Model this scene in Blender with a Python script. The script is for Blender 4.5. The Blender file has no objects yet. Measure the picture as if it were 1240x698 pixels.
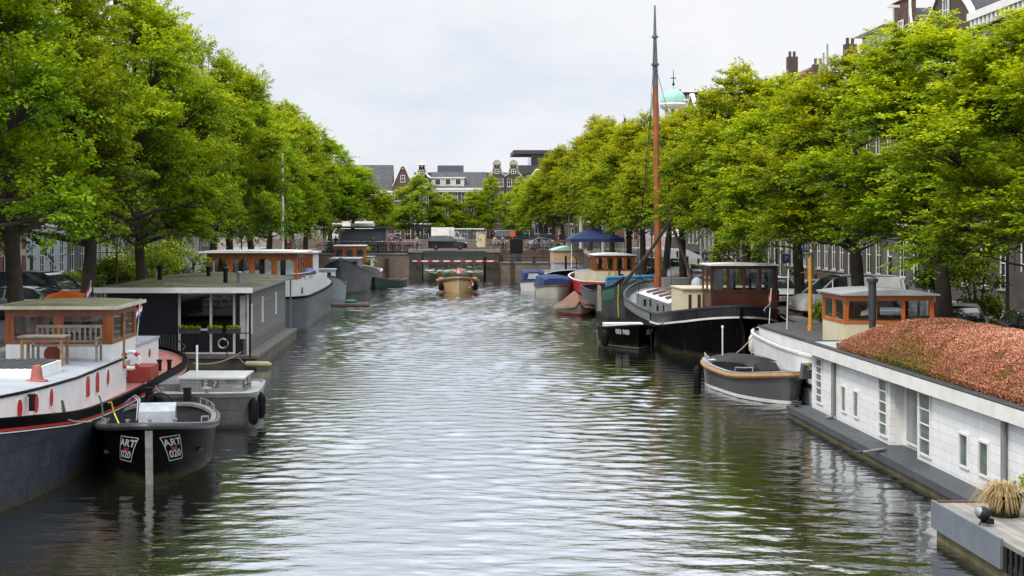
import bpy, math, random
import numpy as np
from math import sin, cos, pi, radians, sqrt
from mathutils import Vector, Matrix

random.seed(11)
S = bpy.context.scene
COL = S.collection

# ------------------------------------------------------------------ mesh collecting helper
class MB:
    def __init__(s):
        s.v = []; s.f = []
    def add(s, vs, fs):
        o = len(s.v)
        s.v += [tuple(v) for v in vs]
        s.f += [tuple(i + o for i in f) for f in fs]
        return s
    def box(s, x0, x1, y0, y1, z0, z1):
        return s.add([(x0,y0,z0),(x1,y0,z0),(x1,y1,z0),(x0,y1,z0),(x0,y0,z1),(x1,y0,z1),(x1,y1,z1),(x0,y1,z1)],
                     [(0,3,2,1),(4,5,6,7),(0,1,5,4),(1,2,6,5),(2,3,7,6),(3,0,4,7)])
    def cbox(s, c, d, rz=0, rx=0, ry=0):
        M = Matrix.Rotation(rz,3,'Z') @ Matrix.Rotation(ry,3,'Y') @ Matrix.Rotation(rx,3,'X')
        vs = []
        for z in (-.5,.5):
            for x, y in ((-.5,-.5),(.5,-.5),(.5,.5),(-.5,.5)):
                vs.append(M @ Vector((x*d[0], y*d[1], z*d[2])) + Vector(c))
        return s.add(vs, [(0,3,2,1),(4,5,6,7),(0,1,5,4),(1,2,6,5),(2,3,7,6),(3,0,4,7)])
    def extr(s, pts, ax, a0, a1):
        n = len(pts)
        def P(p, a):
            if ax == 'x': return (a, p[0], p[1])
            if ax == 'y': return (p[0], a, p[1])
            return (p[0], p[1], a)
        vs = [P(p, a0) for p in pts] + [P(p, a1) for p in pts]
        fs = [tuple(range(n))[::-1], tuple(range(n, 2*n))] + [(i, (i+1) % n, n+(i+1) % n, n+i) for i in range(n)]
        return s.add(vs, fs)
    def loft(s, rings, cap=True, closed=True):
        n = len(rings[0]); vs = [p for r in rings for p in r]; fs = []
        for k in range(len(rings)-1):
            for i in range(n if closed else n-1):
                j = (i+1) % n
                fs.append((k*n+i, k*n+j, (k+1)*n+j, (k+1)*n+i))
        if cap:
            fs.append(tuple(range(n))[::-1]); fs.append(tuple(range((len(rings)-1)*n, len(rings)*n)))
        return s.add(vs, fs)
    def tube(s, pts, r, n=8, cap=True):
        pts = [Vector(p) for p in pts]; m = len(pts)
        if not isinstance(r, (list, tuple)): r = [r]*m
        rings = []
        up = None
        for i, p in enumerate(pts):
            d = (pts[min(i+1, m-1)] - pts[max(i-1, 0)])
            d = d.normalized() if d.length > 1e-9 else Vector((0,0,1))
            if up is None:
                up = Vector((0,0,1)) if abs(d.z) < .9 else Vector((1,0,0))
            a = d.cross(up)
            if a.length < 1e-6: a = d.cross(Vector((0,1,0)))
            a.normalize(); b = a.cross(d); b.normalize(); up = b
            rings.append([p + (a*cos(2*pi*k/n) + b*sin(2*pi*k/n))*r[i] for k in range(n)])
        return s.loft(rings, cap)
    def lathe(s, prof, c=(0,0,0), n=16, cap=True):
        rings = [[(c[0]+r*cos(2*pi*k/n), c[1]+r*sin(2*pi*k/n), c[2]+z) for k in range(n)] for r, z in prof]
        return s.loft(rings, cap)
    def lathe_ax(s, prof, c, ax='x', n=16):
        rings = []
        for r, a in prof:
            ring = []
            for k in range(n):
                u, w = r*cos(2*pi*k/n), r*sin(2*pi*k/n)
                ring.append((c[0]+a, c[1]+u, c[2]+w) if ax == 'x' else (c[0]+u, c[1]+a, c[2]+w))
            rings.append(ring)
        return s.loft(rings, True)
    def ell(s, c, r, nu=14, nv=9):
        rings = []
        for j in range(nv+1):
            ph = -pi/2 + pi*j/nv
            cr = max(cos(ph), 1e-3)
            rings.append([(c[0]+r[0]*cr*cos(2*pi*k/nu), c[1]+r[1]*cr*sin(2*pi*k/nu), c[2]+r[2]*sin(ph)) for k in range(nu)])
        return s.loft(rings, True)
    def torus(s, c, R, r, ax='x', n=24, m=8, a0=0, a1=2*pi):
        full = abs(a1-a0-2*pi) < 1e-6
        pts = []
        rings = []
        for i in range(n if full else n+1):
            a = a0 + (a1-a0)*i/n
            ring = []
            for k in range(m):
                b = 2*pi*k/m
                q = R + r*cos(b); h = r*sin(b)
                if ax == 'x': ring.append((c[0]+h, c[1]+q*cos(a), c[2]+q*sin(a)))
                elif ax == 'y': ring.append((c[0]+q*cos(a), c[1]+h, c[2]+q*sin(a)))
                else: ring.append((c[0]+q*cos(a), c[1]+q*sin(a), c[2]+h))
            rings.append(ring)
        if full: rings.append(rings[0])
        return s.loft(rings, not full)
    def quad(s, a, b, c, d):
        return s.add([a,b,c,d], [(0,1,2,3)])
    def mesh(s, name, mat, smooth=None):
        me = bpy.data.meshes.new(name)
        me.from_pydata(s.v, [], s.f)
        me.materials.append(mat)
        if smooth:
            me.shade_smooth()
            me.set_sharp_from_angle(angle=radians(smooth))
        return me

def obj(name, mb, mat=None, parent=None, loc=(0,0,0), rz=0, smooth=38, label=None):
    me = mb.mesh(name, mat, smooth) if isinstance(mb, MB) else mb
    o = bpy.data.objects.new(name, me); COL.objects.link(o)
    o.location = loc; o.rotation_euler = (0,0,rz)
    if parent is not None: o.parent = parent
    if label: o['label'] = label
    return o
def tag(o, label, cat, group=None, kind=None):
    o['label'] = label; o['category'] = cat
    if group: o['group'] = group
    if kind: o['kind'] = kind
    return o
def thing(name, label, cat, loc=(0,0,0), rz=0, group=None):
    o = bpy.data.objects.new(name, None); COL.objects.link(o)
    o.location = loc; o.rotation_euler = (0,0,rz); o.empty_display_size = .2
    return tag(o, label, cat, group)
def struct(o):
    o['kind'] = 'structure'; return o
def dup(root, loc, rz, label=None, scale=None, group=None):
    r = root.copy(); COL.objects.link(r); r.location = loc; r.rotation_euler = (0,0,rz)
    if label: r['label'] = label
    if group: r['group'] = group
    if scale: r.scale = scale
    for ch in list(root.children):
        c = ch.copy(); COL.objects.link(c); c.parent = r
        for g in list(ch.children):
            d = g.copy(); COL.objects.link(d); d.parent = c
    return r

# ------------------------------------------------------------------ materials
def new_mat(name):
    m = bpy.data.materials.new(name); m.use_nodes = True
    nt = m.node_tree; b = nt.nodes['Principled BSDF']
    return m, nt, b
def lk(nt, a, b): nt.links.new(a, b)
def nd(nt, t, **kw):
    n = nt.nodes.new(t)
    for k, v in kw.items(): setattr(n, k, v)
    return n
def objco(nt, scale=(1,1,1), geo=False):
    mp = nd(nt, 'ShaderNodeMapping'); mp.inputs['Scale'].default_value = scale
    if geo:
        g = nd(nt, 'ShaderNodeNewGeometry'); lk(nt, g.outputs['Position'], mp.inputs['Vector'])
    else:
        t = nd(nt, 'ShaderNodeTexCoord'); lk(nt, t.outputs['Object'], mp.inputs['Vector'])
    return mp.outputs[0]
def noise(nt, vec, scale, detail=4, rough=.55):
    n = nd(nt, 'ShaderNodeTexNoise'); n.inputs['Scale'].default_value = scale
    n.inputs['Detail'].default_value = detail; n.inputs['Roughness'].default_value = rough
    lk(nt, vec, n.inputs['Vector']); return n.outputs['Fac']
def maprange(nt, v, a, b, c, d):
    m = nd(nt, 'ShaderNodeMapRange'); lk(nt, v, m.inputs[0])
    for i, x in enumerate((a,b,c,d)): m.inputs[i+1].default_value = x
    return m.outputs[0]
def mathn(nt, op, a, b=None):
    m = nd(nt, 'ShaderNodeMath', operation=op)
    for i, x in enumerate((a, b)):
        if x is None: continue
        if isinstance(x, (int, float)): m.inputs[i].default_value = x
        else: lk(nt, x, m.inputs[i])
    return m.outputs[0]
def mixc(nt, f, a, b, mode='MIX'):
    m = nd(nt, 'ShaderNodeMix', data_type='RGBA', blend_type=mode)
    for s, x in ((m.inputs[0], f), (m.inputs[6], a), (m.inputs[7], b)):
        if isinstance(x, (int, float)): s.default_value = x
        elif isinstance(x, (tuple, list)): s.default_value = (*x[:3], 1)
        else: lk(nt, x, s)
    return m.outputs[2]
def bumpn(nt, b, h, dist=.02, strength=.5):
    n = nd(nt, 'ShaderNodeBump'); n.inputs['Distance'].default_value = dist
    n.inputs['Strength'].default_value = strength
    lk(nt, h, n.inputs['Height']); lk(nt, n.outputs[0], b.inputs['Normal'])
_M = {}
def mat(name, col, rough=.55, var=.25, scale=2.0, metal=0, bump=.0, bscale=25, streak=0, dirt=None, spec=.5, hull=False):
    """painted / plain surface: colour broken up by large and small noise, optional rain streaks and dirt"""
    if name in _M: return _M[name]
    m, nt, b = new_mat(name)
    v = objco(nt)
    n1 = noise(nt, v, scale, 5)
    f = maprange(nt, n1, .3, .7, 1-var, 1+var*.6)
    n2 = noise(nt, v, scale*9, 3)
    f = mathn(nt, 'MULTIPLY', f, maprange(nt, n2, .3, .7, 1-var*.4, 1+var*.4))
    c = mixc(nt, 1.0, col, f, 'MULTIPLY')
    if streak:
        vs = objco(nt, (5, 5, .35))
        ns = noise(nt, vs, 1.6, 4)
        c = mixc(nt, maprange(nt, ns, .5, .75, 0, streak), c, dirt or (.12,.09,.06))
    if hull:      # welded plates, rust runs and a scum line at the water
        sx = nd(nt, 'ShaderNodeSeparateXYZ'); lk(nt, v, sx.inputs[0]); cx = nd(nt, 'ShaderNodeCombineXYZ'); lk(nt, sx.outputs['Y'], cx.inputs[0]); lk(nt, sx.outputs['Z'], cx.inputs[1])
        t = nd(nt, 'ShaderNodeTexBrick'); lk(nt, cx.outputs[0], t.inputs['Vector']); t.inputs['Scale'].default_value = 1; t.inputs['Brick Width'].default_value = 2.3; t.inputs['Row Height'].default_value = .62; t.inputs['Mortar Size'].default_value = .012
        t.inputs['Color1'].default_value = (.80,.80,.80,1); t.inputs['Color2'].default_value = (1.2,1.2,1.2,1); t.inputs['Mortar'].default_value = (.45,.45,.45,1)
        c = mixc(nt, .8, c, t.outputs['Color'], 'MULTIPLY')
        rs = noise(nt, objco(nt, (3.2,3.2,.22)), 1.0, 5, .7); c = mixc(nt, maprange(nt, rs, .60, .74, 0, .45), c, (.06,.028,.014))
        zz = mathn(nt, 'ADD', sx.outputs['Z'], maprange(nt, noise(nt, v, 2.5, 4), .3, .7, -.10, .10))
        c = mixc(nt, maprange(nt, zz, .10, .26, .85, 0), c, (.035,.033,.016))
        bumpn(nt, b, mathn(nt, 'ADD', t.outputs['Fac'], mathn(nt, 'MULTIPLY', noise(nt, v, 1.1, 2), 1.5)), -.02, .35)
    lk(nt, c, b.inputs['Base Color'])
    lk(nt, maprange(nt, n2, .2, .8, max(rough-.12, .03), min(rough+.12, 1)), b.inputs['Roughness'])
    b.inputs['Metallic'].default_value = metal
    b.inputs['Specular IOR Level'].default_value = spec
    if bump: bumpn(nt, b, noise(nt, v, bscale, 4), bump, .6)
    _M[name] = m; return m
def wood(name, col, dark, rough=.4, along='z', scale=1.0, planks=0):
    if name in _M: return _M[name]
    m, nt, b = new_mat(name)
    sc = {'x': (.6,9,9), 'y': (9,.6,9), 'z': (9,9,.6)}[along]
    v = objco(nt, tuple(q*scale for q in sc))
    n1 = noise(nt, v, 1.2, 6, .65)
    v2 = objco(nt); n2 = noise(nt, v2, 1.1, 3)
    c = mixc(nt, maprange(nt, n1, .32, .68, 0, 1), dark, col)
    c = mixc(nt, 1.0, c, maprange(nt, n2, .3, .7, .7, 1.15), 'MULTIPLY')
    lk(nt, c, b.inputs['Base Color'])
    b.inputs['Roughness'].default_value = rough
    if planks:
        w = nd(nt, 'ShaderNodeTexWave', wave_type='BANDS', bands_direction={'x':'Z','y':'X','z':'X'}[along], wave_profile='SAW')
        w.inputs['Scale'].default_value = planks; lk(nt, v2, w.inputs['Vector'])
        g = maprange(nt, w.outputs['Fac'], 0, .07, 0, 1)
        c2 = mixc(nt, g, tuple(q*.25 for q in col), c)
        lk(nt, c2, b.inputs['Base Color'])
        bumpn(nt, b, g, .012, .8)
    else:
        bumpn(nt, b, n1, .004, .4)
    _M[name] = m; return m
def planks(name, col, pitch=.2, rough=.5, var=.2, axis='Z', groove=.35, streak=0):
    """horizontal (axis Z) or vertical boards"""
    if name in _M: return _M[name]
    m, nt, b = new_mat(name)
    v = objco(nt)
    sx = nd(nt, 'ShaderNodeSeparateXYZ'); lk(nt, v, sx.inputs[0])
    co = sx.outputs[axis] if axis in 'XYZ' else mathn(nt, 'ADD', sx.outputs['X'], sx.outputs['Y'])
    q = mathn(nt, 'DIVIDE', co, pitch)
    fr = mathn(nt, 'FRACT', q)
    fl = mathn(nt, 'FLOOR', q)
    wn = nd(nt, 'ShaderNodeTexWhiteNoise', noise_dimensions='1D'); lk(nt, fl, wn.inputs['W'])
    g = maprange(nt, fr, 0, .10, 0, 1)
    n2 = noise(nt, v, 3, 5)
    f = mathn(nt, 'MULTIPLY', maprange(nt, wn.outputs[0], 0, 1, 1-var, 1+var*.5), maprange(nt, n2, .3, .7, 1-var*.7, 1.08))
    c = mixc(nt, 1.0, col, f, 'MULTIPLY')
    c = mixc(nt, g, tuple(x*groove for x in col), c)
    if streak:
        ns = noise(nt, objco(nt, (5,5,.35)), 1.6, 4)
        c = mixc(nt, maprange(nt, ns, .5, .75, 0, streak), c, (.10,.09,.07))
    lk(nt, c, b.inputs['Base Color']); b.inputs['Roughness'].default_value = rough
    bumpn(nt, b, fr, .02, .7)
    _M[name] = m; return m
def brick(name, c1, c2, mortar, bands=None, scale=4.5):
    if name in _M: return _M[name]
    m, nt, b = new_mat(name)
    v = objco(nt)
    sx = nd(nt, 'ShaderNodeSeparateXYZ'); lk(nt, v, sx.inputs[0])
    cx = nd(nt, 'ShaderNodeCombineXYZ')
    lk(nt, mathn(nt, 'ADD', sx.outputs['X'], sx.outputs['Y']), cx.inputs[0]); lk(nt, sx.outputs['Z'], cx.inputs[1])
    t = nd(nt, 'ShaderNodeTexBrick'); lk(nt, cx.outputs[0], t.inputs['Vector'])
    t.inputs['Scale'].default_value = scale
    t.inputs['Color1'].default_value = (*c1,1); t.inputs['Color2'].default_value = (*c2,1); t.inputs['Mortar'].default_value = (*mortar,1)
    t.inputs['Mortar Size'].default_value = .012
    n2 = noise(nt, v, .7, 6)
    c = mixc(nt, 1.0, t.outputs['Color'], maprange(nt, n2, .3, .7, .65, 1.2), 'MULTIPLY')
    if bands:
        fr = mathn(nt, 'FRACT', mathn(nt, 'DIVIDE', sx.outputs['Z'], bands))
        g = maprange(nt, fr, .70, .72, 0, 1)
        c = mixc(nt, g, c, (.42,.38,.32))
    lk(nt, c, b.inputs['Base Color']); b.inputs['Roughness'].default_value = .85
    bumpn(nt, b, t.outputs['Fac'], -.01, .5)
    _M[name] = m; return m
def tiles(name, col):
    if name in _M: return _M[name]
    m, nt, b = new_mat(name)
    v = objco(nt); n = noise(nt, v, 1.2, 6)
    t = nd(nt, 'ShaderNodeTexBrick')
    sx = nd(nt, 'ShaderNodeSeparateXYZ'); lk(nt, v, sx.inputs[0])
    cx = nd(nt, 'ShaderNodeCombineXYZ')
    lk(nt, mathn(nt, 'ADD', sx.outputs['X'], sx.outputs['Y']), cx.inputs[0]); lk(nt, sx.outputs['Z'], cx.inputs[1])
    lk(nt, cx.outputs[0], t.inputs['Vector']); t.inputs['Scale'].default_value = 3
    t.inputs['Color1'].default_value = (*col,1); t.inputs['Color2'].default_value = (*[x*.75 for x in col],1); t.inputs['Mortar'].default_value = (*[x*.4 for x in col],1)
    lk(nt, mixc(nt, 1.0, t.outputs['Color'], maprange(nt, n, .3, .7, .6, 1.3), 'MULTIPLY'), b.inputs['Base Color'])
    b.inputs['Roughness'].default_value = .75
    _M[name] = m; return m
def glass(name, tint=(.72,.78,.78)):
    if name in _M: return _M[name]
    m = bpy.data.materials.new(name); m.use_nodes = True; nt = m.node_tree; nt.nodes.clear()
    o = nd(nt, 'ShaderNodeOutputMaterial'); t = nd(nt, 'ShaderNodeBsdfTransparent'); t.inputs[0].default_value = (*tint,1)
    g = nd(nt, 'ShaderNodeBsdfGlossy'); g.inputs['Roughness'].default_value = .03; g.inputs[0].default_value = (.9,.9,.9,1)
    f = nd(nt, 'ShaderNodeFresnel'); f.inputs[0].default_value = 1.55
    mx = nd(nt, 'ShaderNodeMixShader')
    lk(nt, mathn(nt, 'MULTIPLY', f.outputs[0], 1.6), mx.inputs[0]); lk(nt, t.outputs[0], mx.inputs[1]); lk(nt, g.outputs[0], mx.inputs[2]); lk(nt, mx.outputs[0], o.inputs[0])
    _M[name] = m; return m
def darkglass(name, col=(.012,.015,.017), rough=.06):
    if name in _M: return _M[name]
    m, nt, b = new_mat(name)
    v = objco(nt); n = noise(nt, v, .8, 3)
    lk(nt, mixc(nt, 1.0, col, maprange(nt, n, .35, .65, .4, 2.2), 'MULTIPLY'), b.inputs['Base Color'])
    b.inputs['Roughness'].default_value = rough; b.inputs['Specular IOR Level'].default_value = .7
    bumpn(nt, b, noise(nt, v, .9, 1), .02, .25)
    _M[name] = m; return m

# common materials
WHITE = mat('white_paint', (.72,.73,.72), .4, .1, 1.5, streak=.22, dirt=(.36,.33,.28))
WHITE2 = mat('white_joinery', (.75,.74,.70), .45, .12)
CREAM = mat('cream_paint', (.62,.55,.38), .45, .1, streak=.15, dirt=(.3,.25,.17))
BLACKP = mat('black_hull_paint', (.003,.003,.0034), .42, .4, 1.2, streak=.08, dirt=(.012,.011,.010), spec=.03, hull=True)
BLACKR = mat('black_rubber', (.006,.006,.0065), .6, .3, spec=.12)
BLACKM = mat('black_metal', (.009,.009,.010), .45, .3, spec=.2)
STEEL = mat('steel_tube', (.55,.55,.55), .3, .2, metal=.85)
GREYP = mat('grey_hull_paint', (.085,.09,.10), .45, .3, 1.0, streak=.45, dirt=(.035,.035,.035), hull=True)
DGREY = mat('dark_grey_paint', (.035,.037,.04), .5, .3)
MGREY = mat('mid_grey_paint', (.20,.21,.21), .45, .2, streak=.3)
LGREY = mat('pale_grey_deck', (.36,.39,.43), .42, .15, 1.3, streak=.1)
REDP = mat('red_oxide_paint', (.32,.055,.035), .5, .25)
REDB = mat('bright_red_paint', (.42,.018,.018), .4, .2)
REDD = mat('red_deck_paint', (.42,.15,.12), .6, .25)
VARN = wood('varnished_wood', (.34,.092,.018), (.16,.042,.010), .3)
MAHO = wood('mahogany_wood', (.080,.025,.012), (.040,.012,.007), .3)
ORNG = wood('orange_varnish_wood', (.46,.15,.03), (.30,.085,.015), .3)
PALEW = wood('weathered_grey_wood', (.26,.22,.17), (.15,.125,.10), .8, 'y')
TEAK = wood('bare_brown_wood', (.30,.17,.08), (.17,.09,.04), .6, 'x')
GLASS = glass('clear_cabin_glass')
DGLASS = darkglass('dark_window_glass')
ROPE = mat('rope_fibre', (.30,.26,.19), .9, .3, 12)
YROPE = mat('yellow_rope', (.55,.45,.03), .8, .2)
GROPE = mat('green_rope', (.03,.14,.09), .8, .2)
GALV = mat('galvanised_steel', (.30,.31,.32), .5, .25, metal=.5)
BLUEC = mat('blue_canvas', (.010,.026,.10), .8, .25, 3, bump=.02, bscale=6)
BROWNC = mat('brown_canvas', (.17,.075,.042), .85, .3, 2, bump=.03, bscale=5)
BLACKC = mat('black_canvas', (.007,.007,.0075), .75, .3, 3, bump=.02, bscale=7)
STONE = mat('pale_stone', (.36,.33,.28), .8, .2, 1.5, bump=.01, streak=.25, dirt=(.13,.12,.1))
GSTONE = mat('grey_stone', (.24,.23,.22), .8, .2, 1.5, bump=.01, streak=.3, dirt=(.08,.08,.075))
ORANGE = mat('orange_fabric', (.75,.13,.01), .7, .15)
TAN = mat('tan_paint', (.45,.30,.17), .6, .12, streak=.15)
SOIL = mat('dark_soil', (.03,.022,.015), .95, .3)

# ------------------------------------------------------------------ camera, world, sun
cam = bpy.data.cameras.new('camera'); co = bpy.data.objects.new('camera', cam); COL.objects.link(co)
co.location = (0,0,6.0); co.rotation_euler = (pi/2, 0, 0)
cam.sensor_width = 36; cam.lens = 1700/1240*36
cam.shift_x = 85/1240; cam.shift_y = -74/1240
cam.clip_start = .2; cam.clip_end = 6000
S.camera = co
SUN_EL, SUN_AZ = radians(54), radians(226)      # azimuth measured from +Y clockwise: behind the viewer, a little to the left
w = bpy.data.worlds.new('World'); S.world = w; w.use_nodes = True
nt = w.node_tree; bg = nt.nodes['Background']; bg.inputs[1].default_value = .1
sky = nd(nt, 'ShaderNodeTexSky', sky_type='NISHITA'); sky.sun_disc = False
sky.sun_elevation = SUN_EL; sky.sun_rotation = SUN_AZ; sky.air_density = 1.2; sky.dust_density = 2.5
tc = nd(nt, 'ShaderNodeTexCoord')
mp = nd(nt, 'ShaderNodeMapping'); mp.inputs['Scale'].default_value = (1.0,1.0,2.6); mp.inputs['Location'].default_value = (.3,.1,.2)
lk(nt, tc.outputs['Generated'], mp.inputs['Vector'])
n1 = noise(nt, mp.outputs[0], 3.0, 7, .58)
n2 = noise(nt, mp.outputs[0], 7.0, 6, .6)
cloud = mixc(nt, maprange(nt, n1, .40, .60, 0, 1), (7.5,8.1,9.25), (9.4,9.55,9.85))
cloud = mixc(nt, maprange(nt, n2, .48, .70, 0, .45), cloud, (9.6,9.6,9.7))
cover = maprange(nt, n1, .28, .42, .86, .97)
sz = nd(nt, 'ShaderNodeSeparateXYZ'); lk(nt, tc.outputs['Generated'], sz.inputs[0])
lift = maprange(nt, sz.outputs[2], .165, .60, 1.0, 2.7)      # an overcast sky is brightest overhead
vmul = nd(nt, 'ShaderNodeVectorMath', operation='SCALE'); lk(nt, mixc(nt, cover, sky.outputs[0], cloud), vmul.inputs[0]); lk(nt, lift, vmul.inputs['Scale'])
lk(nt, vmul.outputs[0], bg.inputs[0])
sl = bpy.data.lights.new('sun', 'SUN'); so = bpy.data.objects.new('sun', sl); COL.objects.link(so)
sl.energy = 2.6; sl.angle = radians(12); sl.color = (1,.94,.84)
d = Vector((sin(SUN_AZ)*cos(SUN_EL), cos(SUN_AZ)*cos(SUN_EL), sin(SUN_EL)))
so.rotation_euler = (-d).to_track_quat('-Z', 'Y').to_euler()
S.view_settings.view_transform = 'Standard'; S.view_settings.look = 'None'
S.view_settings.exposure = 0; S.view_settings.gamma = 1
S.cycles.max_bounces = 6; S.cycles.diffuse_bounces = 2; S.cycles.glossy_bounces = 3; S.cycles.transparent_max_bounces = 8
S.cycles.transmission_bounces = 3; S.cycles.caustics_reflective = False; S.cycles.caustics_refractive = False
S.cycles.use_denoising = True
# ------------------------------------------------------------------ water, ground, quays, bridge
XL, XR, ZQ = -14.5, 16.2, 1.8
YB0, YB1 = 164.0, 176.0            # the far bridge
YEND = 252.0
def water_mat():
    m, nt, b = new_mat('canal_water')
    b.inputs['Base Color'].default_value = (.014,.0135,.009,1)
    b.inputs['Roughness'].default_value = .035; b.inputs['IOR'].default_value = 1.6
    v3 = objco(nt, (.7,1.15,1.0), geo=True)
    fine = noise(nt, v3, 6.5, 3, .55)
    patch = maprange(nt, noise(nt, objco(nt, (.35,.16,1), geo=True), .30, 3), .36, .64, .4, 1.3)
    bumpn(nt, b, mathn(nt, 'MULTIPLY', mathn(nt, 'MULTIPLY', fine, .010), patch), 1.0, 1.0)
    b.inputs['Specular IOR Level'].default_value = 0; b.inputs['Roughness'].default_value = .8
    gl = nd(nt, 'ShaderNodeBsdfGlossy'); gl.inputs['Roughness'].default_value = .05; gl.inputs[0].default_value = (.88,.90,.93,1)
    bn = b.inputs['Normal'].links[0].from_socket; lk(nt, bn, gl.inputs['Normal'])
    fr = nd(nt, 'ShaderNodeFresnel'); fr.inputs[0].default_value = 1.33; lk(nt, bn, fr.inputs['Normal'])
    ms = nd(nt, 'ShaderNodeMixShader'); lk(nt, mathn(nt, 'POWER', fr.outputs[0], .26), ms.inputs[0])
    lk(nt, b.outputs[0], ms.inputs[1]); lk(nt, gl.outputs[0], ms.inputs[2]); lk(nt, ms.outputs[0], nt.nodes['Material Output'].inputs[0])
    return m
def water_mesh():
    """the rippled surface itself: wind waves of many lengths, rougher and calmer patches, the wake of the launch"""
    rng = np.random.default_rng(12)
    ys = [-40.0, 4.0, 15.0]; y = 16.0
    while y < YEND+1: ys.append(y); y += max(.05, y*.0016)
    ys.append(YEND+1); ys = np.array(ys); xs = np.linspace(XL-.3, XR+.3, 340)
    X, Y = np.meshgrid(xs, ys)
    dy = np.maximum(.05, Y*.0016); Z = np.zeros_like(X)
    N = 90
    for i in range(N):
        lam = math.exp(rng.uniform(math.log(.20), math.log(1.35))); ph = rng.normal(0, .50); k = 2*pi/lam
        sl = .052/sqrt(N/2)*(1.0 if lam < 1.1 else .8)
        q = k*(X*sin(ph)+Y*cos(ph))+rng.uniform(0, 2*pi)
        Z += sl/k*np.sin(q)*np.exp(-(dy/lam*1.9)**2)
    patch = .95+.30*np.sin(.11*X+.071*Y+1.3)*np.sin(.23*X-.05*Y)+.22*np.sin(.31*X+.19*Y+2+np.sin(.13*Y))+.15*np.sin(.9*X-.22*Y)
    amp = np.interp(Y, [15,18,30,60,164,176,185,250,253], [0,1,.95,1.3,2.3,3.0,7.0,7.0,0])
    along = Y-129; off = np.abs(X-1.5); arm = off-(along*.30+1.3)
    wake = np.clip(along/3,0,1)*np.clip((34-along)/16,0,1)*(.035*np.sin(arm*3.4)*np.clip(1-np.abs(arm)/2.4,0,1)+.03*np.clip(1.6-off,0,1)*np.sin(Y*5.1+X*2.3)*np.sin(X*4.7-Y*1.9))
    Z = Z*np.clip(patch,.35,1.6)*amp+wake
    n0, n1 = X.shape
    me = bpy.data.meshes.new('canal_water'); nv = n0*n1
    me.vertices.add(nv); me.vertices.foreach_set('co', np.stack([X,Y,Z],2).reshape(-1).astype(np.float32))
    idx = np.arange(nv).reshape(n0,n1); f = np.stack([idx[:-1,:-1],idx[:-1,1:],idx[1:,1:],idx[1:,:-1]],2).reshape(-1)
    nf = len(f)//4; me.loops.add(nf*4); me.loops.foreach_set('vertex_index', f.astype(np.int32)); me.polygons.add(nf); me.polygons.foreach_set('loop_start', np.arange(0,nf*4,4,dtype=np.int32))
    me.update(calc_edges=True); me.shade_smooth(); me.materials.append(water_mat()); return me
struct(obj('canal_water', water_mesh()))

def paving_mat():
    m, nt, b = new_mat('brick_street')
    v = objco(nt, geo=True)
    t = nd(nt, 'ShaderNodeTexBrick'); lk(nt, v, t.inputs['Vector']); t.inputs['Scale'].default_value = 4
    t.inputs['Color1'].default_value = (.14,.085,.07,1); t.inputs['Color2'].default_value = (.10,.07,.062,1); t.inputs['Mortar'].default_value = (.05,.045,.04,1)
    n = noise(nt, v, .35, 6)
    lk(nt, mixc(nt, 1.0, t.outputs[0], maprange(nt, n, .3, .7, .6, 1.35), 'MULTIPLY'), b.inputs['Base Color'])
    b.inputs['Roughness'].default_value = .85
    return m
PAVE = paving_mat()
ASPH = mat('grey_asphalt', (.055,.055,.056), .9, .3, .6)
QBRICK = brick('quay_brick', (.075,.055,.038), (.042,.034,.026), (.05,.05,.045), scale=4)
BBRICK = brick('bridge_brick', (.25,.19,.14), (.18,.14,.105), (.17,.155,.135), scale=4)

def gz(y):
    """street height along the canal: low beside the water, ramping up to the bridge"""
    pts = [(-60,2.6),(0,2.3),(40,1.85),(60,1.8),(138,1.8),(161,3.25),(180,3.25),(205,2.6),(400,2.6)]
    return float(np.interp(y, [p[0] for p in pts], [p[1] for p in pts]))
ys = [-60,0,40,60,100,138,161,164]
mb = MB()
def strip(x0, x1, y0, y1, dz=0, n=None):
    yy = [y for y in (-60,0,20,40,60,80,100,120,138,146,154,161,164,170,176,180,205,230,252,300,400,900,4000) if y0 < y < y1]
    yy = [y0] + yy + [y1]
    for a, b_ in zip(yy[:-1], yy[1:]):
        mb.quad((x0,a,gz(a)+dz),(x1,a,gz(a)+dz),(x1,b_,gz(b_)+dz),(x0,b_,gz(b_)+dz))
strip(-900, XL, -60, 4000); strip(XR, 900, -60, 4000); strip(XL, XR, YEND, 4000)
struct(obj('ground', mb, PAVE, smooth=None))
mb = MB(); strip(XL-7.2, XL-2.6, -60, 300, .006); struct(obj('street_left', mb, ASPH, smooth=None))
mb = MB(); strip(XR+2.4, XR+7.6, -60, 300, .006); struct(obj('street_right', mb, ASPH, smooth=None))
def kerbstrip(nm, x0, x1):
    k = MB()
    yy = [-60,0,20,40,60,100,138,161,180,205,300]
    for a, b_ in zip(yy[:-1], yy[1:]):
        za, zb = gz(a), gz(b_)
        k.add([(x0,a,za),(x1,a,za),(x1,a,za+.13),(x0,a,za+.13),(x0,b_,zb),(x1,b_,zb),(x1,b_,zb+.13),(x0,b_,zb+.13)],
              [(3,2,6,7),(0,3,7,4),(1,5,6,2)])
    struct(obj(nm, k, GSTONE, smooth=None))
kerbstrip('pavement_left', -26.2, XL-7.25); kerbstrip('pavement_right', XR+7.65, 28.2)
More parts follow.
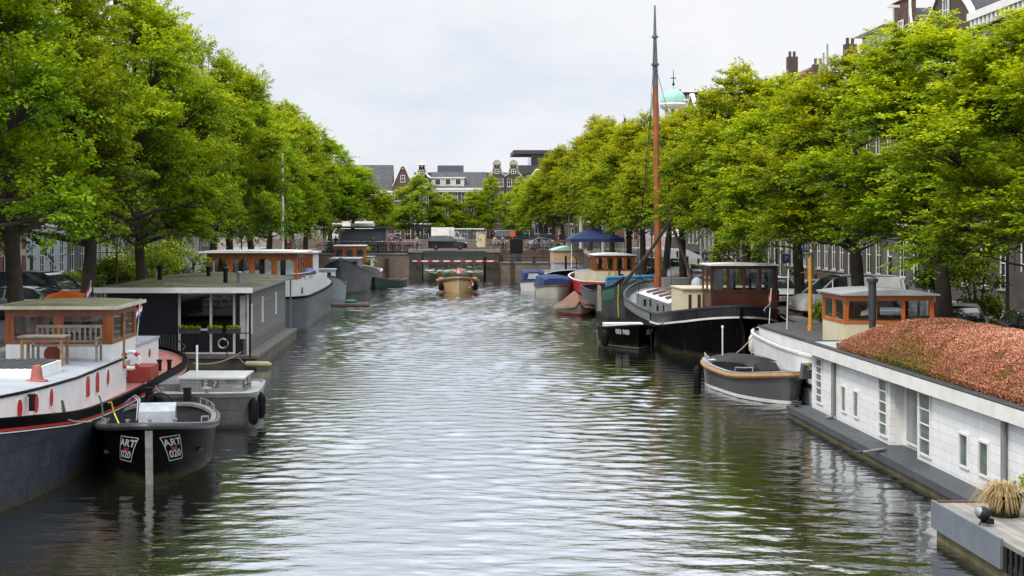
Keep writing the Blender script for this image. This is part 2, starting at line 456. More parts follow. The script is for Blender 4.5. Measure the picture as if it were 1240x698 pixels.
# quay walls with a stone coping
def quay(nm, x0, x1, xc0, xc1, y0, y1):
    q = MB(); c = MB()
    yy = sorted(set([y0, y1] + [y for y in (0,20,40,60,100,138,146,154,161) if y0 < y < y1]))
    for a, b_ in zip(yy[:-1], yy[1:]):
        za, zb = gz(a)-.1, gz(b_)-.1
        q.add([(x0,a,-1),(x1,a,-1),(x1,a,za),(x0,a,za),(x0,b_,-1),(x1,b_,-1),(x1,b_,zb),(x0,b_,zb)],
              [(0,1,2,3),(3,2,6,7),(0,3,7,4),(1,5,6,2),(4,7,6,5)])
        c.add([(xc0,a,za),(xc1,a,za),(xc1,a,za+.16),(xc0,a,za+.16),(xc0,b_,zb),(xc1,b_,zb),(xc1,b_,zb+.16),(xc0,b_,zb+.16)],
              [(0,1,2,3),(3,2,6,7),(0,3,7,4),(1,5,6,2),(4,7,6,5),(0,4,5,1)])
    o = struct(obj(nm, q, QBRICK, smooth=None)); obj('coping', c, GSTONE, o, smooth=None)
quay('quay_wall_left', XL-.5, XL+.02, XL-.45, XL+.08, -40, 163.9); quay('quay_wall_right', XR-.02, XR+.5, XR-.08, XR+.45, -40, 163.9)
q = MB(); q.box(XL-.5, XL+.02, 176.1, YEND, -1, 2.5); q.box(XR-.02, XR+.5, 176.1, YEND, -1, 2.5); q.box(XL, XR, YEND, YEND+.5, -1, 2.55)
struct(obj('far_quay_wall', q, QBRICK, smooth=None))

# ------------------------------------------------------------------ the far bridge
BX0, BX1 = -2.3, 5.2
br = thing('bridge', 'low brick canal bridge with a flat steel span at the end of the canal', 'bridge', (0, YB0, 0))
for q in ((XL, BX0-1.5, 2.78),(BX1+1.5, XR, 1.75)): obj('retaining_wall', MB().box(q[0], q[1], 0, 12, -1, q[2]), BBRICK, br, smooth=None)
for x in (BX0-1.5, BX1): obj('abutment', MB().box(x, x+1.5, -.25, 12.2, -1, 3.02), QBRICK, br, smooth=None)
for x in (-6.4, -12.0, 8.2, 13.5): obj('buttress', MB().box(x-.22, x+.22, -.18, -.004, -1, 2.3 if x < 0 else 1.9), QBRICK, br, smooth=None)
a = MB(); a.box(BX0-1.6, BX0-1.0, -.35, .3, 3.02, 3.45); a.box(BX1+1.0, BX1+1.6, -.35, .3, 3.02, 3.45); a.box(BX0-1.62, BX0+.1, -.32, 12.25, 3.02, 3.12); a.box(BX1-.1, BX1+1.62, -.32, 12.25, 3.02, 3.12)
a.box(XL, BX0-1.63, -.1, .5, 2.78, 2.93); a.box(BX1+1.63, XR, -.1, .5, 1.75, 1.9)
obj('coping', a, GSTONE, br, smooth=None)
a = MB(); a.box(XL, BX0-1.63, .5, 12, 2.78, 3.22); a.box(BX1+1.63, XR, 4.4, 12, 1.75, 3.22); a.box(BX1+1.63, XR, .5, 4.4, 1.75, 1.86); a.box(BX0-1.2, BX1+1.2, .1, 11.9, 3.12, 3.24)
obj('roadway', a, PAVE, br, smooth=None)
GREENS = mat('dark_green_steel', (.012,.03,.026), .5, .3)
a = MB(); a.box(BX0, BX1, .0, .35, 2.45, 3.12); a.box(BX0, BX1, 11.6, 11.95, 2.45, 3.12)
for k in range(8): a.box(BX0+.4+k*.93, BX0+.55+k*.93, .36, 11.6, 2.5, 3.11)
a.box(BX0, BX1, .36, 11.6, 3.0, 3.115)
obj('steel_span', a, GREENS, br, smooth=None)
def railing(x0, x1, y, z, h=1.0, n=None):
    r = MB(); n = n or max(2, int(abs(x1-x0)/1.6))
    for i in range(n+1):
        x = x0+(x1-x0)*i/n; r.tube([(x,y,z),(x,y,z+h)], .04, 6)
    for f in (1.0, .55, .12): r.tube([(x0,y,z+h*f),(x1,y,z+h*f)], .028, 6)
    return r
obj('railing', railing(XL, BX0-1.7, .2, 2.93, .95), BLACKM, br); obj('railing', railing(BX1+1.9, XR, .2, 1.9, .95), BLACKM, br)
obj('railing', railing(BX0-.9, BX1+.9, 11.7, 3.24, .95), BLACKM, br)
bm_ = thing('barrier_beam', 'thin red and white striped beam hung across the front of the bridge opening', 'barrier', (1.5, YB0-.75, 2.02))
WB = mat('white_beam', (.8,.8,.8), .5, .05); RB = mat('red_stripe_paint', (.5,.02,.03), .5, .1)
a = MB(); a.box(-4.9,4.9,-.06,.06,-.07,.07); obj('beam', a, WB, bm_, smooth=None)
a = MB()
for k in range(8): x = -4.4+k*1.27; a.box(x, x+.55, -.063, .063, -.073, .073)
obj('red_stripe', a, RB, bm_, smooth=None)
a = MB()
for x in (-4.7, 4.7): a.box(x-.06, x+.06, -.06, .45, -.1, .02)
obj('bracket', a, GALV, bm_, smooth=None)

# ------------------------------------------------------------------ trees
def leaf_mat():
    m, nt, b = new_mat('tree_leaves')
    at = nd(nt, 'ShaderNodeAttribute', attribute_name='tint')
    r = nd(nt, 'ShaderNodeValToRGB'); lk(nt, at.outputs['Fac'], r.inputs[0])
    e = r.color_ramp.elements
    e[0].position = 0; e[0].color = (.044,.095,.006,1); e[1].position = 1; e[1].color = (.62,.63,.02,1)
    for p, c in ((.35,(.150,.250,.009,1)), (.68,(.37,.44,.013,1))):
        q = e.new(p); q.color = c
    oi = nd(nt, 'ShaderNodeObjectInfo')
    hs = nd(nt, 'ShaderNodeHueSaturation'); lk(nt, r.outputs[0], hs.inputs['Color'])
    lk(nt, mixc(nt, 1.0, r.outputs[0], oi.outputs['Color'], 'MULTIPLY'), hs.inputs['Color'])
    lk(nt, maprange(nt, oi.outputs['Random'], 0, 1, .488, .512), hs.inputs['Hue']); lk(nt, maprange(nt, oi.outputs['Random'], 0, 1, .82, 1.08), hs.inputs['Value'])
    nt.nodes.remove(b)
    df = nd(nt, 'ShaderNodeBsdfDiffuse'); tr = nd(nt, 'ShaderNodeBsdfTranslucent'); gl = nd(nt, 'ShaderNodeBsdfGlossy'); gl.inputs['Roughness'].default_value = .5
    gl.inputs[0].default_value = (.9,.95,.9,1)
    lk(nt, hs.outputs[0], df.inputs[0]); lk(nt, mixc(nt, 1.0, hs.outputs[0], (1.0,1.0,.5), 'MULTIPLY'), tr.inputs[0])
    m1 = nd(nt, 'ShaderNodeMixShader'); m1.inputs[0].default_value = .42; lk(nt, df.outputs[0], m1.inputs[1]); lk(nt, tr.outputs[0], m1.inputs[2])
    m2 = nd(nt, 'ShaderNodeMixShader'); m2.inputs[0].default_value = .015; lk(nt, m1.outputs[0], m2.inputs[1]); lk(nt, gl.outputs[0], m2.inputs[2])
    lk(nt, m2.outputs[0], nt.nodes['Material Output'].inputs[0])
    return m
LEAF = leaf_mat()
BARK = mat('tree_bark', (.045,.036,.026), .9, .45, 3, bump=.03, bscale=14)

def leaf_quads(name, v, T):
    n = len(v)
    me = bpy.data.meshes.new(name)
    me.vertices.add(n*4); me.vertices.foreach_set('co', v.reshape(-1).astype(np.float32))
    me.loops.add(n*4); me.loops.foreach_set('vertex_index', np.arange(n*4, dtype=np.int32))
    me.polygons.add(n); me.polygons.foreach_set('loop_start', np.arange(0, n*4, 4, dtype=np.int32))
    me.update(calc_edges=True)
    at = me.attributes.new('tint', 'FLOAT', 'FACE'); at.data.foreach_set('value', T.astype(np.float32))
    me.materials.append(LEAF)
    return me
def leaves_mesh(name, C, Rc, n_per, rng, l0=.17, l1=.27, tintf=None, droop=.25):
    """many small pointed leaves spread on and in a set of flattened clumps"""
    P = []; T = []; N = []
    for (c, r, tb) in zip(C, Rc, tintf):
        n = int(n_per * (r/1.2)**2)
        d = rng.normal(size=(n,3)); d /= np.linalg.norm(d, axis=1)[:,None]
        rad = rng.uniform(.30,1.0,n)**.55
        lump = 1+.28*np.sin(d[:,0]*5+c[0]*3)*np.cos(d[:,1]*6+c[1]*2)
        p = d*(rad*lump)[:,None]*np.array([r, r, r*.60])
        p[:,2] -= droop*np.hypot(p[:,0], p[:,1])**2/r*.6
        P.append(p+c)
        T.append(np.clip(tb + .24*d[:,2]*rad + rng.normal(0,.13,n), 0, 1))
        N.append(d*.55 + np.array([0,0,.75]) + rng.normal(0,.42,(n,3)))
    P = np.concatenate(P); T = np.concatenate(T); N = np.concatenate(N)
    N /= np.linalg.norm(N, axis=1)[:,None]
    n = len(P)
    U = np.cross(N, rng.normal(size=(n,3))); U /= np.linalg.norm(U, axis=1)[:,None]
    V = np.cross(N, U)
    l = rng.uniform(l0, l1, n)[:,None]; w_ = l*rng.uniform(.30,.42,n)[:,None]
    v = np.empty((n,4,3))
    v[:,0] = P - U*l*.5; v[:,1] = P + V*w_ + N*l*.10; v[:,2] = P + U*l*.5 - N*l*.12; v[:,3] = P - V*w_ + N*l*.10
    return leaf_quads(name, v, T)

def tree_meshes(seed, H=14.5, R=5.2, zb=4.4, n_shoot=85, n_leaf=34, trunk_r=.30, l0=.11, l1=.19):
    rng = np.random.default_rng(seed); rr = random.Random(seed)
    tk = MB()
    fork = zb*.80
    lx, ly = rr.uniform(-.35,.35), rr.uniform(-.35,.35)
    base = [(0,0,-.1),(0,0,.35),(lx*.5,ly*.5,fork*.55),(lx,ly,fork)]
    tk.tube(base, [trunk_r*1.4,trunk_r*1.08,trunk_r*.92,trunk_r*.86], 10)
    f = np.array(base[-1])
    # leader, then foliage masses: drooping lower boughs, body, shoulders, ragged crown top
    top = H*.86
    lead = [f]+[np.array([lx+rr.uniform(-.45,.45), ly+rr.uniform(-.45,.45), f[2]+(top-f[2])*q]) for q in (.25,.5,.75,1)]
    tk.tube([tuple(q) for q in lead], [trunk_r*q for q in (.8,.62,.44,.27,.08)], 8)
    def on_lead(z):
        z = min(max(z, f[2]), top); q = (z-f[2])/(top-f[2])*4; i = min(int(q), 3); return lead[i]+(lead[i+1]-lead[i])*(q-i)
    masses = []
    for n, zf, rf, rm in ((7,.07,.80,1.30),(6,.20,.66,1.6),(6,.36,.74,1.6),(6,.54,.62,1.5),(5,.70,.44,1.35),(4,.85,.24,1.1),(2,.96,.10,.8)):
        a0 = rr.uniform(0, 2*pi)
        for i in range(n):
            a = a0+2*pi*i/n+rr.uniform(-.45,.45); rad = R*rf*rr.uniform(.66,1.20)
            z = zb+(H-zb)*(zf+rr.uniform(-.09,.09)); masses.append((np.array([cos(a)*rad+lx, sin(a)*rad+ly, z]), rm*rr.uniform(.65,1.25)))
    P = []; D = []; T = []
    for mi, (c, r) in enumerate(masses):
        big_ = mi < 7 and mi % 2 == 0
        s_ = on_lead(c[2]-np.hypot(c[0]-lx, c[1]-ly)*(.75 if mi >= 7 else .25)); n = 6; pl = []
        for k in range(n):
            t = k/(n-1); q = s_+(c-s_)*np.array([t,t,t**(.75 if mi < 7 else 1.1)]); q = q+np.array([rr.uniform(-.18,.18),rr.uniform(-.18,.18),rr.uniform(-.1,.1)])*(0 if k == 0 else 1); pl.append(q)
        w_ = trunk_r*(.48 if big_ else .22)
        tk.tube([tuple(q) for q in pl], [w_*q for q in (1,.78,.6,.44,.28,.12)], 7)
        out = np.array([c[0]-lx, c[1]-ly, 0]); out /= max(np.linalg.norm(out), .3)
        # leafy shoots: each rises out of the mass, arches over and carries two ranks of leaves
        ns = int(n_shoot*(r/1.5)**2)+10
        d = rng.normal(size=(ns,3)); d /= np.linalg.norm(d,axis=1)[:,None]; d[:,2] = np.where(d[:,2] < -.45, -d[:,2], d[:,2])
        s0 = c+d*r*np.array([1,1,1.05])*rng.uniform(.05,.80,ns)[:,None]
        dr = d*.9+out*.35+np.array([0,0,.42])+rng.normal(0,.30,(ns,3)); dr /= np.linalg.norm(dr,axis=1)[:,None]
        ln = rng.uniform(.55,1.25,ns)*(1+.35*(rng.random(ns) < .08))
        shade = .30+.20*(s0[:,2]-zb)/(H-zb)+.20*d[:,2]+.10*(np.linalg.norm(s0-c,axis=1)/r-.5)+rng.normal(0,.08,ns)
        t = rng.uniform(.08,1.0,(ns,n_leaf))**.85
        droop = -(t**2)*(ln**2)[:,None]*rng.uniform(.15,.50,ns)[:,None]
        q = s0[:,None,:]+dr[:,None,:]*(t*ln[:,None])[:,:,None]; q[:,:,2] += droop
        w_h = np.stack([dr[:,1],-dr[:,0],np.zeros(ns)],1); w_h /= np.maximum(np.linalg.norm(w_h,axis=1),.15)[:,None]
        side = rng.normal(0,.13,(ns,n_leaf))*(1.1-.6*t); q += w_h[:,None,:]*side[:,:,None]; q += rng.normal(0,.045,(ns,n_leaf,3))
        lf = dr[:,None,:]*.6+w_h[:,None,:]*np.sign(side)[:,:,None]*.8+rng.normal(0,.25,(ns,n_leaf,3)); lf[:,:,2] -= .30
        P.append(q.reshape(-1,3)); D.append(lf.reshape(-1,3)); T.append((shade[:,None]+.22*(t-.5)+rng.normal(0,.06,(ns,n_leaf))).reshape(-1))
        for k in range(0, ns, 4): tk.tube([tuple(pl[4]), tuple(s0[k]), tuple(s0[k]+dr[k]*ln[k]*.7)], [.028,.016,.006], 3, cap=False)
    P = np.concatenate(P); D = np.concatenate(D); T = np.clip(np.concatenate(T),0,1); n = len(P)
    N = np.array([0,0,1.0])+rng.normal(0,.38,(n,3)); U = D/np.linalg.norm(D,axis=1)[:,None]; V = np.cross(N,U); V /= np.linalg.norm(V,axis=1)[:,None]; N = np.cross(U,V)
    l = rng.uniform(l0,l1,n)[:,None]; w_ = l*rng.uniform(.28,.38,n)[:,None]
    v = np.empty((n,4,3)); v[:,0] = P; v[:,1] = P+U*l*.5+V*w_+N*l*.08; v[:,2] = P+U*l-N*l*.14; v[:,3] = P+U*l*.5-V*w_+N*l*.08
    return tk.mesh('trunk', BARK, 60), leaf_quads('crown', v, T)

VARS = [tree_meshes(3, R=5.2, zb=3.9), tree_meshes(8, R=5.0, zb=4.3), tree_meshes(21, R=5.3, zb=4.0), tree_meshes(34, R=4.7, zb=4.6), tree_meshes(55, R=4.9, zb=4.9), tree_meshes(77, R=4.6, zb=5.2)]
def tree(var, x, y, z, rz, h, r=1.0, label='', group=None, name='canal_tree'):
    t = thing(name, label, 'tree', (x,y,z), rz, group)
    t.scale = (r, r, h/14.5)
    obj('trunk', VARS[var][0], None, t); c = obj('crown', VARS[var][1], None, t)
    c.color = (1.18,1.06,.9,1) if x > 12 else (1.08,1.12,.92,1)  # right crowns tinted yellower for sunlight, left ones lightened against shade, in colour
    return t
LEFT = [(40,16.5,1.0,'leafy elm at the left edge of the photo nearest the viewer'),
 (50.5,16.2,1.02,'elm with a dark leaning trunk standing behind the white barge wheelhouse on the left'),
 (61,15.5,1.0,'elm with a forked trunk just left of the dark houseboat roof'),
 (71.5,15.2,.93,'elm standing behind the dark houseboat, left of the green bush on the quay'),
 (82,15.4,.84,'elm behind the green bush and the dark houseboat roof'),
 (92.5,15.6,.93,'elm behind the left end of the orange wooden wheelhouse'),
 (103,15.6,1.0,'elm right behind the tall white mast on the left quay'),
 (114,15.2,.98,'elm just right of the white mast, behind the grey ship bows'),
 (125,14.6,.98,'elm on the left quay above the no entry sign'),
 (136,15.4,1.0,'elm on the left quay left of the grey pavilion'),
 (147,15.4,1.0,'elm right above the grey pavilion roof on the left'),
 (157,14.6,1.0,'rightmost elm of the left row, its crown ending beside the far rooftops')]
for i, (y, h, r, lb) in enumerate(LEFT):
    tree(i % 3, XL-.9 + (.15 if i % 2 else -.1), y, gz(y), i*1.9+.4, h, r, lb, 'elms along the left quay')
RIGHT = [(38.5,10.2,.95,'elm whose yellow green crown fills the right edge of the photo'),
 (48.6,11.0,.98,'elm with a thick pale trunk right of the orange wheelhouse on the right'),
 (57.7,11.0,.96,'elm whose dark thin trunk stands behind the orange framed wheelhouse roof'),
 (68.4,11.0,.95,'elm with a leaning trunk beside the white van on the right quay'),
 (79.5,12.8,.95,'elm behind the dark red wheelhouse, with shoots poking at the sky'),
 (90,12.2,.95,'elm with a low forked trunk right of the tall brown mast'),
 (100,12.0,.95,'elm immediately right of the tall brown mast, behind the yellow bush'),
 (110,12.6,.95,'elm seen just left of the tall brown mast on the right quay'),
 (120,13.2,.95,'elm above the right end of the blue tent roof'),
 (131,13.6,.95,'elm above the left end of the blue tent roof'),
 (142,14.2,.95,'dense dark elm behind the tan cabin with the mint roof'),
 (152,14.6,.95,'elm behind the lamp post on the right end of the bridge'),
 (163,14.0,.95,'elm at the far end of the right row beside the bridge')]
for i, (y, h, r, lb) in enumerate(RIGHT):
    tree(3+(i*2+i//3) % 3, XR+1.1 + (.2 if i % 2 else -.1), y, gz(y), i*2.3+1.1, h, r, lb, 'elms along the right quay')
for i, (x, y, h, r) in enumerate([(15.5,178,12.5,.95),(15,190,11.5,.95),(14.5,204,11,.95),(16,222,12,.95),(-11,173.5,10.2,1.0),(-13.3,166.8,12.6,1.0),(-18,193,11,.9),(-17.5,210,11,.9)]):
    tree(3+(i+1) % 3, x, y, gz(y), i*1.3, h, r, 'elm on the quay beyond the far bridge' if i != 5 else 'elm rising behind the grey pavilion at the left end of the bridge', 'trees on the quays beyond the bridge')
for i, (x, y, h, r, v, lb) in enumerate([(-4.2,256,12.4,.95,0,'round dark green tree left of centre behind the bridge, below the neck gable'),
   (.9,259,9.2,.85,2,'low green tree just right of the round dark tree behind the bridge'),
   (5.3,261,9.6,.8,1,'yellowing tree in the centre behind the bus shelter'),
   (9.2,262,12.6,.62,3,'slim upright green tree behind the bridge right of the twin gables'),
   (14.5,258,12.0,.8,2,'tree behind the bridge touching the right row of elms'),
   (-11.5,262,9.5,.8,1,'tree behind the bridge partly hidden by the left row of elms')]):
    tree(v, x, y, 2.55, i*2.1, h, r, lb, 'trees behind the bridge')
# ------------------------------------------------------------------ boat building kit
def herm(pts):
    xs = [p[0] for p in pts]; zs = [p[1] for p in pts]; n = len(xs)
    m = []
    for i in range(n):
        a = max(i-1,0); b_ = min(i+1,n-1)
        m.append((zs[b_]-zs[a])/(xs[b_]-xs[a]))
    def f(t):
        t = min(max(t, xs[0]), xs[-1])
        for i in range(n-1):
            if t <= xs[i+1]:
                h = xs[i+1]-xs[i]; u = (t-xs[i])/h
                return (2*u**3-3*u*u+1)*zs[i]+(u**3-2*u*u+u)*h*m[i]+(-2*u**3+3*u*u)*zs[i+1]+(u**3-u*u)*h*m[i+1]
        return zs[-1]
    return f
class Hull:
    """local +Y is the bow, z = 0 the water"""
    def __init__(s, L, B, sheer, bow=(.35,2,2), stern=(.2,2,2), bs=0, bb=0, zk=-.3, wl=.92, fb=.6, fs=.75, rb=0, rs=0, ve=.7, n=40):
        s.L=L; s.B=B; s.zs=herm(sheer); s.bow=bow; s.stern=stern; s.bs=bs; s.bb=bb; s.zk=zk; s.wl=wl; s.fb=fb; s.fs=fs; s.rb=rb; s.rs=rs; s.ve=ve
        s.ts = [.5-.5*cos(pi*k/n) for k in range(n+1)]
    def u(s, t):
        return min(max((t-(1-s.bow[0]))/s.bow[0],0),1), min(max((s.stern[0]-t)/s.stern[0],0),1)
    def b(s, t):
        ub, us = s.u(t); h = s.B/2
        if ub > 0: return s.bb+(h-s.bb)*max(1-ub**s.bow[1],0)**(1/s.bow[2])
        if us > 0: return s.bs+(h-s.bs)*max(1-us**s.stern[1],0)**(1/s.stern[2])
        return h
    def raw(s, t, z, side):
        ub, us = s.u(t); v = (z-s.zk)/(s.zs(t)-s.zk)
        w_ = s.wl+(s.fb-s.wl)*ub**1.5+(s.fs-s.wl)*us**1.5
        f = w_+(1-w_)*max(v,0)**s.ve
        return Vector((side*s.b(t)*f, (t-.5)*s.L - s.rb*(1-v)*ub**2 + s.rs*(1-v)*us**2, z))
    def nrm(s, t, z, side):
        a = s.raw(max(t-.003,0), z, side); b_ = s.raw(min(t+.003,1), z, side)
        d = b_-a; n = Vector((d.y*side, -d.x*side, 0))
        if n.length < 1e-6: n = Vector((0, 1 if t > .5 else -1, 0))
        return n.normalized()
    def pt(s, t, z, side, off=0):
        if off == 0: return s.raw(t, z, side)
        p = s.raw(t, z, side)+s.nrm(t, z, side)*off
        if p.x*side < 0: p.x = 0
        return p
    def cols(s): return [(t,1) for t in s.ts]+[(t,-1) for t in s.ts[::-1]]
    def shell(s, z0, z1, off=0, nv=6, mb=None, t0=0, t1=1, sides=None):
        mb = mb or MB(); F0 = z0 if callable(z0) else (lambda t: z0); F1 = z1 if callable(z1) else (lambda t: z1)
        rings = []
        cs = s.cols() if sides is None else [(t,sides) for t in s.ts]
        cs = [c for c in cs if t0 <= c[0] <= t1]
        for k in range(nv+1):
            rings.append([s.pt(t, F0(t)+(F1(t)-F0(t))*k/nv, sd, off) for t, sd in cs])
        return mb.loft(rings, False, closed=(t0 == 0 and t1 == 1 and sides is None))
    def below(s, d): return lambda t: s.zs(t)-d
    def cap(s, z, off=0, camber=0, mb=None, t0=0, t1=1):
        mb = mb or MB(); F = z if callable(z) else (lambda t: z)
        ts = [t for t in s.ts if t0 <= t <= t1]
        rings = []
        for t in ts:
            a = s.pt(t, F(t), -1, off); b_ = s.pt(t, F(t), 1, off); row = []
            for k in range(7):
                q = a.lerp(b_, k/6); q.z += camber*(1-(2*k/6-1)**2); row.append(q)
            rings.append(row)
        return mb.loft(rings, False, closed=False)
    def band(s, z0, z1, o0, o1, mb=None, t0=0, t1=1):
        mb = mb or MB()
        cs = [c for c in s.cols() if t0 <= c[0] <= t1]
        F0 = z0 if callable(z0) else (lambda t: z0); F1 = z1 if callable(z1) else (lambda t: z1)
        rings = [[s.pt(t,F1(t),sd,o0) for t,sd in cs],[s.pt(t,F0(t),sd,o0) for t,sd in cs],[s.pt(t,F0(t),sd,o1) for t,sd in cs],[s.pt(t,F1(t),sd,o1) for t,sd in cs]]
        rings.append(rings[0])
        return mb.loft(rings, False, closed=(t0 == 0 and t1 == 1))
    def block(s, t0, t1, inset, z0, z1, camber=0, mb=None, zend=True):
        """a deckhouse that follows the plan of the hull: (walls, roof)"""
        mb = mb or MB(); F0 = z0 if callable(z0) else (lambda t: z0); F1 = z1 if callable(z1) else (lambda t: z1)
        ts = [t0+(t1-t0)*k/24 for k in range(25)]
        def X(t): return max(s.b(t)-inset, .05)
        lo = [(X(t), (t-.5)*s.L, F0(t)) for t in ts]+[(-X(t), (t-.5)*s.L, F0(t)) for t in ts[::-1]]
        hi = [(X(t), (t-.5)*s.L, F1(t)) for t in ts]+[(-X(t), (t-.5)*s.L, F1(t)) for t in ts[::-1]]
        mb.loft([lo, hi], False)
        rows = []
        for t in ts:
            rows.append([(X(t)*(1-2*k/8), (t-.5)*s.L, F1(t)+camber*(1-(1-2*k/8)**2)) for k in range(9)])
        roof = MB(); roof.loft(rows, False, closed=False)
        for r in (rows[0], rows[-1]):
            mb.add([(r[0][0],r[0][1],r[0][2]-.001)]+[tuple(p) for p in r[1:]], [tuple(range(9))])
        return mb, roof
    def tat(s, y): return y/s.L+.5
    def decal(s, me_pts, faces, t0, z0, side, off=.015):
        """bend a flat drawing (a along the hull, b upwards) onto the side of the hull"""
        d = (s.raw(min(t0+.01,1), z0, side)-s.raw(t0-.01, z0, side)).length/.02
        mb = MB()
        return mb.add([s.pt(min(t0+a/d*(1 if side > 0 else -1), 1), z0+b_, side, off) for a, b_ in me_pts], faces)
def text_geo(txt, size, align='CENTER', shear=0, bold=0, aspect=1):
    cu = bpy.data.curves.new('lettering', 'FONT'); cu.body = txt; cu.size = size; cu.align_x = align; cu.align_y = 'CENTER'
    cu.resolution_u = 3; cu.shear = shear; cu.offset = bold
    o = bpy.data.objects.new('lettering', cu); COL.objects.link(o)
    dg = bpy.context.evaluated_depsgraph_get()
    me = bpy.data.meshes.new_from_object(o.evaluated_get(dg))
    vs = [(v.co.x*aspect, v.co.y) for v in me.vertices]; fs = [tuple(p.vertices) for p in me.polygons]
    bpy.data.objects.remove(o); bpy.data.curves.remove(cu); bpy.data.meshes.remove(me)
    return vs, fs
def bars2d(segs, w_):
    vs = []; fs = []
    for (x0,y0),(x1,y1) in segs:
        n = 5; L = sqrt((x1-x0)**2+(y1-y0)**2); nx, ny = -(y1-y0)/L*w_/2, (x1-x0)/L*w_/2
        o = len(vs)
        for k in range(n+1):
            x, y = x0+(x1-x0)*k/n, y0+(y1-y0)*k/n
            vs += [(x+nx,y+ny),(x-nx,y-ny)]
        fs += [(o+2*k,o+2*k+1,o+2*k+3,o+2*k+2) for k in range(n)]
    return vs, fs

def wheelhouse(parent, x0, x1, y0, y1, zb, zs, zt, zr, nf, ns, fm, bm, rm, over=(.15,.15), pw=.09, cw=.13, arch=False, roof_t=.09, camber=.1, taper=0, glassm=None, nb=None, edge=None):
    """lower wall, wooden window frame with a pane in each opening, overhanging roof.  y0 is the side facing the viewer"""
    glassm = glassm or GLASS; nb = nb or nf
    if zs > zb+.02:
        a = MB(); a.box(x0+.02, x1-.02, y0+.02, y1-.02, zb, zs); obj('lower_wall', a, bm, parent, smooth=None)
    f = MB()
    f.box(x0, x1, y0, y0+.07, zs, zs+.10); f.box(x0, x1, y1-.07, y1, zs, zs+.10); f.box(x0, x0+.07, y0+.071, y1-.071, zs, zs+.10); f.box(x1-.07, x1, y0+.071, y1-.071, zs, zs+.10)
    f.box(x0, x1, y0, y0+.07, zt, zr); f.box(x0, x1, y1-.07, y1, zt, zr); f.box(x0, x0+.07, y0+.071, y1-.071, zt, zr); f.box(x1-.07, x1, y0+.071, y1-.071, zt, zr)
    za, zc = zs+.10, zt
    panes = []
    def run(ax, fixed, a0, a1, n, d):
        # posts and panes along one wall; d = +1 when the wall faces -axis
        w_ = (a1-a0-2*cw-(n-1)*pw)/n
        q0, q1 = (fixed, fixed+.07) if d > 0 else (fixed-.07, fixed)
        gl_ = fixed+.04*d
        def bx(u0, u1, zz0, zz1, e0=q0, e1=q1):
            if ax == 'x': f.box(u0, u1, e0, e1, zz0, zz1)
            else: f.box(e0, e1, u0, u1, zz0, zz1)
        bx(a0 if ax == 'x' else a0+.071, a0+cw, za, zc); bx(a1-cw, a1 if ax == 'x' else a1-.071, za, zc)
        for k in range(n):
            u = a0+cw+k*(w_+pw)
            if k < n-1: bx(u+w_, u+w_+pw, za, zc)
            pm = MB()
            if ax == 'x': pm.quad((u,gl_,za),(u+w_,gl_,za),(u+w_,gl_,zc),(u,gl_,zc))
            else: pm.quad((gl_,u,za),(gl_,u+w_,za),(gl_,u+w_,zc),(gl_,u,zc))
            panes.append(pm)
            if arch:
                h = min(.22, (zc-za)*.3); n_ = 10
                pts = [(u, zc), (u, zc-h)]
                for j in range(1, n_): pts.append((u+w_*j/n_, zc-h+h*.92*sin(pi*j/n_)**.8))
                pts += [(u+w_, zc-h), (u+w_, zc)]
                pts = [pts[0]]+pts[1:]
                if ax == 'x': f.extr(pts, 'y', q0+.012, q1-.012)
                else: f.extr(pts, 'x', q0+.012, q1-.012)
    run('x', y0, x0, x1, nf, 1); run('x', y1, x0, x1, nb, -1); run('y', x0, y0, y1, ns, 1); run('y', x1, y0, y1, ns, -1)
    fr = obj('window_frame', f, fm, parent, smooth=None)
    for p in panes: obj('window_pane', p, glassm, fr, smooth=None)
    r = MB(); ox, oy = over; n = 8
    rows_t = []; rows_b = []
    for y in (y0-oy, y1+oy):
        t_ = [(x0-ox+(x1-x0+2*ox)*k/n, y, zr+roof_t+camber*(1-(2*k/n-1)**2)) for k in range(n+1)]
        b_ = [(p[0], y, zr+.002) for p in t_]
        rows_t.append(t_); rows_b.append(b_[::-1])
    r.loft([rows_t[0]+rows_b[0], rows_t[1]+rows_b[1]], True)
    ro = obj('cabin_roof', r, rm, parent, smooth=30)
    if edge:
        e = MB(); X0, X1, Y0, Y1 = x0-ox-.025, x1+ox+.025, y0-oy-.025, y1+oy+.025
        e.box(X0,X1,Y0,Y0+.03,zr-.02,zr+roof_t+.01); e.box(X0,X1,Y1-.03,Y1,zr-.02,zr+roof_t+.01); e.box(X0,X0+.03,Y0+.031,Y1-.031,zr-.02,zr+roof_t+.01); e.box(X1-.03,X1,Y0+.031,Y1-.031,zr-.02,zr+roof_t+.01)
        obj('roof_edge', e, edge, ro, smooth=None)
    return fr
def fender(parent, p, r=.14, l=.55, m=None, name='fender'):
    a = MB(); a.lathe([(.02,-l/2-.02),(r*.6,-l/2+.02),(r,-l/2+.12),(r,l/2-.12),(r*.6,l/2-.02),(.03,l/2+.05)], p, 12)
    o = obj(name, a, m or BLACKR, parent)
    return o
def tyre(parent, p, R=.3, r=.1, ax='y', m=None):
    return obj('tyre_fender', MB().torus(p, R, r, ax, 20, 8), m or BLACKR, parent)
def bollard_pair(mb, x, y, z, h=.32):
    for dx in (-.16, .16): mb.lathe([(.07,0),(.07,h),(.1,h),(.1,h+.05),(.02,h+.06)], (x+dx,y,z), 10)
    return mb
def flag(parent, x, y, z, h, pitch=.5, s=.5):
    """drooping red white and blue flag on a staff"""
    a = MB(); a.tube([(x,y,z),(x,y-pitch*.2,z+h)], .018, 6); st = obj('flag_staff', a, WHITE2, parent)
    return st
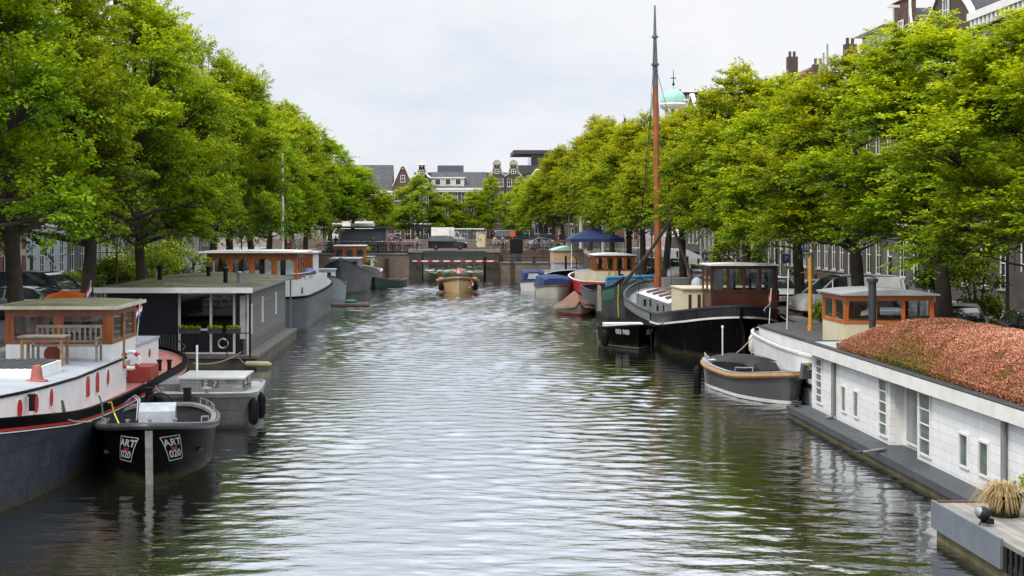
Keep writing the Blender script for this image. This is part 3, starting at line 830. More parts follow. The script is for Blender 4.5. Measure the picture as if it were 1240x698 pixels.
def hull_parts(root, H, hm, deck_d=.35, deckm=None, railm=None, bands=(), inner=None, inset=.07, rail=(.035,.10,.07), zb=None):
    """outer shell, inner bulwark, deck, rail and coloured bands"""
    obj('hull', H.shell(H.zk, H.below(0), 0, 8), hm, root, smooth=40)
    if inner: obj('bulwark', H.shell(H.below(deck_d+.02), H.below(0), -inset, 2), inner, root, smooth=40)
    if deckm: obj('deck', H.cap(H.below(deck_d), -inset+.01, .04), deckm, root, smooth=40)
    if railm: obj('gunwale', H.band(H.below(rail[2]), H.below(-.02), rail[0], -rail[1]), railm, root, smooth=40)
    for nm, d0, d1, off, m in bands:
        obj(nm, H.band(H.below(d1), H.below(d0), off, -.01), m, root, smooth=40)
# ------------------------------------------------------------------ left row of boats
# 1. black barge with a white cabin and a wooden wheelhouse, bow towards the viewer
def t_of(H, yloc): return H.tat(yloc)
HB = mat('blue_grey_bottom_paint', (.034,.042,.054), .5, .35, 1.0, streak=.4, dirt=(.02,.02,.02), spec=.2, hull=True)
def barge_black():
    r = thing('barge', 'black barge with white cabin, red stripe and varnished wheelhouse in the lower left corner', 'barge', (-11.15, 38.6, 0), pi)
    H = Hull(26, 4.9, [(0,1.62),(.12,1.42),(.45,1.36),(.65,1.50),(.80,1.85),(1,2.35)], bow=(.30,2.1,2.0), stern=(.17,2,2), zk=-.4, wl=.93, fb=.66, fs=.72, rb=.5, rs=.6)
    obj('hull', H.shell(H.zk, H.below(.30), 0, 6), HB, r, smooth=40)
    obj('topstrake', H.shell(H.below(.32), H.below(0), .012, 3), BLACKP, r, smooth=40)
    obj('stripe', H.band(H.below(.26), H.below(.20), .03, 0), REDB, r, smooth=40)
    obj('stripe', H.band(H.below(.30), H.below(.275), .028, 0), WHITE, r, smooth=40)
    obj('gunwale', H.band(H.below(.06), H.below(-.03), .04, -.09), BLACKP, r, smooth=40)
    obj('bulwark', H.shell(H.below(.3), H.below(0), -.07, 2), WHITE, r, smooth=40)
    obj('side_deck', H.cap(H.below(.12), -.06, 0), REDD, r, smooth=40)
    # cabin trunk, local y runs to the bow: world y = 38.6 - y
    W, R = H.block(t_of(H,-2.3), t_of(H,9.6), .5, lambda t: H.zs(t)-.14, lambda t: 2.18+.25*max((t-.62)/.3,0), .10)
    cab = obj('cabin', W, WHITE, r, smooth=35); obj('cabin_top', R, LGREY, r, smooth=35)
    # black edging of the cabin top
    ts = [t_of(H,-2.3)+(t_of(H,9.6)-t_of(H,-2.3))*k/24 for k in range(25)]
    for sd in (1,-1):
        e = MB(); e.tube([(sd*(H.b(t)-.49), (t-.5)*26, 2.195+.25*max((t-.62)/.3,0)) for t in ts], .035, 6); obj('edge_trim', e, BLACKP, cab)
    # portholes: (world y, kind)
    for sd in (-1, 1):
        for y, k in ((30.9,'o'),(31.9,'o'),(33.0,'o'),(36.4,'a'),(37.4,'a'),(38.6,'o')):
            t = t_of(H, 38.6-y); X = H.b(t)-.5; X2 = H.b(t+.01)-.5
            ang = math.atan2(X2-X, .26)
            w_, h = (.13,.21) if k == 'o' else (.17,.27)
            if k == 'o': pts = [(w_*cos(a), h*sin(a)) for a in [2*pi*i/18 for i in range(18)]]
            else: pts = [(-w_,-h),(w_,-h)]+[(w_*cos(a), h*.35+h*.65*sin(a)) for a in [pi*i/10 for i in range(11)]]
            for sc, dp, m_, nm in ((1.25,.02,WHITE2,'porthole_ring'),(1.0,.035,REDB,'porthole')):
                g = MB(); vs = []
                for d_ in (0, dp):
                    for a, b_ in pts: vs.append((sd*(X+d_)+sd*(a*sc)*sin(ang), (38.6-y)+a*sc*cos(ang), 1.87+b_*sc + (.12 if y < 34 else 0)))
                n = len(pts); g.add(vs, [tuple(range(n,2*n))]+[(i,(i+1)%n,n+(i+1)%n,n+i) for i in range(n)])
                obj(nm, g, m_, cab, smooth=None)
    # wheelhouse (world y 40.0-43.4, world x -12.45..-9.15) -> local x flips
    X = lambda wx: -(wx+11.15); Y = lambda wy: 38.6-wy
    MOSS = mat('mossy_roof_felt', (.16,.15,.075), .9, .4, 2.5, bump=.01)
    # build in an inner frame turned so the glazed front faces the viewer
    wh = thing('wheelhouse', '', '', (0,0,0)); 
    for k in ('label','category'): del wh[k]
    wh.parent = r; wh.rotation_euler = (0,0,pi); wh.location = (0,0,0)
    return r, H, wh
def box_at(mb, x0, x1, y0, y1, z0, z1): return mb.box(x0, x1, y0, y1, z0, z1)
class Frame:
    """children of a turned boat given in world metres"""
    def __init__(s, root): s.r = root; s.x, s.y = root.location.x, root.location.y; s.a = root.rotation_euler.z
    def loc(s, x, y, z=0):
        dx, dy = x-s.x, y-s.y; c, n = cos(-s.a), sin(-s.a)
        return Vector((dx*c-dy*n, dx*n+dy*c, z))
    def conv(s, mb):
        mb.v = [tuple(s.loc(*v)) for v in mb.v]; return mb
    def obj(s, name, mb, m, parent=None, smooth=38, label=None):
        return obj(name, s.conv(mb), m, parent or s.r, smooth=smooth, label=label)
_obj = obj
def wheelhouse_w(root, *a, **k):
    """wheelhouse given in world metres on a boat whose own frame is turned"""
    global obj
    F = Frame(root)
    def o2(name, mb, m=None, parent=None, loc=(0,0,0), rz=0, smooth=38, label=None):
        return _obj(name, F.conv(mb), m, parent, loc, rz, smooth, label)
    obj = o2
    try: return wheelhouse(root, *a, **k)
    finally: obj = _obj

r, H, wh = barge_black(); bpy.data.objects.remove(wh)
F = Frame(r)
MOSS = mat('mossy_roof_felt', (.16,.15,.075), .9, .4, 2.5, bump=.01)
wheelhouse_w(r, -12.45,-9.4,40.0,43.2, 2.0,2.66,3.45,3.68, 2,2, VARN, WHITE, MOSS, over=(.22,.28), pw=.30, cw=.26, camber=.06, roof_t=.07, edge=mat('pale_roof_edge',(.5,.46,.36),.6))
F.obj('rear_cabin', MB().box(-12.3,-9.75,43.9,48.3,1.3,2.18), WHITE); F.obj('rear_cabin_top', MB().box(-12.34,-9.71,43.87,48.34,2.18,2.25), LGREY)
a = MB()
for y in (45.2, 46.8): a.lathe_ax([(.14,0),(.14,.02)], (-9.75,y,1.8), 'x', 14)
F.obj('porthole', a, REDB)
F.obj('step_box', MB().box(-9.6,-8.9,42.9,44.1,1.25,1.72), REDP)
# hatch with dark grating, horn, cone
F.obj('hatch', MB().box(-12.6,-9.95,34.3,36.7,2.2,2.52), WHITE, smooth=None)
g = MB()
for k in range(12): g.box(-12.5+k*.21,-12.35+k*.21,34.4,36.6,2.522,2.56)
F.obj('hatch_grating', g, mat('slate_slats',(.05,.05,.05),.7,.4), smooth=None)
g = MB(); g.lathe([(.27,0),(.27,.03),(.17,.04),(.14,.12),(.13,.25),(.10,.38),(.05,.40)], (-9.78,33.9,2.27), 16)
F.obj('mast_foot', g, mat('faded_red_paint',(.36,.10,.08),.5,.2))
g = MB(); g.lathe_ax([(.04,.35),(.06,.2),(.12,.06),(.24,0),(.245,-.02),(.10,.05)], (-10.95,39.5,2.42), 'y', 18); F.obj('ventilator', g, REDP)
g = MB(); g.tube([(-9.02,39.8,2.05),(-9.0,39.8,3.3)], .035, 8); F.obj('flag_staff', g, TEAK)
for q in ((-9.3,31.3,1.9),(-9.05,45.8,1.3)): F.obj('bollard', bollard_pair(MB(), *q), BLACKM)
# stern rails
g = MB()
pts = [H.pt(t,H.zs(t),sd,-.05) for t,sd in [(.16,-1),(.10,-1),(.05,-1),(.015,-1),(0,1),(.015,1),(.05,1),(.10,1)]]
g.tube([p+Vector((0,0,.42)) for p in pts], .022, 6)
for p in pts: g.tube([p, p+Vector((0,0,.42))], .018, 6)
_obj('stern_rail', g, BLACKM, r)
# hanging fender poles and ropes
for y, x in ((31.6,-9.42),(33.2,-8.98)):
    g = MB(); g.tube([(x,y,1.9),(x+.07,y,1.5),(x+.10,y,.25)], [.03,.05,.06], 8); F.obj('fender_pole', g, mat('old_fender_wood',(.10,.08,.05),.9,.4))
for y, x, m_ in ((33.0,-8.93,GROPE),(35.3,-8.62,GROPE)):
    g = MB(); g.tube([(x,y,1.75),(x+.06,y+.05,1.55),(x+.10,y,1.25),(x+.05,y-.02,1.05)], .022, 6); F.obj('mooring_rope', g, m_)
g = MB(); g.tube([(-8.62,36.3,1.45),(-8.5,36.1,1.5),(-8.45,36.2,1.2),(-8.25,35.9,.95),(-8.1,35.6,1.0)], .02, 6); F.obj('mooring_rope', g, YROPE)
g = MB()
for k in range(2): g.tube([(-8.62,38.0+k*.25,1.2),(-8.35,38.0+k*.25,1.42),(-8.2,37.9+k*.25,1.3),(-8.2,37.7+k*.25,.8)], .018, 6)
F.obj('tube_bracket', g, GALV)
g = MB(); 
vs = [H.pt(.955+.012*cos(a)*1.0, 1.35+.16*sin(a), 1, .02) for a in [2*pi*i/20 for i in range(20)]]
g.add(vs, [tuple(range(20))]); _obj('hawse_patch', g, WHITE2, r, smooth=None)
g = MB(); g.quad((-9.42,30.1,1.1),(-9.33,30.9,1.12),(-9.33,31.0,.92),(-9.42,30.1,.86)); 
# garden table and bench on the cabin top
def garden_table(loc):
    t = thing('garden_table', 'small weathered wooden table on the white barge cabin in front of the slatted bench', 'table', loc)
    a = MB(); a.box(-.62,.62,-.36,.36,.76,.80); obj('tabletop', a, PALEW, t, smooth=None)
    a = MB(); a.box(-.55,.55,-.30,-.27,.64,.759); a.box(-.55,.55,.27,.30,.64,.759); a.box(-.55,-.52,-.269,.269,.64,.759); a.box(.52,.55,-.269,.269,.64,.759); obj('apron', a, TEAK, t, smooth=None)
    for x in (-.53,.53):
        for y in (-.28,.28): obj('leg', MB().box(x-.035,x+.035,y-.035,y+.035,0,.758), TEAK, t, smooth=None)
def garden_bench(loc):
    t = thing('garden_bench', 'grey slatted wooden bench against the wheelhouse front on the white barge', 'bench', loc)
    a = MB()
    for k in range(4): a.box(-.92,.92,-.22+k*.115,-.13+k*.115,.43,.46)
    obj('seat', a, PALEW, t, smooth=None)
    a = MB(); a.box(-.92,.92,.25,.29,.92,1.0); a.box(-.92,.92,.25,.29,.52,.57)
    for k in range(13): x = -.90+k*.15; a.box(x-.028,x+.028,.255,.285,.571,.919)
    obj('backrest', a, PALEW, t, smooth=None)
    for x in (-.88,.88):
        obj('leg', MB().box(x-.03,x+.03,-.22,-.16,0,.62), PALEW, t, smooth=None); obj('leg', MB().box(x-.03,x+.03,.29,.34,0,1.0), PALEW, t, smooth=None)
        obj('armrest', MB().box(x-.035,x+.035,-.24,.29,.621,.66), PALEW, t, smooth=None)
garden_table((-10.72,37.9,2.27)); garden_bench((-10.45,39.1,2.25))
lb = thing('life_buoy', 'white and red life buoy hung beside the wooden wheelhouse of the white barge', 'life buoy', (-9.0,40.6,2.15), .25)
obj('ring', MB().torus((0,0,0), .24, .06, 'y', 28, 8), WHITE2, lb)
for k in range(4): a0 = pi/4+k*pi/2; obj('band', MB().torus((0,0,0), .24, .064, 'y', 5, 8, a0-.25, a0+.25), REDB, lb)
def planter_box(loc, w_, label, dims=(.28,.25), plant=(.10,.22,.03), seed=1):
    t = thing('planter', label, 'planter', loc)
    a = MB(); a.box(-w_/2,w_/2,-dims[0]/2,dims[0]/2,0,dims[1]); obj('trough', a, DGREY, t, smooth=None)
    rng = np.random.default_rng(seed)
    n = max(3, int(w_/.2)); C = [np.array([-w_/2+w_*(k+.5)/n, 0, dims[1]+.06]) for k in range(n)]
    me = leaves_mesh('plant', C, [.17]*n, 3600, rng, .05, .09, [.55]*n, .1); obj('plant', me, None, t)
planter_box((-10.2,44.3,2.25), .6, 'planter with grassy plants behind the wooden wheelhouse of the white barge', seed=3)
# loose ensign behind the barge
def ensign(name_label, loc, rz=0, s=1.0, lean=.3):
    t = thing('flag', name_label, 'flag', loc, rz)
    st = MB(); st.tube([(0,0,0),(lean*.5,0,1.5*s)], .02*s, 6); obj('staff', st, WHITE2, t)
    RD, WT, BL = mat('flag_red',(.5,.03,.04),.8,.1), mat('flag_white',(.75,.75,.75),.8,.05), mat('flag_blue',(.02,.05,.25),.8,.1)
    for i, m_ in enumerate((RD, WT, BL)):
        g = MB(); rows = []
        for u in range(9):
            row = []
            for v in range(4):
                f = (i+v/3)/3
                q = u/8
                row.append((lean*.5 - q*.32*s + .03*sin(q*9+f*4) + f*.03, .09*s*sin(q*7+f*3), (1.45 - q*.75 - f*.55*(1-.5*q))*s))
            rows.append(row)
        g.loft(rows, False, closed=False); obj('stripe', g, m_, t)
ensign('red white and blue flag drooping on a staff behind the wooden wheelhouse on the left', (-9.7,44.6,2.3), 0, .95, .25)

# 2. black open sloop ---------------------------------------------------------------------------------------------
s2 = thing('sloop', 'black open sloop with a pale stem plate and a framed ART sign on each bow', 'boat', (-7.28, 36.05, 0), radians(188))
H = Hull(7.3, 2.95, [(0,.98),(.3,.95),(.6,1.05),(.85,1.26),(1,1.42)], bow=(.52,2.3,1.55), stern=(.35,2,1.6), bs=.62, zk=-.35, wl=.86, fb=.42, fs=.8, rb=.35, ve=.8)
obj('hull', H.shell(H.zk, H.below(0), 0, 8), BLACKP, s2, smooth=40)
obj('inner_hull', H.shell(.18, H.below(0), -.07, 4), DGREY, s2, smooth=40)
obj('floor', H.cap(.2, -.06), mat('grey_teak_floor',(.10,.10,.10),.7,.3), s2)
gw = MB(); cs = H.cols()
gw.tube([H.pt(t,H.zs(t)-.02,sd,.015) for t,sd in cs+cs[:1]], .085, 8, cap=False)
obj('rubbing_strake', gw, mat('worn_black_rubber',(.03,.03,.033),.45,.4,3), s2)
obj('gunwale', H.band(H.below(.03), H.below(-.05), -.02, -.16), mat('grey_gunwale',(.16,.16,.15),.5,.3), s2)
obj('fore_deck', H.cap(H.below(.06), -.1, .03, t0=.80), BLACKP, s2)
g = MB(); rows = []
for k in range(9):
    z = -.05+1.34*k/8; y = H.raw(1,z,1).y
    rows.append([(-.085,y+.0,z),(-.085,y+.035,z),(.085,y+.035,z),(.085,y,z)])
g.loft(rows, True); obj('stem_plate', g, mat('pale_stem_plate',(.30,.29,.265),.5,.35,6,streak=.5), s2, smooth=None)
SIGNW = mat('sign_white', (.42,.42,.42), .6, .1); SIGNR = mat('sign_red', (.35,.02,.02), .6, .1)
for sd in (1,-1):
    t0, z0 = .935, .80
    sh = .16 if sd > 0 else -.16      # the frame leans outwards with the flare of the bow
    w_, h = .27, .30
    k = sh
    fr = [((-w_+k,h),(w_+k,h)),((w_+k,h),(w_-k,-h)),((w_-k,-h),(-w_-k,-h)),((-w_-k,-h),(-w_+k,h))]
    vs, fs = bars2d(fr, .020)
    sg = obj('sign_frame', H.decal(vs, fs, t0, z0, sd, .02), SIGNW, s2, smooth=None)
    for txt, dz, m_, sz in (('ART', .14, SIGNW, .25), ('xxx', .0, SIGNR, .12), ('020', -.15, SIGNW, .25)):
        vs, fs = text_geo(txt, sz, bold=.006)
        vs = [(a*1.15+(b_+dz)*sh/h, b_+dz) for a, b_ in vs]
        obj('lettering', H.decal(vs, fs, t0, z0, sd, .02), m_, sg, smooth=None)
# covered console, thwarts, rails, wheel
g = MB(); g.extr([(-.3,.25),(.85,.25),(.62,1.34),(-.1,1.48)], 'x', -.45, .45); obj('console_cover', g, mat('silver_tarpaulin',(.30,.32,.35),.45,.25,3,bump=.03,bscale=5), s2)
g = MB(); g.torus((0,-.62,1.32), .34, .022, 'y', 24, 6); g.tube([(0,-.62,1.12),(0,-.30,1.0)], .03, 6)
for k in range(3): g.tube([(0,-.62,1.12),(.29*cos(k*2.1),-.62,1.12+.29*sin(k*2.1))], .012, 5)
obj('steering_wheel', g, BLACKM, s2)
for y, wd in ((-2.4,.5),(1.75,.45)):
    t = H.tat(y); b_ = H.b(t)-.1; obj('thwart', MB().box(-b_,b_,y-wd/2,y+wd/2,.52,.58), mat('navy_cushion',(.03,.035,.045),.8,.3), s2)
g = MB()
for sd in (1,-1):
    ps = [H.pt(t,H.zs(t)+.04,sd,-.08) for t in (.06,.12,.2,.28)]
    hp = [p+Vector((0,0,.2)) for p in ps]; g = MB(); g.tube([ps[0]]+hp+[ps[-1]], .02, 6)
    g.tube([ps[1],hp[1]], .016, 6); g.tube([ps[2],hp[2]], .016, 6); obj('handrail', g, STEEL, s2)
    ps = [H.pt(t,H.zs(t)+.04,sd,-.10) for t in (.66,.70,.76)]
    g = MB(); g.tube([ps[0]]+[p+Vector((0,0,.14)) for p in ps]+[ps[-1]], .018, 6); obj('bow_rail', g, STEEL, s2)
for x, y in ((0,3.2),(-.55,2.7),(.55,2.7)):
    g = MB(); g.lathe([(.04,0),(.04,.16),(.06,.17),(.06,.2)], (x,y,H.zs(H.tat(y))-.05), 8); g.tube([(x-.12,y,H.zs(H.tat(y))+.05),(x+.12,y,H.zs(H.tat(y))+.05)], .02, 6); obj('cleat', g, STEEL, s2)

# 3. grey workboat -------------------------------------------------------------------------------------------------
s3 = thing('workboat', 'blunt grey steel workboat with E7 on its cabin, moored behind the black sloop', 'boat', (-7.15, 43.7, 0), radians(184))
GSTL = mat('raw_grey_steel_paint', (.22,.22,.215), .5, .25, 1.2, streak=.5, dirt=(.10,.095,.085), hull=True)
H = Hull(5.6, 3.0, [(0,.92),(.5,.96),(1,1.12)], bow=(.22,2.2,2.2), stern=(.15,2,2.2), bs=1.2, bb=1.05, zk=-.3, wl=.94, fb=.80, fs=.9, rb=.75, ve=.9)
obj('hull', H.shell(H.zk, H.below(0), 0, 8), GSTL, s3, smooth=30)
g = MB(); a_, b_ = [H.raw(1,H.zk+(H.zs(1)-H.zk)*k/8,1) for k in range(9)], [H.raw(1,H.zk+(H.zs(1)-H.zk)*k/8,-1) for k in range(9)]
obj('deck', H.cap(H.below(.02), -.0, .0), mat('grey_side_deck',(.33,.33,.32),.6,.2,2), s3)
obj('gunwale', H.band(H.below(.10), H.below(-.03), .04, -.05), mat('grey_gunwale2',(.27,.27,.26),.5,.25), s3)
F = Frame(s3)
cab = F.obj('cabin', MB().box(-7.95,-6.05,42.6,44.6,.9,1.38), GSTL, smooth=None)
F.obj('cabin_roof', MB().box(-8.02,-5.98,42.53,44.68,1.38,1.43), mat('pale_grey_roof',(.42,.42,.41),.5,.2), smooth=None)
F.obj('window_pane', MB().box(-6.049,-6.03,42.85,43.5,1.08,1.33), DGLASS, cab, smooth=None); F.obj('window_pane', MB().box(-6.049,-6.03,43.7,44.3,1.08,1.33), DGLASS, cab, smooth=None)
g = MB(); g.box(-8.9,-8.0,43.0,45.6,.93,1.18); F.obj('engine_box', g, GSTL, smooth=None)
pl = MB(); pl.box(-7.28,-7.03,42.585,42.597,1.12,1.35); pl.box(-7.0,-6.77,42.585,42.597,1.12,1.35); F.obj('number_board', pl, mat('dark_number_board',(.07,.075,.07),.6,.2), cab, smooth=None)
for ch, x in (('E',-7.155),('7',-6.885)):
    vs, fs = text_geo(ch, .28, bold=.008); g = MB().add([(x+a, 42.578, 1.235+b_) for a, b_ in vs], fs); F.obj('lettering', g, mat('pale_letter',(.33,.33,.31),.6,.1), cab, smooth=None)
g = MB(); g.tube([(-7.55,43.3,1.43),(-7.55,43.3,2.35)], .035, 8); F.obj('mast', g, WHITE2)
for y in (41.35,42.75): fender(s3, F.loc(-5.55+.02*(y-41), y, .55), .15, .75)
F.obj('red_reflector', MB().box(-6.80,-6.66,40.86,40.90,.62,.80), REDB, smooth=None)
g = MB(); g.lathe([(.05,0),(.05,.14),(.16,.15),(.16,.18)], (-6.9,41.2,1.1), 8); g.lathe([(.04,0),(.04,.12),(.10,.13)], (-6.1,42.0,1.08), 8); g.lathe([(.04,0),(.04,.12),(.10,.13)], (-8.3,41.6,1.1), 8); F.obj('bollard', g, GALV)
for x in (-8.45,-7.35):
    p = thing('mooring_post', 'black square mooring post between the black sloop and grey workboat, the %s one' % ('left' if x < -8 else 'right'), 'post', (x,40.55,0), 0, 'black mooring posts')
    obj('post', MB().box(-.10,.10,-.10,.10,-.8,1.32), BLACKM, p, smooth=None); obj('cap', MB().box(-.115,.115,-.115,.115,1.32,1.36), BLACKM, p, smooth=None)

# 4. dark houseboat ------------------------------------------------------------------------------------------------
hb = thing('houseboat', 'dark houseboat with mossy flat roof, white framed glazing and grey plank side', 'houseboat', (-11.3, 60.2, 0))
DWALL = planks('dark_blue_black_boards', (.007,.010,.015), .16, .45, .25, 'X')
GPLANK = planks('grey_side_planks', (.135,.135,.13), .19, .6, .22, 'Z', streak=.25)
x0, x1, y0, y1, zf, zr = -3.0, 2.9, 0, 15.2, .55, 3.25
obj('float', MB().box(x0-.1, x1+.55, -.7, y1+.3, -.6, .42), mat('stained_concrete_float',(.10,.085,.055),.9,.45,1.5,streak=.4), hb, smooth=None)
obj('deck', MB().box(x0-.15, x1+.6, -.8, y1+.3, .42, .54), mat('worn_walkway',(.13,.125,.11),.85,.3,2), hb, smooth=None)
obj('front_wall', MB().box(x0, .05, 0, .12, zf, zr), DWALL, hb, smooth=None)
obj('side_wall', MB().box(x1-.12, x1, 0, y1, zf, zr), GPLANK, hb, smooth=None); obj('side_wall', MB().box(x0, x0+.12, .121, y1, zf, zr), GPLANK, hb, smooth=None); obj('rear_wall', MB().box(x0+.121, x1-.121, y1-.12, y1, zf, zr), DWALL, hb, smooth=None)
obj('interior_floor', MB().box(x0+.121,x1-.121,.121,y1-.121,zf-.02,zf+.03), mat('dark_floor',(.03,.025,.02),.8), hb, smooth=None)
obj('partition', MB().box(x0+.13,x1-.13,3.6,3.7,zf+.031,zr-.01), mat('dim_interior_wall',(.045,.04,.036),.9,.5,1.5), hb, smooth=None)
obj('front_wall', MB().box(2.45, x1-.121, 0, .12, zf, zr), DWALL, hb, smooth=None)
# glazing: white frames
f = MB()
for x in (.05, 1.40, 2.40): f.box(x-.05, x+.05, -.03, .10, zf, zr-.06)
f.box(.101, 1.349, -.02, .09, zr-.16, zr-.06); f.box(1.451, 2.349, -.02, .09, zr-.16, zr-.06); f.box(.101, 1.349, -.02, .09, 1.55, 1.64); f.box(.101,1.349,-.02,.09,zf,zf+.07); f.box(1.451,2.349,-.02,.09,zf,zf+.07)
fr = obj('glazing_frame', f, WHITE2, hb, smooth=None)
obj('window_pane', MB().quad((.1,.04,1.64),(1.35,.04,1.64),(1.35,.04,zr-.16),(.1,.04,zr-.16)), GLASS, fr, smooth=None)
obj('window_pane', MB().quad((1.45,.04,1.5),(2.35,.04,1.5),(2.35,.04,zr-.16),(1.45,.04,zr-.16)), GLASS, fr, smooth=None)
obj('lower_panel', MB().box(.10,1.35,.02,.06,zf+.07,1.55), DWALL, hb, smooth=None)
dr = obj('door', MB().box(1.45,2.35,.02,.06,zf+.07,1.5), DWALL, hb, smooth=None)
obj('porthole', MB().torus((1.92,-.01,1.0), .2, .05, 'y', 22, 8), STEEL, dr)
obj('porthole_glass', MB().lathe_ax([(.19,0),(.19,.02)], (1.92,-.01,1.0), 'y', 18), DGLASS, dr)
obj('life_ring', MB().torus((1.95,.5,2.75), .2, .04, 'y', 20, 6, 0, 4.3), mat('dim_ring',(.3,.28,.26),.7), hb)
for y, za, zb in ((1.4,1.3,2.6),(5.2,1.55,2.75),(10.5,1.6,2.7)):
    w_ = obj('window', MB().box(x1,x1+.03,y,y+.5,za,zb), WHITE2, hb, smooth=None)
    obj('pane', MB().box(x1+.031,x1+.04,y+.07,y+.43,za+.07,zb-.07), mat('white_blind',(.6,.6,.58),.6), w_, smooth=None)
# roof
def roof_mat():
    m, nt, b = new_mat('moss_and_felt_roof')
    v = objco(nt); n = noise(nt, v, .55, 6, .65); n2 = noise(nt, v, 6, 4)
    c = mixc(nt, maprange(nt, n, .42, .62, 0, 1), (.055,.055,.052), (.115,.12,.03))
    lk(nt, mixc(nt, 1.0, c, maprange(nt, n2, .3, .7, .6, 1.3), 'MULTIPLY'), b.inputs['Base Color']); b.inputs['Roughness'].default_value = .95
    bumpn(nt, b, n2, .03, .6); return m
g = MB(); X0, X1, Y0, Y1 = x0-.35, x1+.4, -1.0, y1+.3
g.add([(X0,Y0,zr),(X1,Y0,zr),(X1,Y1,zr),(X0,Y1,zr),(X0,Y0,zr+.17),(X1,Y0,zr+.12),(X1,Y1,zr+.12),(X0,Y1,zr+.17),(-.6,Y0+.3,zr+.34),(-.6,Y1-.3,zr+.34)],
      [(0,3,2,1),(0,1,5,4),(1,2,6,5),(2,3,7,6),(3,0,4,7),(4,5,8),(5,6,9,8),(6,7,9),(7,4,8,9)])
rf = obj('roof', g, roof_mat(), hb, smooth=None)
g = MB(); g.box(X0-.03,X1+.03,Y0-.035,Y0-.002,zr-.04,zr+.19); obj('fascia', g, WHITE2, rf, smooth=None)
g = MB(); g.box(X1+.002,X1+.035,Y0,Y1,zr-.02,zr+.11); obj('fascia', g, MGREY, rf, smooth=None)
for x, y, h in ((-1.9,5.5,.55),(1.5,3.4,.5),(2.0,4.4,.28),(-.2,9.0,.4)):
    g = MB(); g.lathe([(.10,-.2),(.10,h),(.15,h+.02),(.15,h+.14),(.03,h+.18)], (x,y,zr+.25), 10); obj('vent_pipe', g, BLACKM if x < 1.8 else GALV, rf)
for x, y in ((x1+.3,-.9),(x1+.32,y1-.4)): obj('roof_post', MB().box(x-.04,x+.04,y-.04,y+.04,.54,zr), MGREY if y > 0 else BLACKM, hb, smooth=None)
obj('downpipe', MB().tube([(x1+.12,-.35,.54),(x1+.12,-.35,zr)], .04, 8), WHITE2, hb)
obj('side_panel', MB().box(x1-.25,x1-.02,-.05,-.02,1.2,zr-.2), WHITE2, hb, smooth=None)
g = MB(); g.box(x1+.02,x1+.16,-.32,-.18,2.1,2.4); obj('lantern', g, ORNG, hb, smooth=None)
# front veranda rail and flower troughs
g = MB()
for x in (x0+.1,-1.6,-.2,.95,2.2,x1+.3): g.tube([(x,-.75,.54),(x,-.75,1.5)], .025, 6)
g.tube([(x0+.1,-.75,1.5),(x1+.3,-.75,1.5)], .025, 6)
obj('veranda_rail', g, BLACKM, hb)
g = MB()
for k in range(24): x = x0+.12+k*.125; g.box(x,x+.03,-.745,-.73,.6,1.45)
obj('fence', g, mat('grey_blue_fence',(.09,.11,.13),.6,.2), hb, smooth=None)
for i, (x, lb) in enumerate(((.65,'left flower trough on the veranda rail of the dark houseboat'),(1.72,'middle flower trough on the veranda rail of the dark houseboat'),(2.5,'right flower trough on the veranda rail of the dark houseboat'))):
    planter_box((-11.3+x,60.2-.9,1.5), .9 if i == 0 else .6, lb, (.2,.2), seed=20+i)
g = thing('boat_fender', 'cream foam fender floating at the corner of the dark houseboat', 'fender', (-7.75,59.2,.18), .5)
a = MB(); a.tube([(-.55,.1,.05),(-.45,.1,.05),(.45,0,0),(.6,0,-.02)], [.06,.13,.13,.05], 10); obj('body', a, mat('yellowed_foam',(.42,.38,.20),.7,.3), g)
a = MB(); a.tube([(-.55,.1,.05),(-.8,.3,.35)], .02, 6); obj('rope', a, ROPE, g)

# 5. white and grey ship with the orange wheelhouse ----------------------------------------------------------------
s5 = thing('ship', 'long grey and white houseboat ship with an orange wooden wheelhouse and white mast', 'ship', (-10.7, 92.0, 0))
H = Hull(27, 5.9, [(0,2.05),(.3,1.95),(.7,2.0),(1,2.5)], bow=(.25,2,2), stern=(.14,2.2,2.2), bs=1.2, zk=-.4, wl=.95, fb=.65, fs=.8, rb=.5, rs=.5)
GSH = mat('slate_grey_hull', (.095,.105,.12), .45, .25, 1.0, streak=.4, dirt=(.06,.06,.06), hull=True)
obj('hull', H.shell(H.zk, H.below(.0), 0, 8), GSH, s5, smooth=40)
obj('gunwale', H.band(H.below(.10), H.below(-.03), .05, -.05), BLACKP, s5, smooth=40)
obj('deck', H.cap(H.below(.02), -.02, .04), MGREY, s5)
obj('bulwark', H.shell(H.below(-.03), H.below(-.95), -.06, 3, t1=.62), WHITE, s5, smooth=40)
F = Frame(s5)
wheelhouse_w(s5, -13.35,-8.2,79.7,84.2, 1.9,3.02,4.2,4.52, 4,3, ORNG, WHITE, WHITE2, over=(.45,.35), pw=.32, cw=.22, arch=True, camber=.05, roof_t=.08)
F.obj('cabin', MB().box(-13.0,-8.9,84.3,94.5,2.0,3.0), WHITE, smooth=None); F.obj('cabin_top', MB().box(-13.1,-8.8,84.25,94.6,3.0,3.08), LGREY, smooth=None)
for y in (86,88.5,91):
    F.obj('window_pane', MB().box(-8.899,-8.88,y,y+.9,2.3,2.75), DGLASS, smooth=None)
for x0_, x1_, m_ in ((-8.9,-8.35,WHITE),(-8.34,-7.95,ORNG)):
    pass
F.obj('fore_cabin', MB().box(-12.6,-9.0,98.5,102.5,2.0,4.15), WHITE, smooth=None); F.obj('fore_cabin_door', MB().box(-10.2,-9.05,98.46,98.5,2.3,4.1), VARN, smooth=None); F.obj('fore_cabin_roof', MB().box(-12.8,-8.8,98.3,102.7,4.15,4.25), WHITE2, smooth=None)
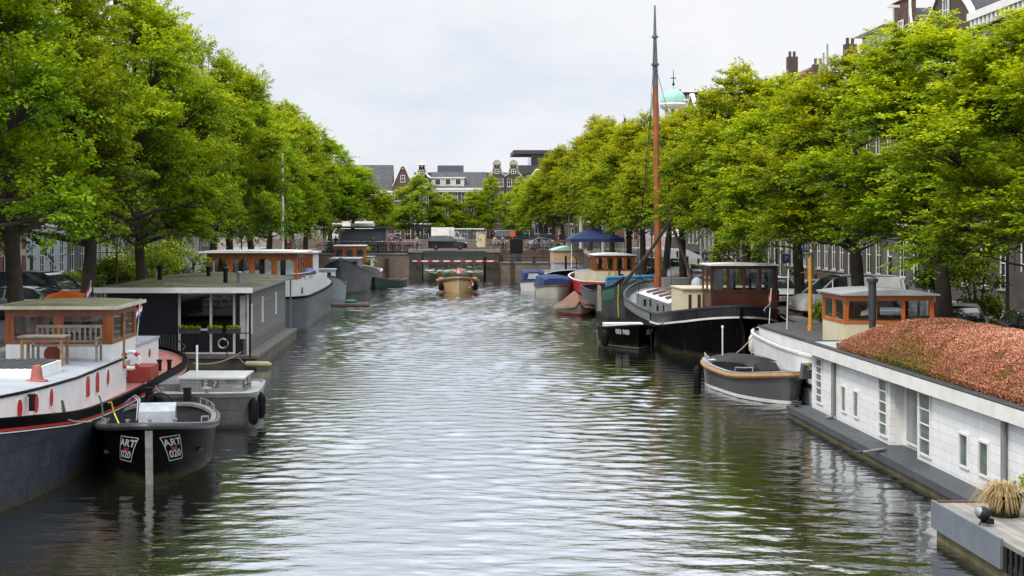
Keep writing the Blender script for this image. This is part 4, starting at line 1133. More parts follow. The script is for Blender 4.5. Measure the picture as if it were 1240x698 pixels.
g = MB(); g.tube([(-10.85,95.6,2.0),(-10.85,95.6,7.5),(-10.85,95.6,11.3)], [.13,.10,.05], 10); ms = F.obj('mast', g, WHITE2)
g = MB(); g.tube([(-9.75,86,8.2),(-9.5,90,5),(-9.3,95,4.0)], .02, 5); g.tube([(-9.75,86,8.2),(-12.4,86.5,3.1)], .015, 5); g.tube([(-10.05,86,8.2),(-9.45,86,8.2)], .03, 6); F.obj('rigging', g, BLACKM, ms)
g = MB(); g.box(-8.3,-7.95,80.2,80.4,2.2,2.55); F.obj('lamp_box', g, BLACKM)
g = MB()
for k in range(7): y = 79.2+k*.9; p = H.pt(H.tat(y-92), 2.0, 1, -.06); g.tube([(p.x-10.7,y,2.9),(p.x-10.7,y,3.35)], .02, 5)
p0 = [(H.pt(H.tat(79.2+k*.9-92),2,1,-.06).x-10.7, 79.2+k*.9, 3.35) for k in range(7)]; g.tube(p0, .02, 5); F.obj('handrail', g, STEEL)
bl = thing('tarpaulin', 'crumpled blue tarpaulin lying on the white bulwark behind the orange wheelhouse', 'tarpaulin', (-8.3,87.6,3.05)); 
a = MB(); a.ell((0,0,.16), (.42,.7,.22), 12, 8); a.ell((.15,.5,.12), (.3,.4,.18), 10, 6); a.ell((-.1,-.55,.1),(.3,.35,.16),10,6); obj('cloth', a, mat('blue_tarp',(.02,.08,.25),.6,.3,6,bump=.06,bscale=6), bl)
# floating work raft with a green net
rf_ = thing('raft', 'low brown log raft with a green net floating beside the grey ship', 'raft', (-7.0,106.5,0), .12)
a = MB()
for k in range(4): a.tube([(-1.4,-.6+k*.4,.06),(1.45,-.6+k*.4,.06)], .2, 8)
obj('logs', a, mat('wet_log',(.085,.06,.04),.8,.4), rf_); a = MB(); a.ell((.1,0,.34),(.45,.5,.18),12,7); obj('net', a, mat('green_net',(.02,.16,.10),.8,.4,9,bump=.05), rf_)

# 6.-9. ship bows further along the left quay -----------------------------------------------------------------------
def bow_ship(label, x, y0, L, B, sheer, hm, trim, deckm, cabin=None, name='ship', rz=pi, blunt=2.0, cat='ship'):
    r = thing(name, label, cat, (x, y0+L/2, 0), rz)
    H = Hull(L, B, sheer, bow=(.32,2,blunt), stern=(.2,2,2), zk=-.35, wl=.92, fb=.45, fs=.7, rb=.8, rs=.4)
    hull_parts(r, H, hm, .45, deckm, trim, inner=trim)
    F = Frame(r)
    g = MB(); g.lathe([(.07,0),(.07,.35),(.1,.37),(.1,.42)], (x,y0+1.6,sheer[-1][1]-.45), 8); g.tube([(x-.5,y0+1.0,sheer[-1][1]-.1),(x,y0+.4,sheer[-1][1]+.25),(x+.5,y0+1.0,sheer[-1][1]-.1)], .05, 6); F.obj('windlass', g, BLACKM)
    if cabin:
        for (cx0,cx1,cy0,cy1,cz0,cz1,wm,rm,nw) in cabin:
            c = F.obj('cabin', MB().box(cx0,cx1,cy0,cy1,cz0,cz1), wm, smooth=None); F.obj('cabin_roof', MB().box(cx0-.12,cx1+.12,cy0-.12,cy1+.12,cz1,cz1+.09), rm, c, smooth=None)
            for k in range(nw):
                w_ = (cx1-cx0)/nw; F.obj('window_pane', MB().box(cx0+w_*(k+.2),cx0+w_*(k+.8),cy0-.02,cy0-.002,cz0+(cz1-cz0)*.5,cz0+(cz1-cz0)*.88), DGLASS, c, smooth=None)
    return r, H
bow_ship('small white and blue grey sloop bow close behind the white bulwarked ship', -9.6, 113.0, 9, 2.9, [(0,1.3),(.5,1.3),(1,2.1)], mat('pale_blue_grey_hull',(.24,.27,.31),.45,.2,streak=.3), DGREY, MGREY, [(-10.8,-9.0,116.2,119.0,1.0,2.4,WHITE,LGREY,2)])
bow_ship('dark steel ship bow with a high curved stem in the middle of the left row', -9.0, 124.5, 22, 4.2, [(0,1.7),(.5,1.6),(.85,2.2),(1,3.0)], mat('weathered_steel_hull',(.10,.105,.11),.5,.35,.8,streak=.5,dirt=(.045,.04,.035),hull=True), DGREY, MGREY,
   [(-10.3,-7.7,130,136,1.2,3.0,MGREY,LGREY,3),(-10.6,-7.6,138.5,142,1.3,4.1,VARN,WHITE2,3)])
bow_ship('grey ship with a white rail and plants on deck, second from the green boat', -8.2, 137.0, 18, 3.6, [(0,1.5),(.5,1.4),(1,2.3)], mat('mid_steel_hull',(.16,.165,.17),.45,.25,streak=.4), WHITE2, TEAK, [(-9.4,-7.0,141,146,1.1,2.9,WHITE,MGREY,3)])
for i, (x, y, z, s_) in enumerate(((-7.6,139.3,1.9,.42),(-6.7,141.5,1.9,.34),(-7.9,146.5,3.0,.5))):
    t = thing('potted_plant', ('round green potted plant at the bow of the grey ship with white rail','small bright potted plant by the rail of the grey ship with white rail','green potted plant on the cabin of the grey ship with white rail')[i], 'plant', (x,y,z))
    a = MB(); a.lathe([(.14,0),(.19,.3)], (0,0,0), 10); obj('pot', a, mat('clay_pot',(.2,.09,.05),.8), t)
    obj('leaves', leaves_mesh('leaves', [np.array([0,0,.35+s_*.7])], [s_], 2600, np.random.default_rng(50+i), .07,.12, [.5], 0), None, t)
# green rowing sloop at the end of the row
s9 = thing('rowing_boat', 'dark green open rowing boat at the far end of the left row', 'boat', (-5.35, 141.3, 0), radians(150))
H = Hull(5.4, 2.0, [(0,.75),(.5,.68),(1,1.05)], bow=(.6,2,1.3), stern=(.4,2,1.7), bs=.5, zk=-.3, wl=.85, fb=.35, rb=.4)
hull_parts(s9, H, mat('dark_green_hull',(.012,.05,.045),.35,.25), .45, TEAK, TEAK, inner=mat('green_inside',(.05,.09,.08),.5), rail=(.03,.08,.07))
for y in (-1.5,0,1.2): t = H.tat(y); b_ = H.b(t)-.05; obj('thwart', MB().box(-b_,b_,y-.13,y+.13,.48,.52), TEAK, s9, smooth=None)

# ------------------------------------------------------------------ the boat under way in mid canal
s0 = thing('motor_launch', 'cream open launch with orange cushions heading towards the viewer in mid canal', 'boat', (1.5, 131.0, 0), pi)
H = Hull(8.2, 3.95, [(0,1.05),(.4,1.0),(.75,1.2),(1,1.5)], bow=(.5,2.2,1.8), stern=(.3,2,2), bs=.9, zk=-.35, wl=.86, fb=.42, rb=.5, ve=.8)
CRM = mat('cream_launch_hull', (.76,.50,.24), .45, .12, streak=.15, dirt=(.3,.25,.17))
hull_parts(s0, H, CRM, .55, TAN, mat('cream_gunwale',(.6,.5,.33),.5,.1), inner=CRM, rail=(.05,.16,.10))
g = MB(); cs = H.cols(); g.tube([H.pt(t,H.zs(t)-.22,sd,.03) for t,sd in cs+cs[:1]], .06, 6, cap=False); obj('rubbing_strake', g, mat('dark_strake',(.06,.045,.03),.6), s0)
g = MB()
for sd in (1,-1):
    for k in range(3): y = 2.3-k*1.3; p = H.pt(H.tat(y), 1.2, sd, -.42); g.box(p.x-.18, p.x+.18, y-.40, y+.40, .75, 1.28)
obj('cushion', g, ORANGE, s0)
g = MB(); g.tube([(0,H.raw(1,z,1).y+.02,z) for z in (.0,.5,1.0,1.5)], .05, 6); obj('stem_band', g, WHITE2, s0)
for sd in (1,-1): o = fender(s0, H.pt(.80,.55,sd,.20), .24, .75)
ob = thing('life_buoy', 'red and white life buoy hung on the bow of the cream launch', 'life buoy', (2.55,127.75,.78), -.5)
obj('ring', MB().torus((0,0,0), .30, .075, 'y', 24, 8), mat('red_buoy',(.6,.06,.05),.5), ob)
for k in range(4): a0 = k*pi/2; obj('band', MB().torus((0,0,0), .30, .08, 'y', 5, 8, a0-.25, a0+.25), WHITE2, ob)
# ------------------------------------------------------------------ right row of boats
# 1. white houseboat with a flowering sedum roof ---------------------------------------------------------------------
WPLANK = planks('white_weatherboards', (.86,.86,.85), .205, .45, .06, 'Z', groove=.55, streak=.10)
hw = thing('houseboat', 'white boarded houseboat with a pink flowering sedum roof on the right', 'houseboat', (11.6, 44.0, 0))
Lh = 21.0      # runs towards the viewer (local y negative), wall face at local x = 0
DKDECK = mat('dark_grey_deck', (.042,.048,.056), .55, .25, 1.2)
obj('float', MB().box(-.62, 4.4, -Lh, .35, -.6, .17), mat('algae_concrete', (.13,.115,.06), .9, .45, 1.4, streak=.5, dirt=(.03,.03,.02)), hw, smooth=None)
obj('deck', MB().box(-.70, 4.4, -Lh, .42, .17, .35), DKDECK, hw, smooth=None)
R0, R1 = -7.65, -9.75    # recess with the door
zf, ze = .351, 2.05
def wall_piece(y0, y1): obj('side_wall', MB().box(0, .14, y0, y1, zf, ze), WPLANK, hw, smooth=None)
wall_piece(R0, 0.0); wall_piece(-Lh, R1)
obj('rear_wall', MB().box(.141, 4.2, -.14, 0, zf, ze), WPLANK, hw, smooth=None)
obj('side_wall', MB().box(4.05, 4.19, -Lh, -.141, zf, ze), WPLANK, hw, smooth=None)
obj('recess_wall', MB().box(.141, .36, R0-.001, R0+.10, zf, ze), WHITE2, hw, smooth=None); obj('recess_wall', MB().box(.141, .36, R1-.10, R1+.001, zf, ze), WHITE2, hw, smooth=None)
obj('recess_wall', MB().box(.36, .46, R1, R0, zf, ze), WHITE2, hw, smooth=None)
def pane_stripes():
    m, nt, b = new_mat('blind_behind_glass')
    v = objco(nt); sx = nd(nt, 'ShaderNodeSeparateXYZ'); lk(nt, v, sx.inputs[0])
    fr = mathn(nt, 'FRACT', mathn(nt, 'DIVIDE', sx.outputs['Z'], .05))
    lk(nt, mixc(nt, maprange(nt, fr, .25, .4, 0, 1), (.16,.17,.17), (.30,.31,.31)), b.inputs['Base Color'])
    b.inputs['Roughness'].default_value = .08; return m
BLIND = pane_stripes()
LOUV = mat('pale_green_glazing', (.15,.18,.165), .08, .5, 3.5)
def side_window(y, wd, z0, z1, m=DGLASS, fw=.05, cross=0, x=0.0):
    f = MB(); f.box(x-.045,x-.002,y-wd/2-fw,y+wd/2+fw,z0-fw,z0); f.box(x-.045,x-.002,y-wd/2-fw,y+wd/2+fw,z1,z1+fw); f.box(x-.045,x-.002,y-wd/2-fw,y-wd/2,z0,z1); f.box(x-.045,x-.002,y+wd/2,y+wd/2+fw,z0,z1)
    for k in range(cross): zz = z0+(z1-z0)*(k+1)/(cross+1); f.box(x-.040,x-.012,y-wd/2,y+wd/2,zz-.014,zz+.014)
    w_ = obj('window', f, WHITE2, hw, smooth=None)
    obj('pane', MB().box(x-.012,x-.004,y-wd/2,y+wd/2,z0,z1), m, w_, smooth=None)
side_window(-.9, .62, .62, 1.93, LOUV, cross=5)
side_window(-3.55, .40, .70, 1.38, LOUV); side_window(-4.75, .40, .70, 1.38, LOUV)
side_window(-7.15, .60, .55, 1.98, LOUV, cross=4)
side_window(-10.35, .72, .55, 1.98, LOUV, cross=3)
side_window(-12.85, .46, .70, 1.38, LOUV); side_window(-14.0, .48, .70, 1.38, LOUV)
side_window(-17.4, .48, .70, 1.38, LOUV); side_window(-18.6, .48, .70, 1.38, LOUV)
d_ = obj('door', MB().box(.31,.355,R1+.25,R0-.30,.45,2.0), WHITE2, hw, smooth=None)
obj('blind', MB().box(.295,.308,R1+.35,R0-.42,.55,1.94), BLIND, d_, smooth=None)
for y in (-2.65, -15.2):
    g = MB(); g.tube([(-.07,y,2.0),(-.07,y,.50),(-.12,y,.40),(-.3,y-.02,.385)], .065, 10); obj('downpipe', g, MGREY, hw)
g = MB(); g.box(-.22, 4.5, -Lh, .22, 2.12, 2.22); obj('eaves', g, WHITE2, hw, smooth=None)
g = MB(); g.box(-.26, -.221, -Lh, .26, 2.08, 2.40); g.box(-.22, 4.5, .221, .26, 2.08, 2.40); g.box(-.02,.05,-Lh,.02,2.051,2.119); obj('fascia', g, WHITE2, hw, smooth=None)
obj('soffit_board', MB().box(.0,.13,-Lh,0,2.051,2.119), WHITE2, hw, smooth=None)
g = MB(); g.box(-.262,.0,-Lh,.27,2.402,2.43); g.box(.0,4.5,.0,.27,2.402,2.43); obj('roof_edge', g, DGREY, hw, smooth=None)
g = MB(); g.box(-.0,4.3,-3.2,-.01,2.222,2.41); obj('flat_roof', g, mat('pale_mint_roof',(.36,.40,.37),.6,.2,1.5), hw, smooth=None)
# sedum: hipped bed of substrate + thousands of small flower tufts
def sz(x, y):
    """height of the planted roof (local coordinates)"""
    e = min((x-.15)/1.75, (4.6-x)/2.2, (-2.6-y)/2.4, 1)
    e = max(e, 0)
    return 2.48+.84*(1-(1-e)**1.7)
g = MB(); rows = []
nx_, ny_ = 24, 90
for j in range(ny_+1):
    y = -2.6-(Lh-2.6)*j/ny_
    rows.append([(.15+(4.35)*i/nx_, y, sz(.15+4.35*i/nx_, y)) for i in range(nx_+1)])
g.loft(rows, False, closed=False)
def sedum_base():
    m, nt, b = new_mat('sedum_mat'); v = objco(nt)
    n = noise(nt, v, 1.1, 6, .65)
    c = mixc(nt, maprange(nt, n, .4, .65, 0, 1), (.16,.055,.035), (.13,.10,.03))
    lk(nt, c, b.inputs['Base Color']); b.inputs['Roughness'].default_value = 1; bumpn(nt, b, noise(nt, v, 20, 4), .05, .8); return m
sd_ = obj('sedum_bed', g, sedum_base(), hw)
g = MB(); rows = [[(.10,y,2.43),(.10,y,2.54)] for y in (-2.55,-Lh)]; g.box(.06,.14,-Lh,-2.5,2.431,2.56); g.box(.141,4.4,-2.58,-2.5,2.431,2.56)
for k in range(15): g.box(.03,.059,-3.2-k*1.25,-3.14-k*1.25,2.431,2.56)
obj('roof_kerb', g, mat('dark_slate_kerb',(.05,.055,.065),.7,.3,3), hw, smooth=None)
def tufts(name, n, seed):
    rng = np.random.default_rng(seed)
    x = .12+rng.uniform(0,1,n)*4.3; y = -2.62-rng.uniform(0,1,n)*(Lh-2.7)
    # trailing plants along the kerb
    k = n//9; x[:k] = .12+np.abs(rng.normal(0,.05,k)); 
    z = np.array([sz(a,b_) for a,b_ in zip(x,y)])
    clump = .5+.5*np.sin(x*3.1+np.sin(y*1.7)*2)*np.cos(y*2.3+np.sin(x*2.9))
    z = z+rng.uniform(0,.10,n)+clump*.09
    z[:k] = 2.58-np.abs(rng.normal(0,.07,k)); x[:k] -= .10
    P = np.stack([x,y,z],1)
    N = rng.normal(0,.6,(n,3)); N[:,2] += .55; N /= np.linalg.norm(N,axis=1)[:,None]
    U = np.cross(N, rng.normal(size=(n,3))); U /= np.linalg.norm(U,axis=1)[:,None]; V = np.cross(N,U)
    l = rng.uniform(.018,.038,n)[:,None]
    v = np.empty((n,4,3)); v[:,0] = P-U*l*.6; v[:,1] = P+V*l*.45+N*l*.3; v[:,2] = P+U*l*.6; v[:,3] = P-V*l*.45+N*l*.3
    me = bpy.data.meshes.new(name); me.vertices.add(n*4); me.vertices.foreach_set('co', v.reshape(-1).astype(np.float32))
    me.loops.add(n*4); me.loops.foreach_set('vertex_index', np.arange(n*4,dtype=np.int32)); me.polygons.add(n); me.polygons.foreach_set('loop_start', np.arange(0,n*4,4,dtype=np.int32)); me.update(calc_edges=True)
    # tone: pink flower heads, rust stems, olive patches towards the kerb
    pat = .5+.5*np.sin(x*1.9+y*.8+1+1.5*np.sin(y*2.1))*np.sin(y*1.1-x*.7+np.sin(x*3.3))
    edge = np.clip((x-.1)/1.1,0,1)
    T = np.clip(.62+rng.normal(0,.17,n)+.26*(clump-.5)-.34*(1-edge)-.30*(pat>.86)+.12*np.sin(x*.9-y*.55), 0, 1)
    at = me.attributes.new('tint','FLOAT','FACE'); at.data.foreach_set('value', T.astype(np.float32)); return me
def sedum_mat():
    m, nt, b = new_mat('sedum_flowers'); at = nd(nt,'ShaderNodeAttribute',attribute_name='tint'); r = nd(nt,'ShaderNodeValToRGB'); lk(nt, at.outputs['Fac'], r.inputs[0])
    e = r.color_ramp.elements; e[0].position = 0; e[0].color = (.10,.12,.02,1); e[1].position = 1; e[1].color = (.74,.42,.29,1)
    for p, c in ((.16,(.22,.19,.03)),(.30,(.30,.095,.055)),(.55,(.47,.20,.125)),(.78,(.60,.28,.175))):
        q = e.new(p); q.color = (*c,1)
    lk(nt, r.outputs[0], b.inputs['Base Color']); b.inputs['Roughness'].default_value = .9; b.inputs['Specular IOR Level'].default_value = .1; return m
me = tufts('sedum_flowers', 270000, 5); me.materials.append(sedum_mat()); obj('sedum_flowers', me, None, hw)['kind'] = 'stuff'
g = MB(); g.tube([(1.25,-2.1,2.4),(1.25,-2.1,3.2)],.10,10); g.tube([(1.25,-2.1,3.2),(1.25,-2.1,4.35)],.115,10); g.lathe([(.17,0),(.17,.10),(.05,.16)],(1.25,-2.1,4.35),10)
obj('stove_pipe', g, DGREY, hw); obj('pipe_bracket', MB().box(1.36,1.62,-2.2,-2.0,2.65,2.95), ORNG, hw, smooth=None)
g = MB(); g.lathe([(.05,0),(.05,.06),(.15,.07),(.15,.10)],(-.45,.1,.35),10); g.tube([(-.6,.1,.5),(-.3,.1,.5)],.03,6); obj('cleat', g, DGREY, hw)
bl = thing('gangplank', 'short dark plank lying on the deck edge below the white houseboat door', 'plank', (10.75,35.1,.38), radians(38))
a = MB(); a.box(-.55,.55,-.07,.07,0,.04); obj('board', a, PALEW, bl, smooth=None); a = MB(); a.box(-.62,-.50,-.10,.10,.04,.075); obj('end_cleat', a, DGREY, bl, smooth=None)
# floating jetty in the lower right corner
jt = thing('jetty', 'low floating timber jetty with grey side plates in the lower right corner', 'jetty', (9.45, 27.05, 0))
JD = planks('jetty_boards', (.24,.225,.20), .145, .85, .25, 'X')
obj('float', MB().box(.06,3.4,-9.9,-.08,-.4,.24), mat('mossy_log_float',(.14,.12,.055),.9,.5,1.6,streak=.55,dirt=(.03,.03,.02)), jt, smooth=None)
obj('decking', MB().box(0.03,1.75,-10,0,.62,.70), JD, jt, smooth=None)
obj('side_plate', MB().box(-.03,.028,-3.35,0,.22,.74), mat('plate_grey_paint',(.13,.15,.175),.5,.15,streak=.2), jt, smooth=None); obj('side_plate', MB().box(.03,1.75,.002,.05,.22,.72), mat('plate_grey_paint',(.13,.15,.175)), jt, smooth=None)
obj('side_plate', MB().box(-.03,.028,-10,-4.6,.22,.74), mat('plate_grey_paint',(.13,.15,.175)), jt, smooth=None)
g = MB()
for k in range(6): y = -3.5-k*.22; g.box(.0,.028,y-.05,y+.05,.2,.62)
obj('under_frame', g, BLACKM, jt, smooth=None)
obj('edge_angle', MB().box(.05,1.7,-.09,-.04,.701,.735), mat('rusty_angle',(.12,.05,.03),.8,.4), jt, smooth=None)
# pot with dry ornamental grass, spot lamp
pt_ = thing('grass_pot', 'black pot of dry straw coloured grass on the jetty', 'plant pot', (10.32, 25.75, .70))
a = MB(); a.lathe([(.25,0),(.31,.36),(.34,.37),(.34,.40),(.29,.40),(.28,.33),(.02,.33)], (0,0,0), 24); obj('pot', a, BLACKP, pt_)
rng = random.Random(4); a = MB()
for k in range(620):
    an = rng.uniform(0,2*pi); r0 = rng.uniform(0,.24); sp = rng.uniform(.13,.50); h = rng.uniform(.08,.28)
    x0_, y0_ = r0*cos(an), r0*sin(an); pv = []
    a2 = an+rng.uniform(-.5,.5)
    if rng.random() < .45: a2 = pi+rng.uniform(-.6,.6); sp *= 1.25
    for q in range(5):
        t = q/4; pv.append(Vector((x0_+cos(a2)*sp*t, y0_+sin(a2)*sp*t, .36+h*sin(pi*min(t*.75+.08,1))*1.3 - .30*t*t)))
    w0 = .007; sv = Vector((-sin(a2), cos(a2), 0)); vs = []
    for q, p in enumerate(pv): ww = w0*(1-q/4.5); vs += [p+sv*ww, p-sv*ww]
    a.add(vs, [(2*q,2*q+1,2*q+3,2*q+2) for q in range(4)])
obj('grass', a, mat('straw_grass',(.42,.30,.13),.9,.35,6), pt_, smooth=None)
pg = thing('grass_pot', 'green leafy pot plant at the right edge behind the dry grass pot', 'plant pot', (11.1,26.3,.70))
a = MB(); a.lathe([(.16,0),(.22,.3),(.2,.3),(.02,.27)], (0,0,0), 16); obj('pot', a, BLACKP, pg); obj('leaves', leaves_mesh('leaves',[np.array([0,0,.5])],[.32],3000,np.random.default_rng(9),.06,.12,[.5],0), None, pg)
sp_ = thing('spot_lamp', 'small black spot lamp with a dangling cable on the jetty edge', 'lamp', (9.62,24.95,.74))
a = MB(); a.ell((0,0,.17),(.13,.17,.12),14,9); obj('lamp_head', a, BLACKM, sp_); a = MB(); a.ell((-.06,-.01,.19),(.085,.12,.095),12,8); obj('lens', a, mat('grey_lens',(.25,.26,.28),.2), sp_)
a = MB(); a.box(-.03,.03,-.05,.05,0,.07); a.cbox((.08,-.1,.05),(.12,.10,.09)); obj('bracket', a, BLACKM, sp_); a = MB(); a.tube([(-.02,-.02,.06),(-.09,-.03,-.04),(-.09,-.03,-.20)],.012,6); obj('cable', a, BLACKM, sp_)

# 2. white barge with orange wheelhouse behind the houseboat --------------------------------------------------------
b2 = thing('barge', 'white hulled barge with dark deck and orange framed wheelhouse behind the sedum roof', 'barge', (14.25, 51.6, 0))
H = Hull(14.4, 3.7, [(0,1.75),(.5,1.62),(1,1.85)], bow=(.24,2.1,2.1), stern=(.1,2,2), bs=1.3, zk=-.35, wl=.93, fb=.7, fs=.9, rb=.5)
obj('hull', H.shell(H.zk, H.below(.0), 0, 8), WHITE, b2, smooth=40)
obj('rubbing_strake', H.band(H.below(1.12), H.below(.98), .06, -.01), BLACKR, b2, smooth=40)
obj('rubbing_strake', H.band(H.below(.06), H.below(-.02), .05, -.06), WHITE2, b2, smooth=40)
obj('deck', H.cap(H.below(.05), -.04, .02), MGREY, b2)
FELT = mat('dark_roof_felt', (.055,.058,.06), .85, .25, 2, bump=.01)
W, R = H.block(.15, .86, .28, H.below(.06), lambda t: 2.02, .14)
obj('cabin', W, WHITE, b2, smooth=35); obj('cabin_top', R, FELT, b2)
g = MB()
for sd in (1,-1):
    ts = [.15+.71*k/20 for k in range(21)]; g.tube([(sd*(H.b(t)-.275),(t-.5)*14.4,2.03) for t in ts], .04, 6)
obj('edge_trim', g, BLACKM, b2)
F = Frame(b2)
wheelhouse_w(b2, 13.05,15.95,45.5,48.2, 1.95,2.86,3.60,3.78, 3,2, mat('orange_stained_timber',(.45,.12,.02),.35,.25,5), CREAM, mat('grey_zinc_roof',(.33,.34,.35),.5,.2,1.2), over=(.14,.2), pw=.12, cw=.13, camber=.13, roof_t=.05)
g = MB(); g.tube([(13.7,52.2,2.1),(13.7,52.2,2.35)],.10,8); g.tube([(13.7,52.2,2.35),(13.7,52.2,4.85)],.075,8); ms = F.obj('mast', g, mat('ochre_mast',(.60,.27,.03),.4,.15)); g = MB(); g.tube([(13.35,52.2,4.3),(14.15,52.2,4.3)],.02,6); F.obj('crosstree', g, ORNG, ms)
g = MB(); g.tube([(13.1,53.3,2.1),(13.16,53.3,4.4)],.022,6); g.tube([(14.2,51.0,2.1),(14.2,51,4.1)],.02,6); F.obj('aerial', g, WHITE2)
fender(b2, F.loc(12.75,57.6,1.2), .16, .75, mat('cream_fender',(.6,.58,.5),.5)); g = MB(); g.cbox((13.0,57.6,1.75),(.4,.3,.22)); F.obj('bow_roller', g, BLACKM)
ensign('red white and blue flag on the dark deck of the white barge', (13.2,56.6,2.1), .4, .95, .2)
ps_ = thing('fender_cushion', 'grey boat cushion with a yellow cord between the grey sloop and houseboat', 'fender', (12.1,46.3,1.25), .3)
a = MB(); a.cbox((0,0,0),(.55,.18,.5),rx=.25); obj('cushion', a, mat('grey_cushion',(.10,.10,.11),.8,.3,4,bump=.03), ps_); a = MB(); a.tube([(-.2,-.15,.25),(.05,-.16,.05),(.1,-.18,-.25)],.02,6); obj('cord', a, YROPE, ps_)

# 3. grey sloop with a tan rope fender -------------------------------------------------------------------------------
b3 = thing('sloop', 'grey open sloop with a thick tan gunwale and black cockpit cover on the right', 'boat', (11.3, 50.4, 0), radians(188))
H = Hull(6.7, 2.35, [(0,1.00),(.3,.86),(.6,.85),(1,1.12)], bow=(.45,2.2,1.6), stern=(.25,2,1.8), bs=.75, zk=-.3, wl=.88, fb=.50, fs=.85, rb=.3, ve=.8)
obj('hull', H.shell(H.zk, H.below(.0), 0, 8), mat('satin_grey_hull',(.075,.075,.073),.35,.15,streak=.15), b3, smooth=40)
obj('boot_stripe', H.shell(.02, .14, .012, 1), WHITE2, b3, smooth=40)
g = MB(); cs = H.cols(); g.tube([H.pt(t,H.zs(t)-.10,sd,.02) for t,sd in cs+cs[:1]], .085, 8, cap=False); obj('rope_fender', g, mat('tan_rope_fender',(.36,.20,.08),.8,.3,9,bump=.03,bscale=30), b3)
obj('gunwale', H.band(H.below(.04), H.below(-.04), .02, -.13), mat('pale_gunwale',(.30,.30,.29),.5,.2), b3)
obj('inner_hull', H.shell(.35, H.below(.0), -.08, 3), WHITE2, b3, smooth=40); obj('floor', H.cap(.42,-.07), mat('pale_cockpit_floor',(.45,.44,.41),.6,.15), b3)
obj('fore_deck', H.cap(H.below(.04), -.1, .05, t0=.72), WHITE2, b3); obj('rear_deck', H.cap(H.below(.04), -.1, .03, t1=.16), WHITE2, b3)
g = MB(); rows = []
for k in range(13):
    y = -3.0+4.1*k/12; t = H.tat(y); b_ = H.b(t)-.14 if k < 8 else max(.40-.02*(k-8), .3); z = H.zs(t)+.05+ (.22*sin(pi*k/12) if k else 0)
    rows.append([(b_*(1-2*i/8), y, z+.16*(1-(1-2*i/8)**2)+.02*sin(k*2+i*3)) for i in range(9)])
g.loft(rows, False, closed=False); g.extr([(.75,.5),(1.35,.5),(1.28,.98),(.85,1.22)], 'x', -.38, .38); obj('cockpit_cover', g, BLACKC, b3)
g = MB(); g.tube([(.5,-2.2,1.1),(.5,-2.2,2.2)],.025,6); g.lathe([(.02,0),(.045,.01),(.045,.1),(.02,.11)],(.5,-2.2,2.2),8); obj('light_pole', g, WHITE2, b3)
g = MB()
for sd in (1,-1):
    ps = [H.pt(t,H.zs(t)+.03,sd,-.08) for t in (.62,.68,.74,.80)]; g.tube([ps[0]]+[p+Vector((0,0,.16)) for p in ps]+[ps[-1]], .018, 6)
    ps = [H.pt(t,H.zs(t)+.03,sd,-.08) for t in (.05,.12,.2)]; g.tube([ps[0]]+[p+Vector((0,0,.22)) for p in ps]+[ps[-1]], .022, 6)
obj('handrail', g, STEEL, b3)
fender(b3, (1.35,-2.6,.32), .15, .85)
g = MB(); g.cbox((-.3,-3.25,1.0),(.4,.3,.35)); obj('engine_cowl', g, BLACKM, b3)

# 4. big black sailing barge with the dark red wheelhouse --------------------------------------------------------------
b4 = thing('sailing_barge', 'big black sailing barge with dark red wheelhouse, cream deckhouse and tall brown mast', 'sailing barge', (13.5, 76.2, 0))
H = Hull(25.4, 5.3, [(0,2.42),(.10,2.05),(.3,1.62),(.6,1.62),(.85,1.95),(1,2.6)], bow=(.24,2,2), stern=(.20,2.1,2.0), zk=-.4, wl=.95, fb=.8, fs=.66, rb=.3, rs=.3)
obj('hull', H.shell(H.zk, H.below(.48), 0, 6), BLACKP, b4, smooth=40)
obj('topstrake', H.shell(H.below(.50), H.below(0), .02, 3, t1=.36), mat('dark_grey_topstrake',(.020,.021,.026),.35,.3,1.5,streak=.3,spec=.25,hull=True), b4, smooth=40)
obj('side_strake', H.shell(H.below(.50), H.below(0), .021, 3, t0=.355), mat('pale_reflection_side',(.17,.175,.19),.4,.25,1.2,streak=.35,hull=True), b4, smooth=40)  # forward side paler: grey paint plus a reflection put into the colour
obj('white_line', H.band(H.below(.56), H.below(.47), .045, 0, t1=.40), WHITE2, b4, smooth=40)
obj('gunwale', H.band(H.below(.05), H.below(-.04), .05, -.10), DGREY, b4); obj('bulwark', H.shell(H.below(.5), H.below(0), -.07, 2), MGREY, b4, smooth=40)
obj('deck', H.cap(H.below(.42), -.06, .03), mat('steel_grey_deck',(.22,.23,.25),.5,.2,1.5), b4)
g = MB(); g.tube([(0,-12.85,-.3),(0,-12.86,2.35)], .07, 8); g.extr([(-12.9,-.3),(-12.9,1.5),(-13.15,1.7),(-13.6,1.1),(-13.75,-.3)], 'x', -.05, .05); obj('rudder', g, BLACKP, b4)
W, R = H.block(.30,.76,.62, lambda t: 1.2, lambda t: 2.12, .34)
obj('hold_coaming', W, MGREY, b4, smooth=35); obj('hold_roof', R, mat('white_hold_roof',(.60,.61,.63),.4,.15,1.2), b4)
F = Frame(b4)
for k in range(5):
    y = 71.0+k*2.3; x0_, x1_ = 11.75, 14.6
    F.obj('hatch_board', MB().extr([(11.75,2.26),(12.6,2.46),(14.3,2.50),(14.3,2.56),(12.6,2.52),(11.75,2.32)], 'y', y, y+.62), wood('hatch_timber',(.17,.09,.05),(.10,.05,.03),.5,'x'), smooth=None)
dh = F.obj('deckhouse', MB().box(11.55,13.1,67.4,70.6,1.2,3.0), CREAM, smooth=None)
for k in range(3):
    F.obj('window_pane', MB().box(11.62+.22+k*.44,11.62+.36+k*.44,67.375,67.398,1.85,2.75), mat('brown_slit_window',(.05,.02,.012),.3), dh, smooth=None)
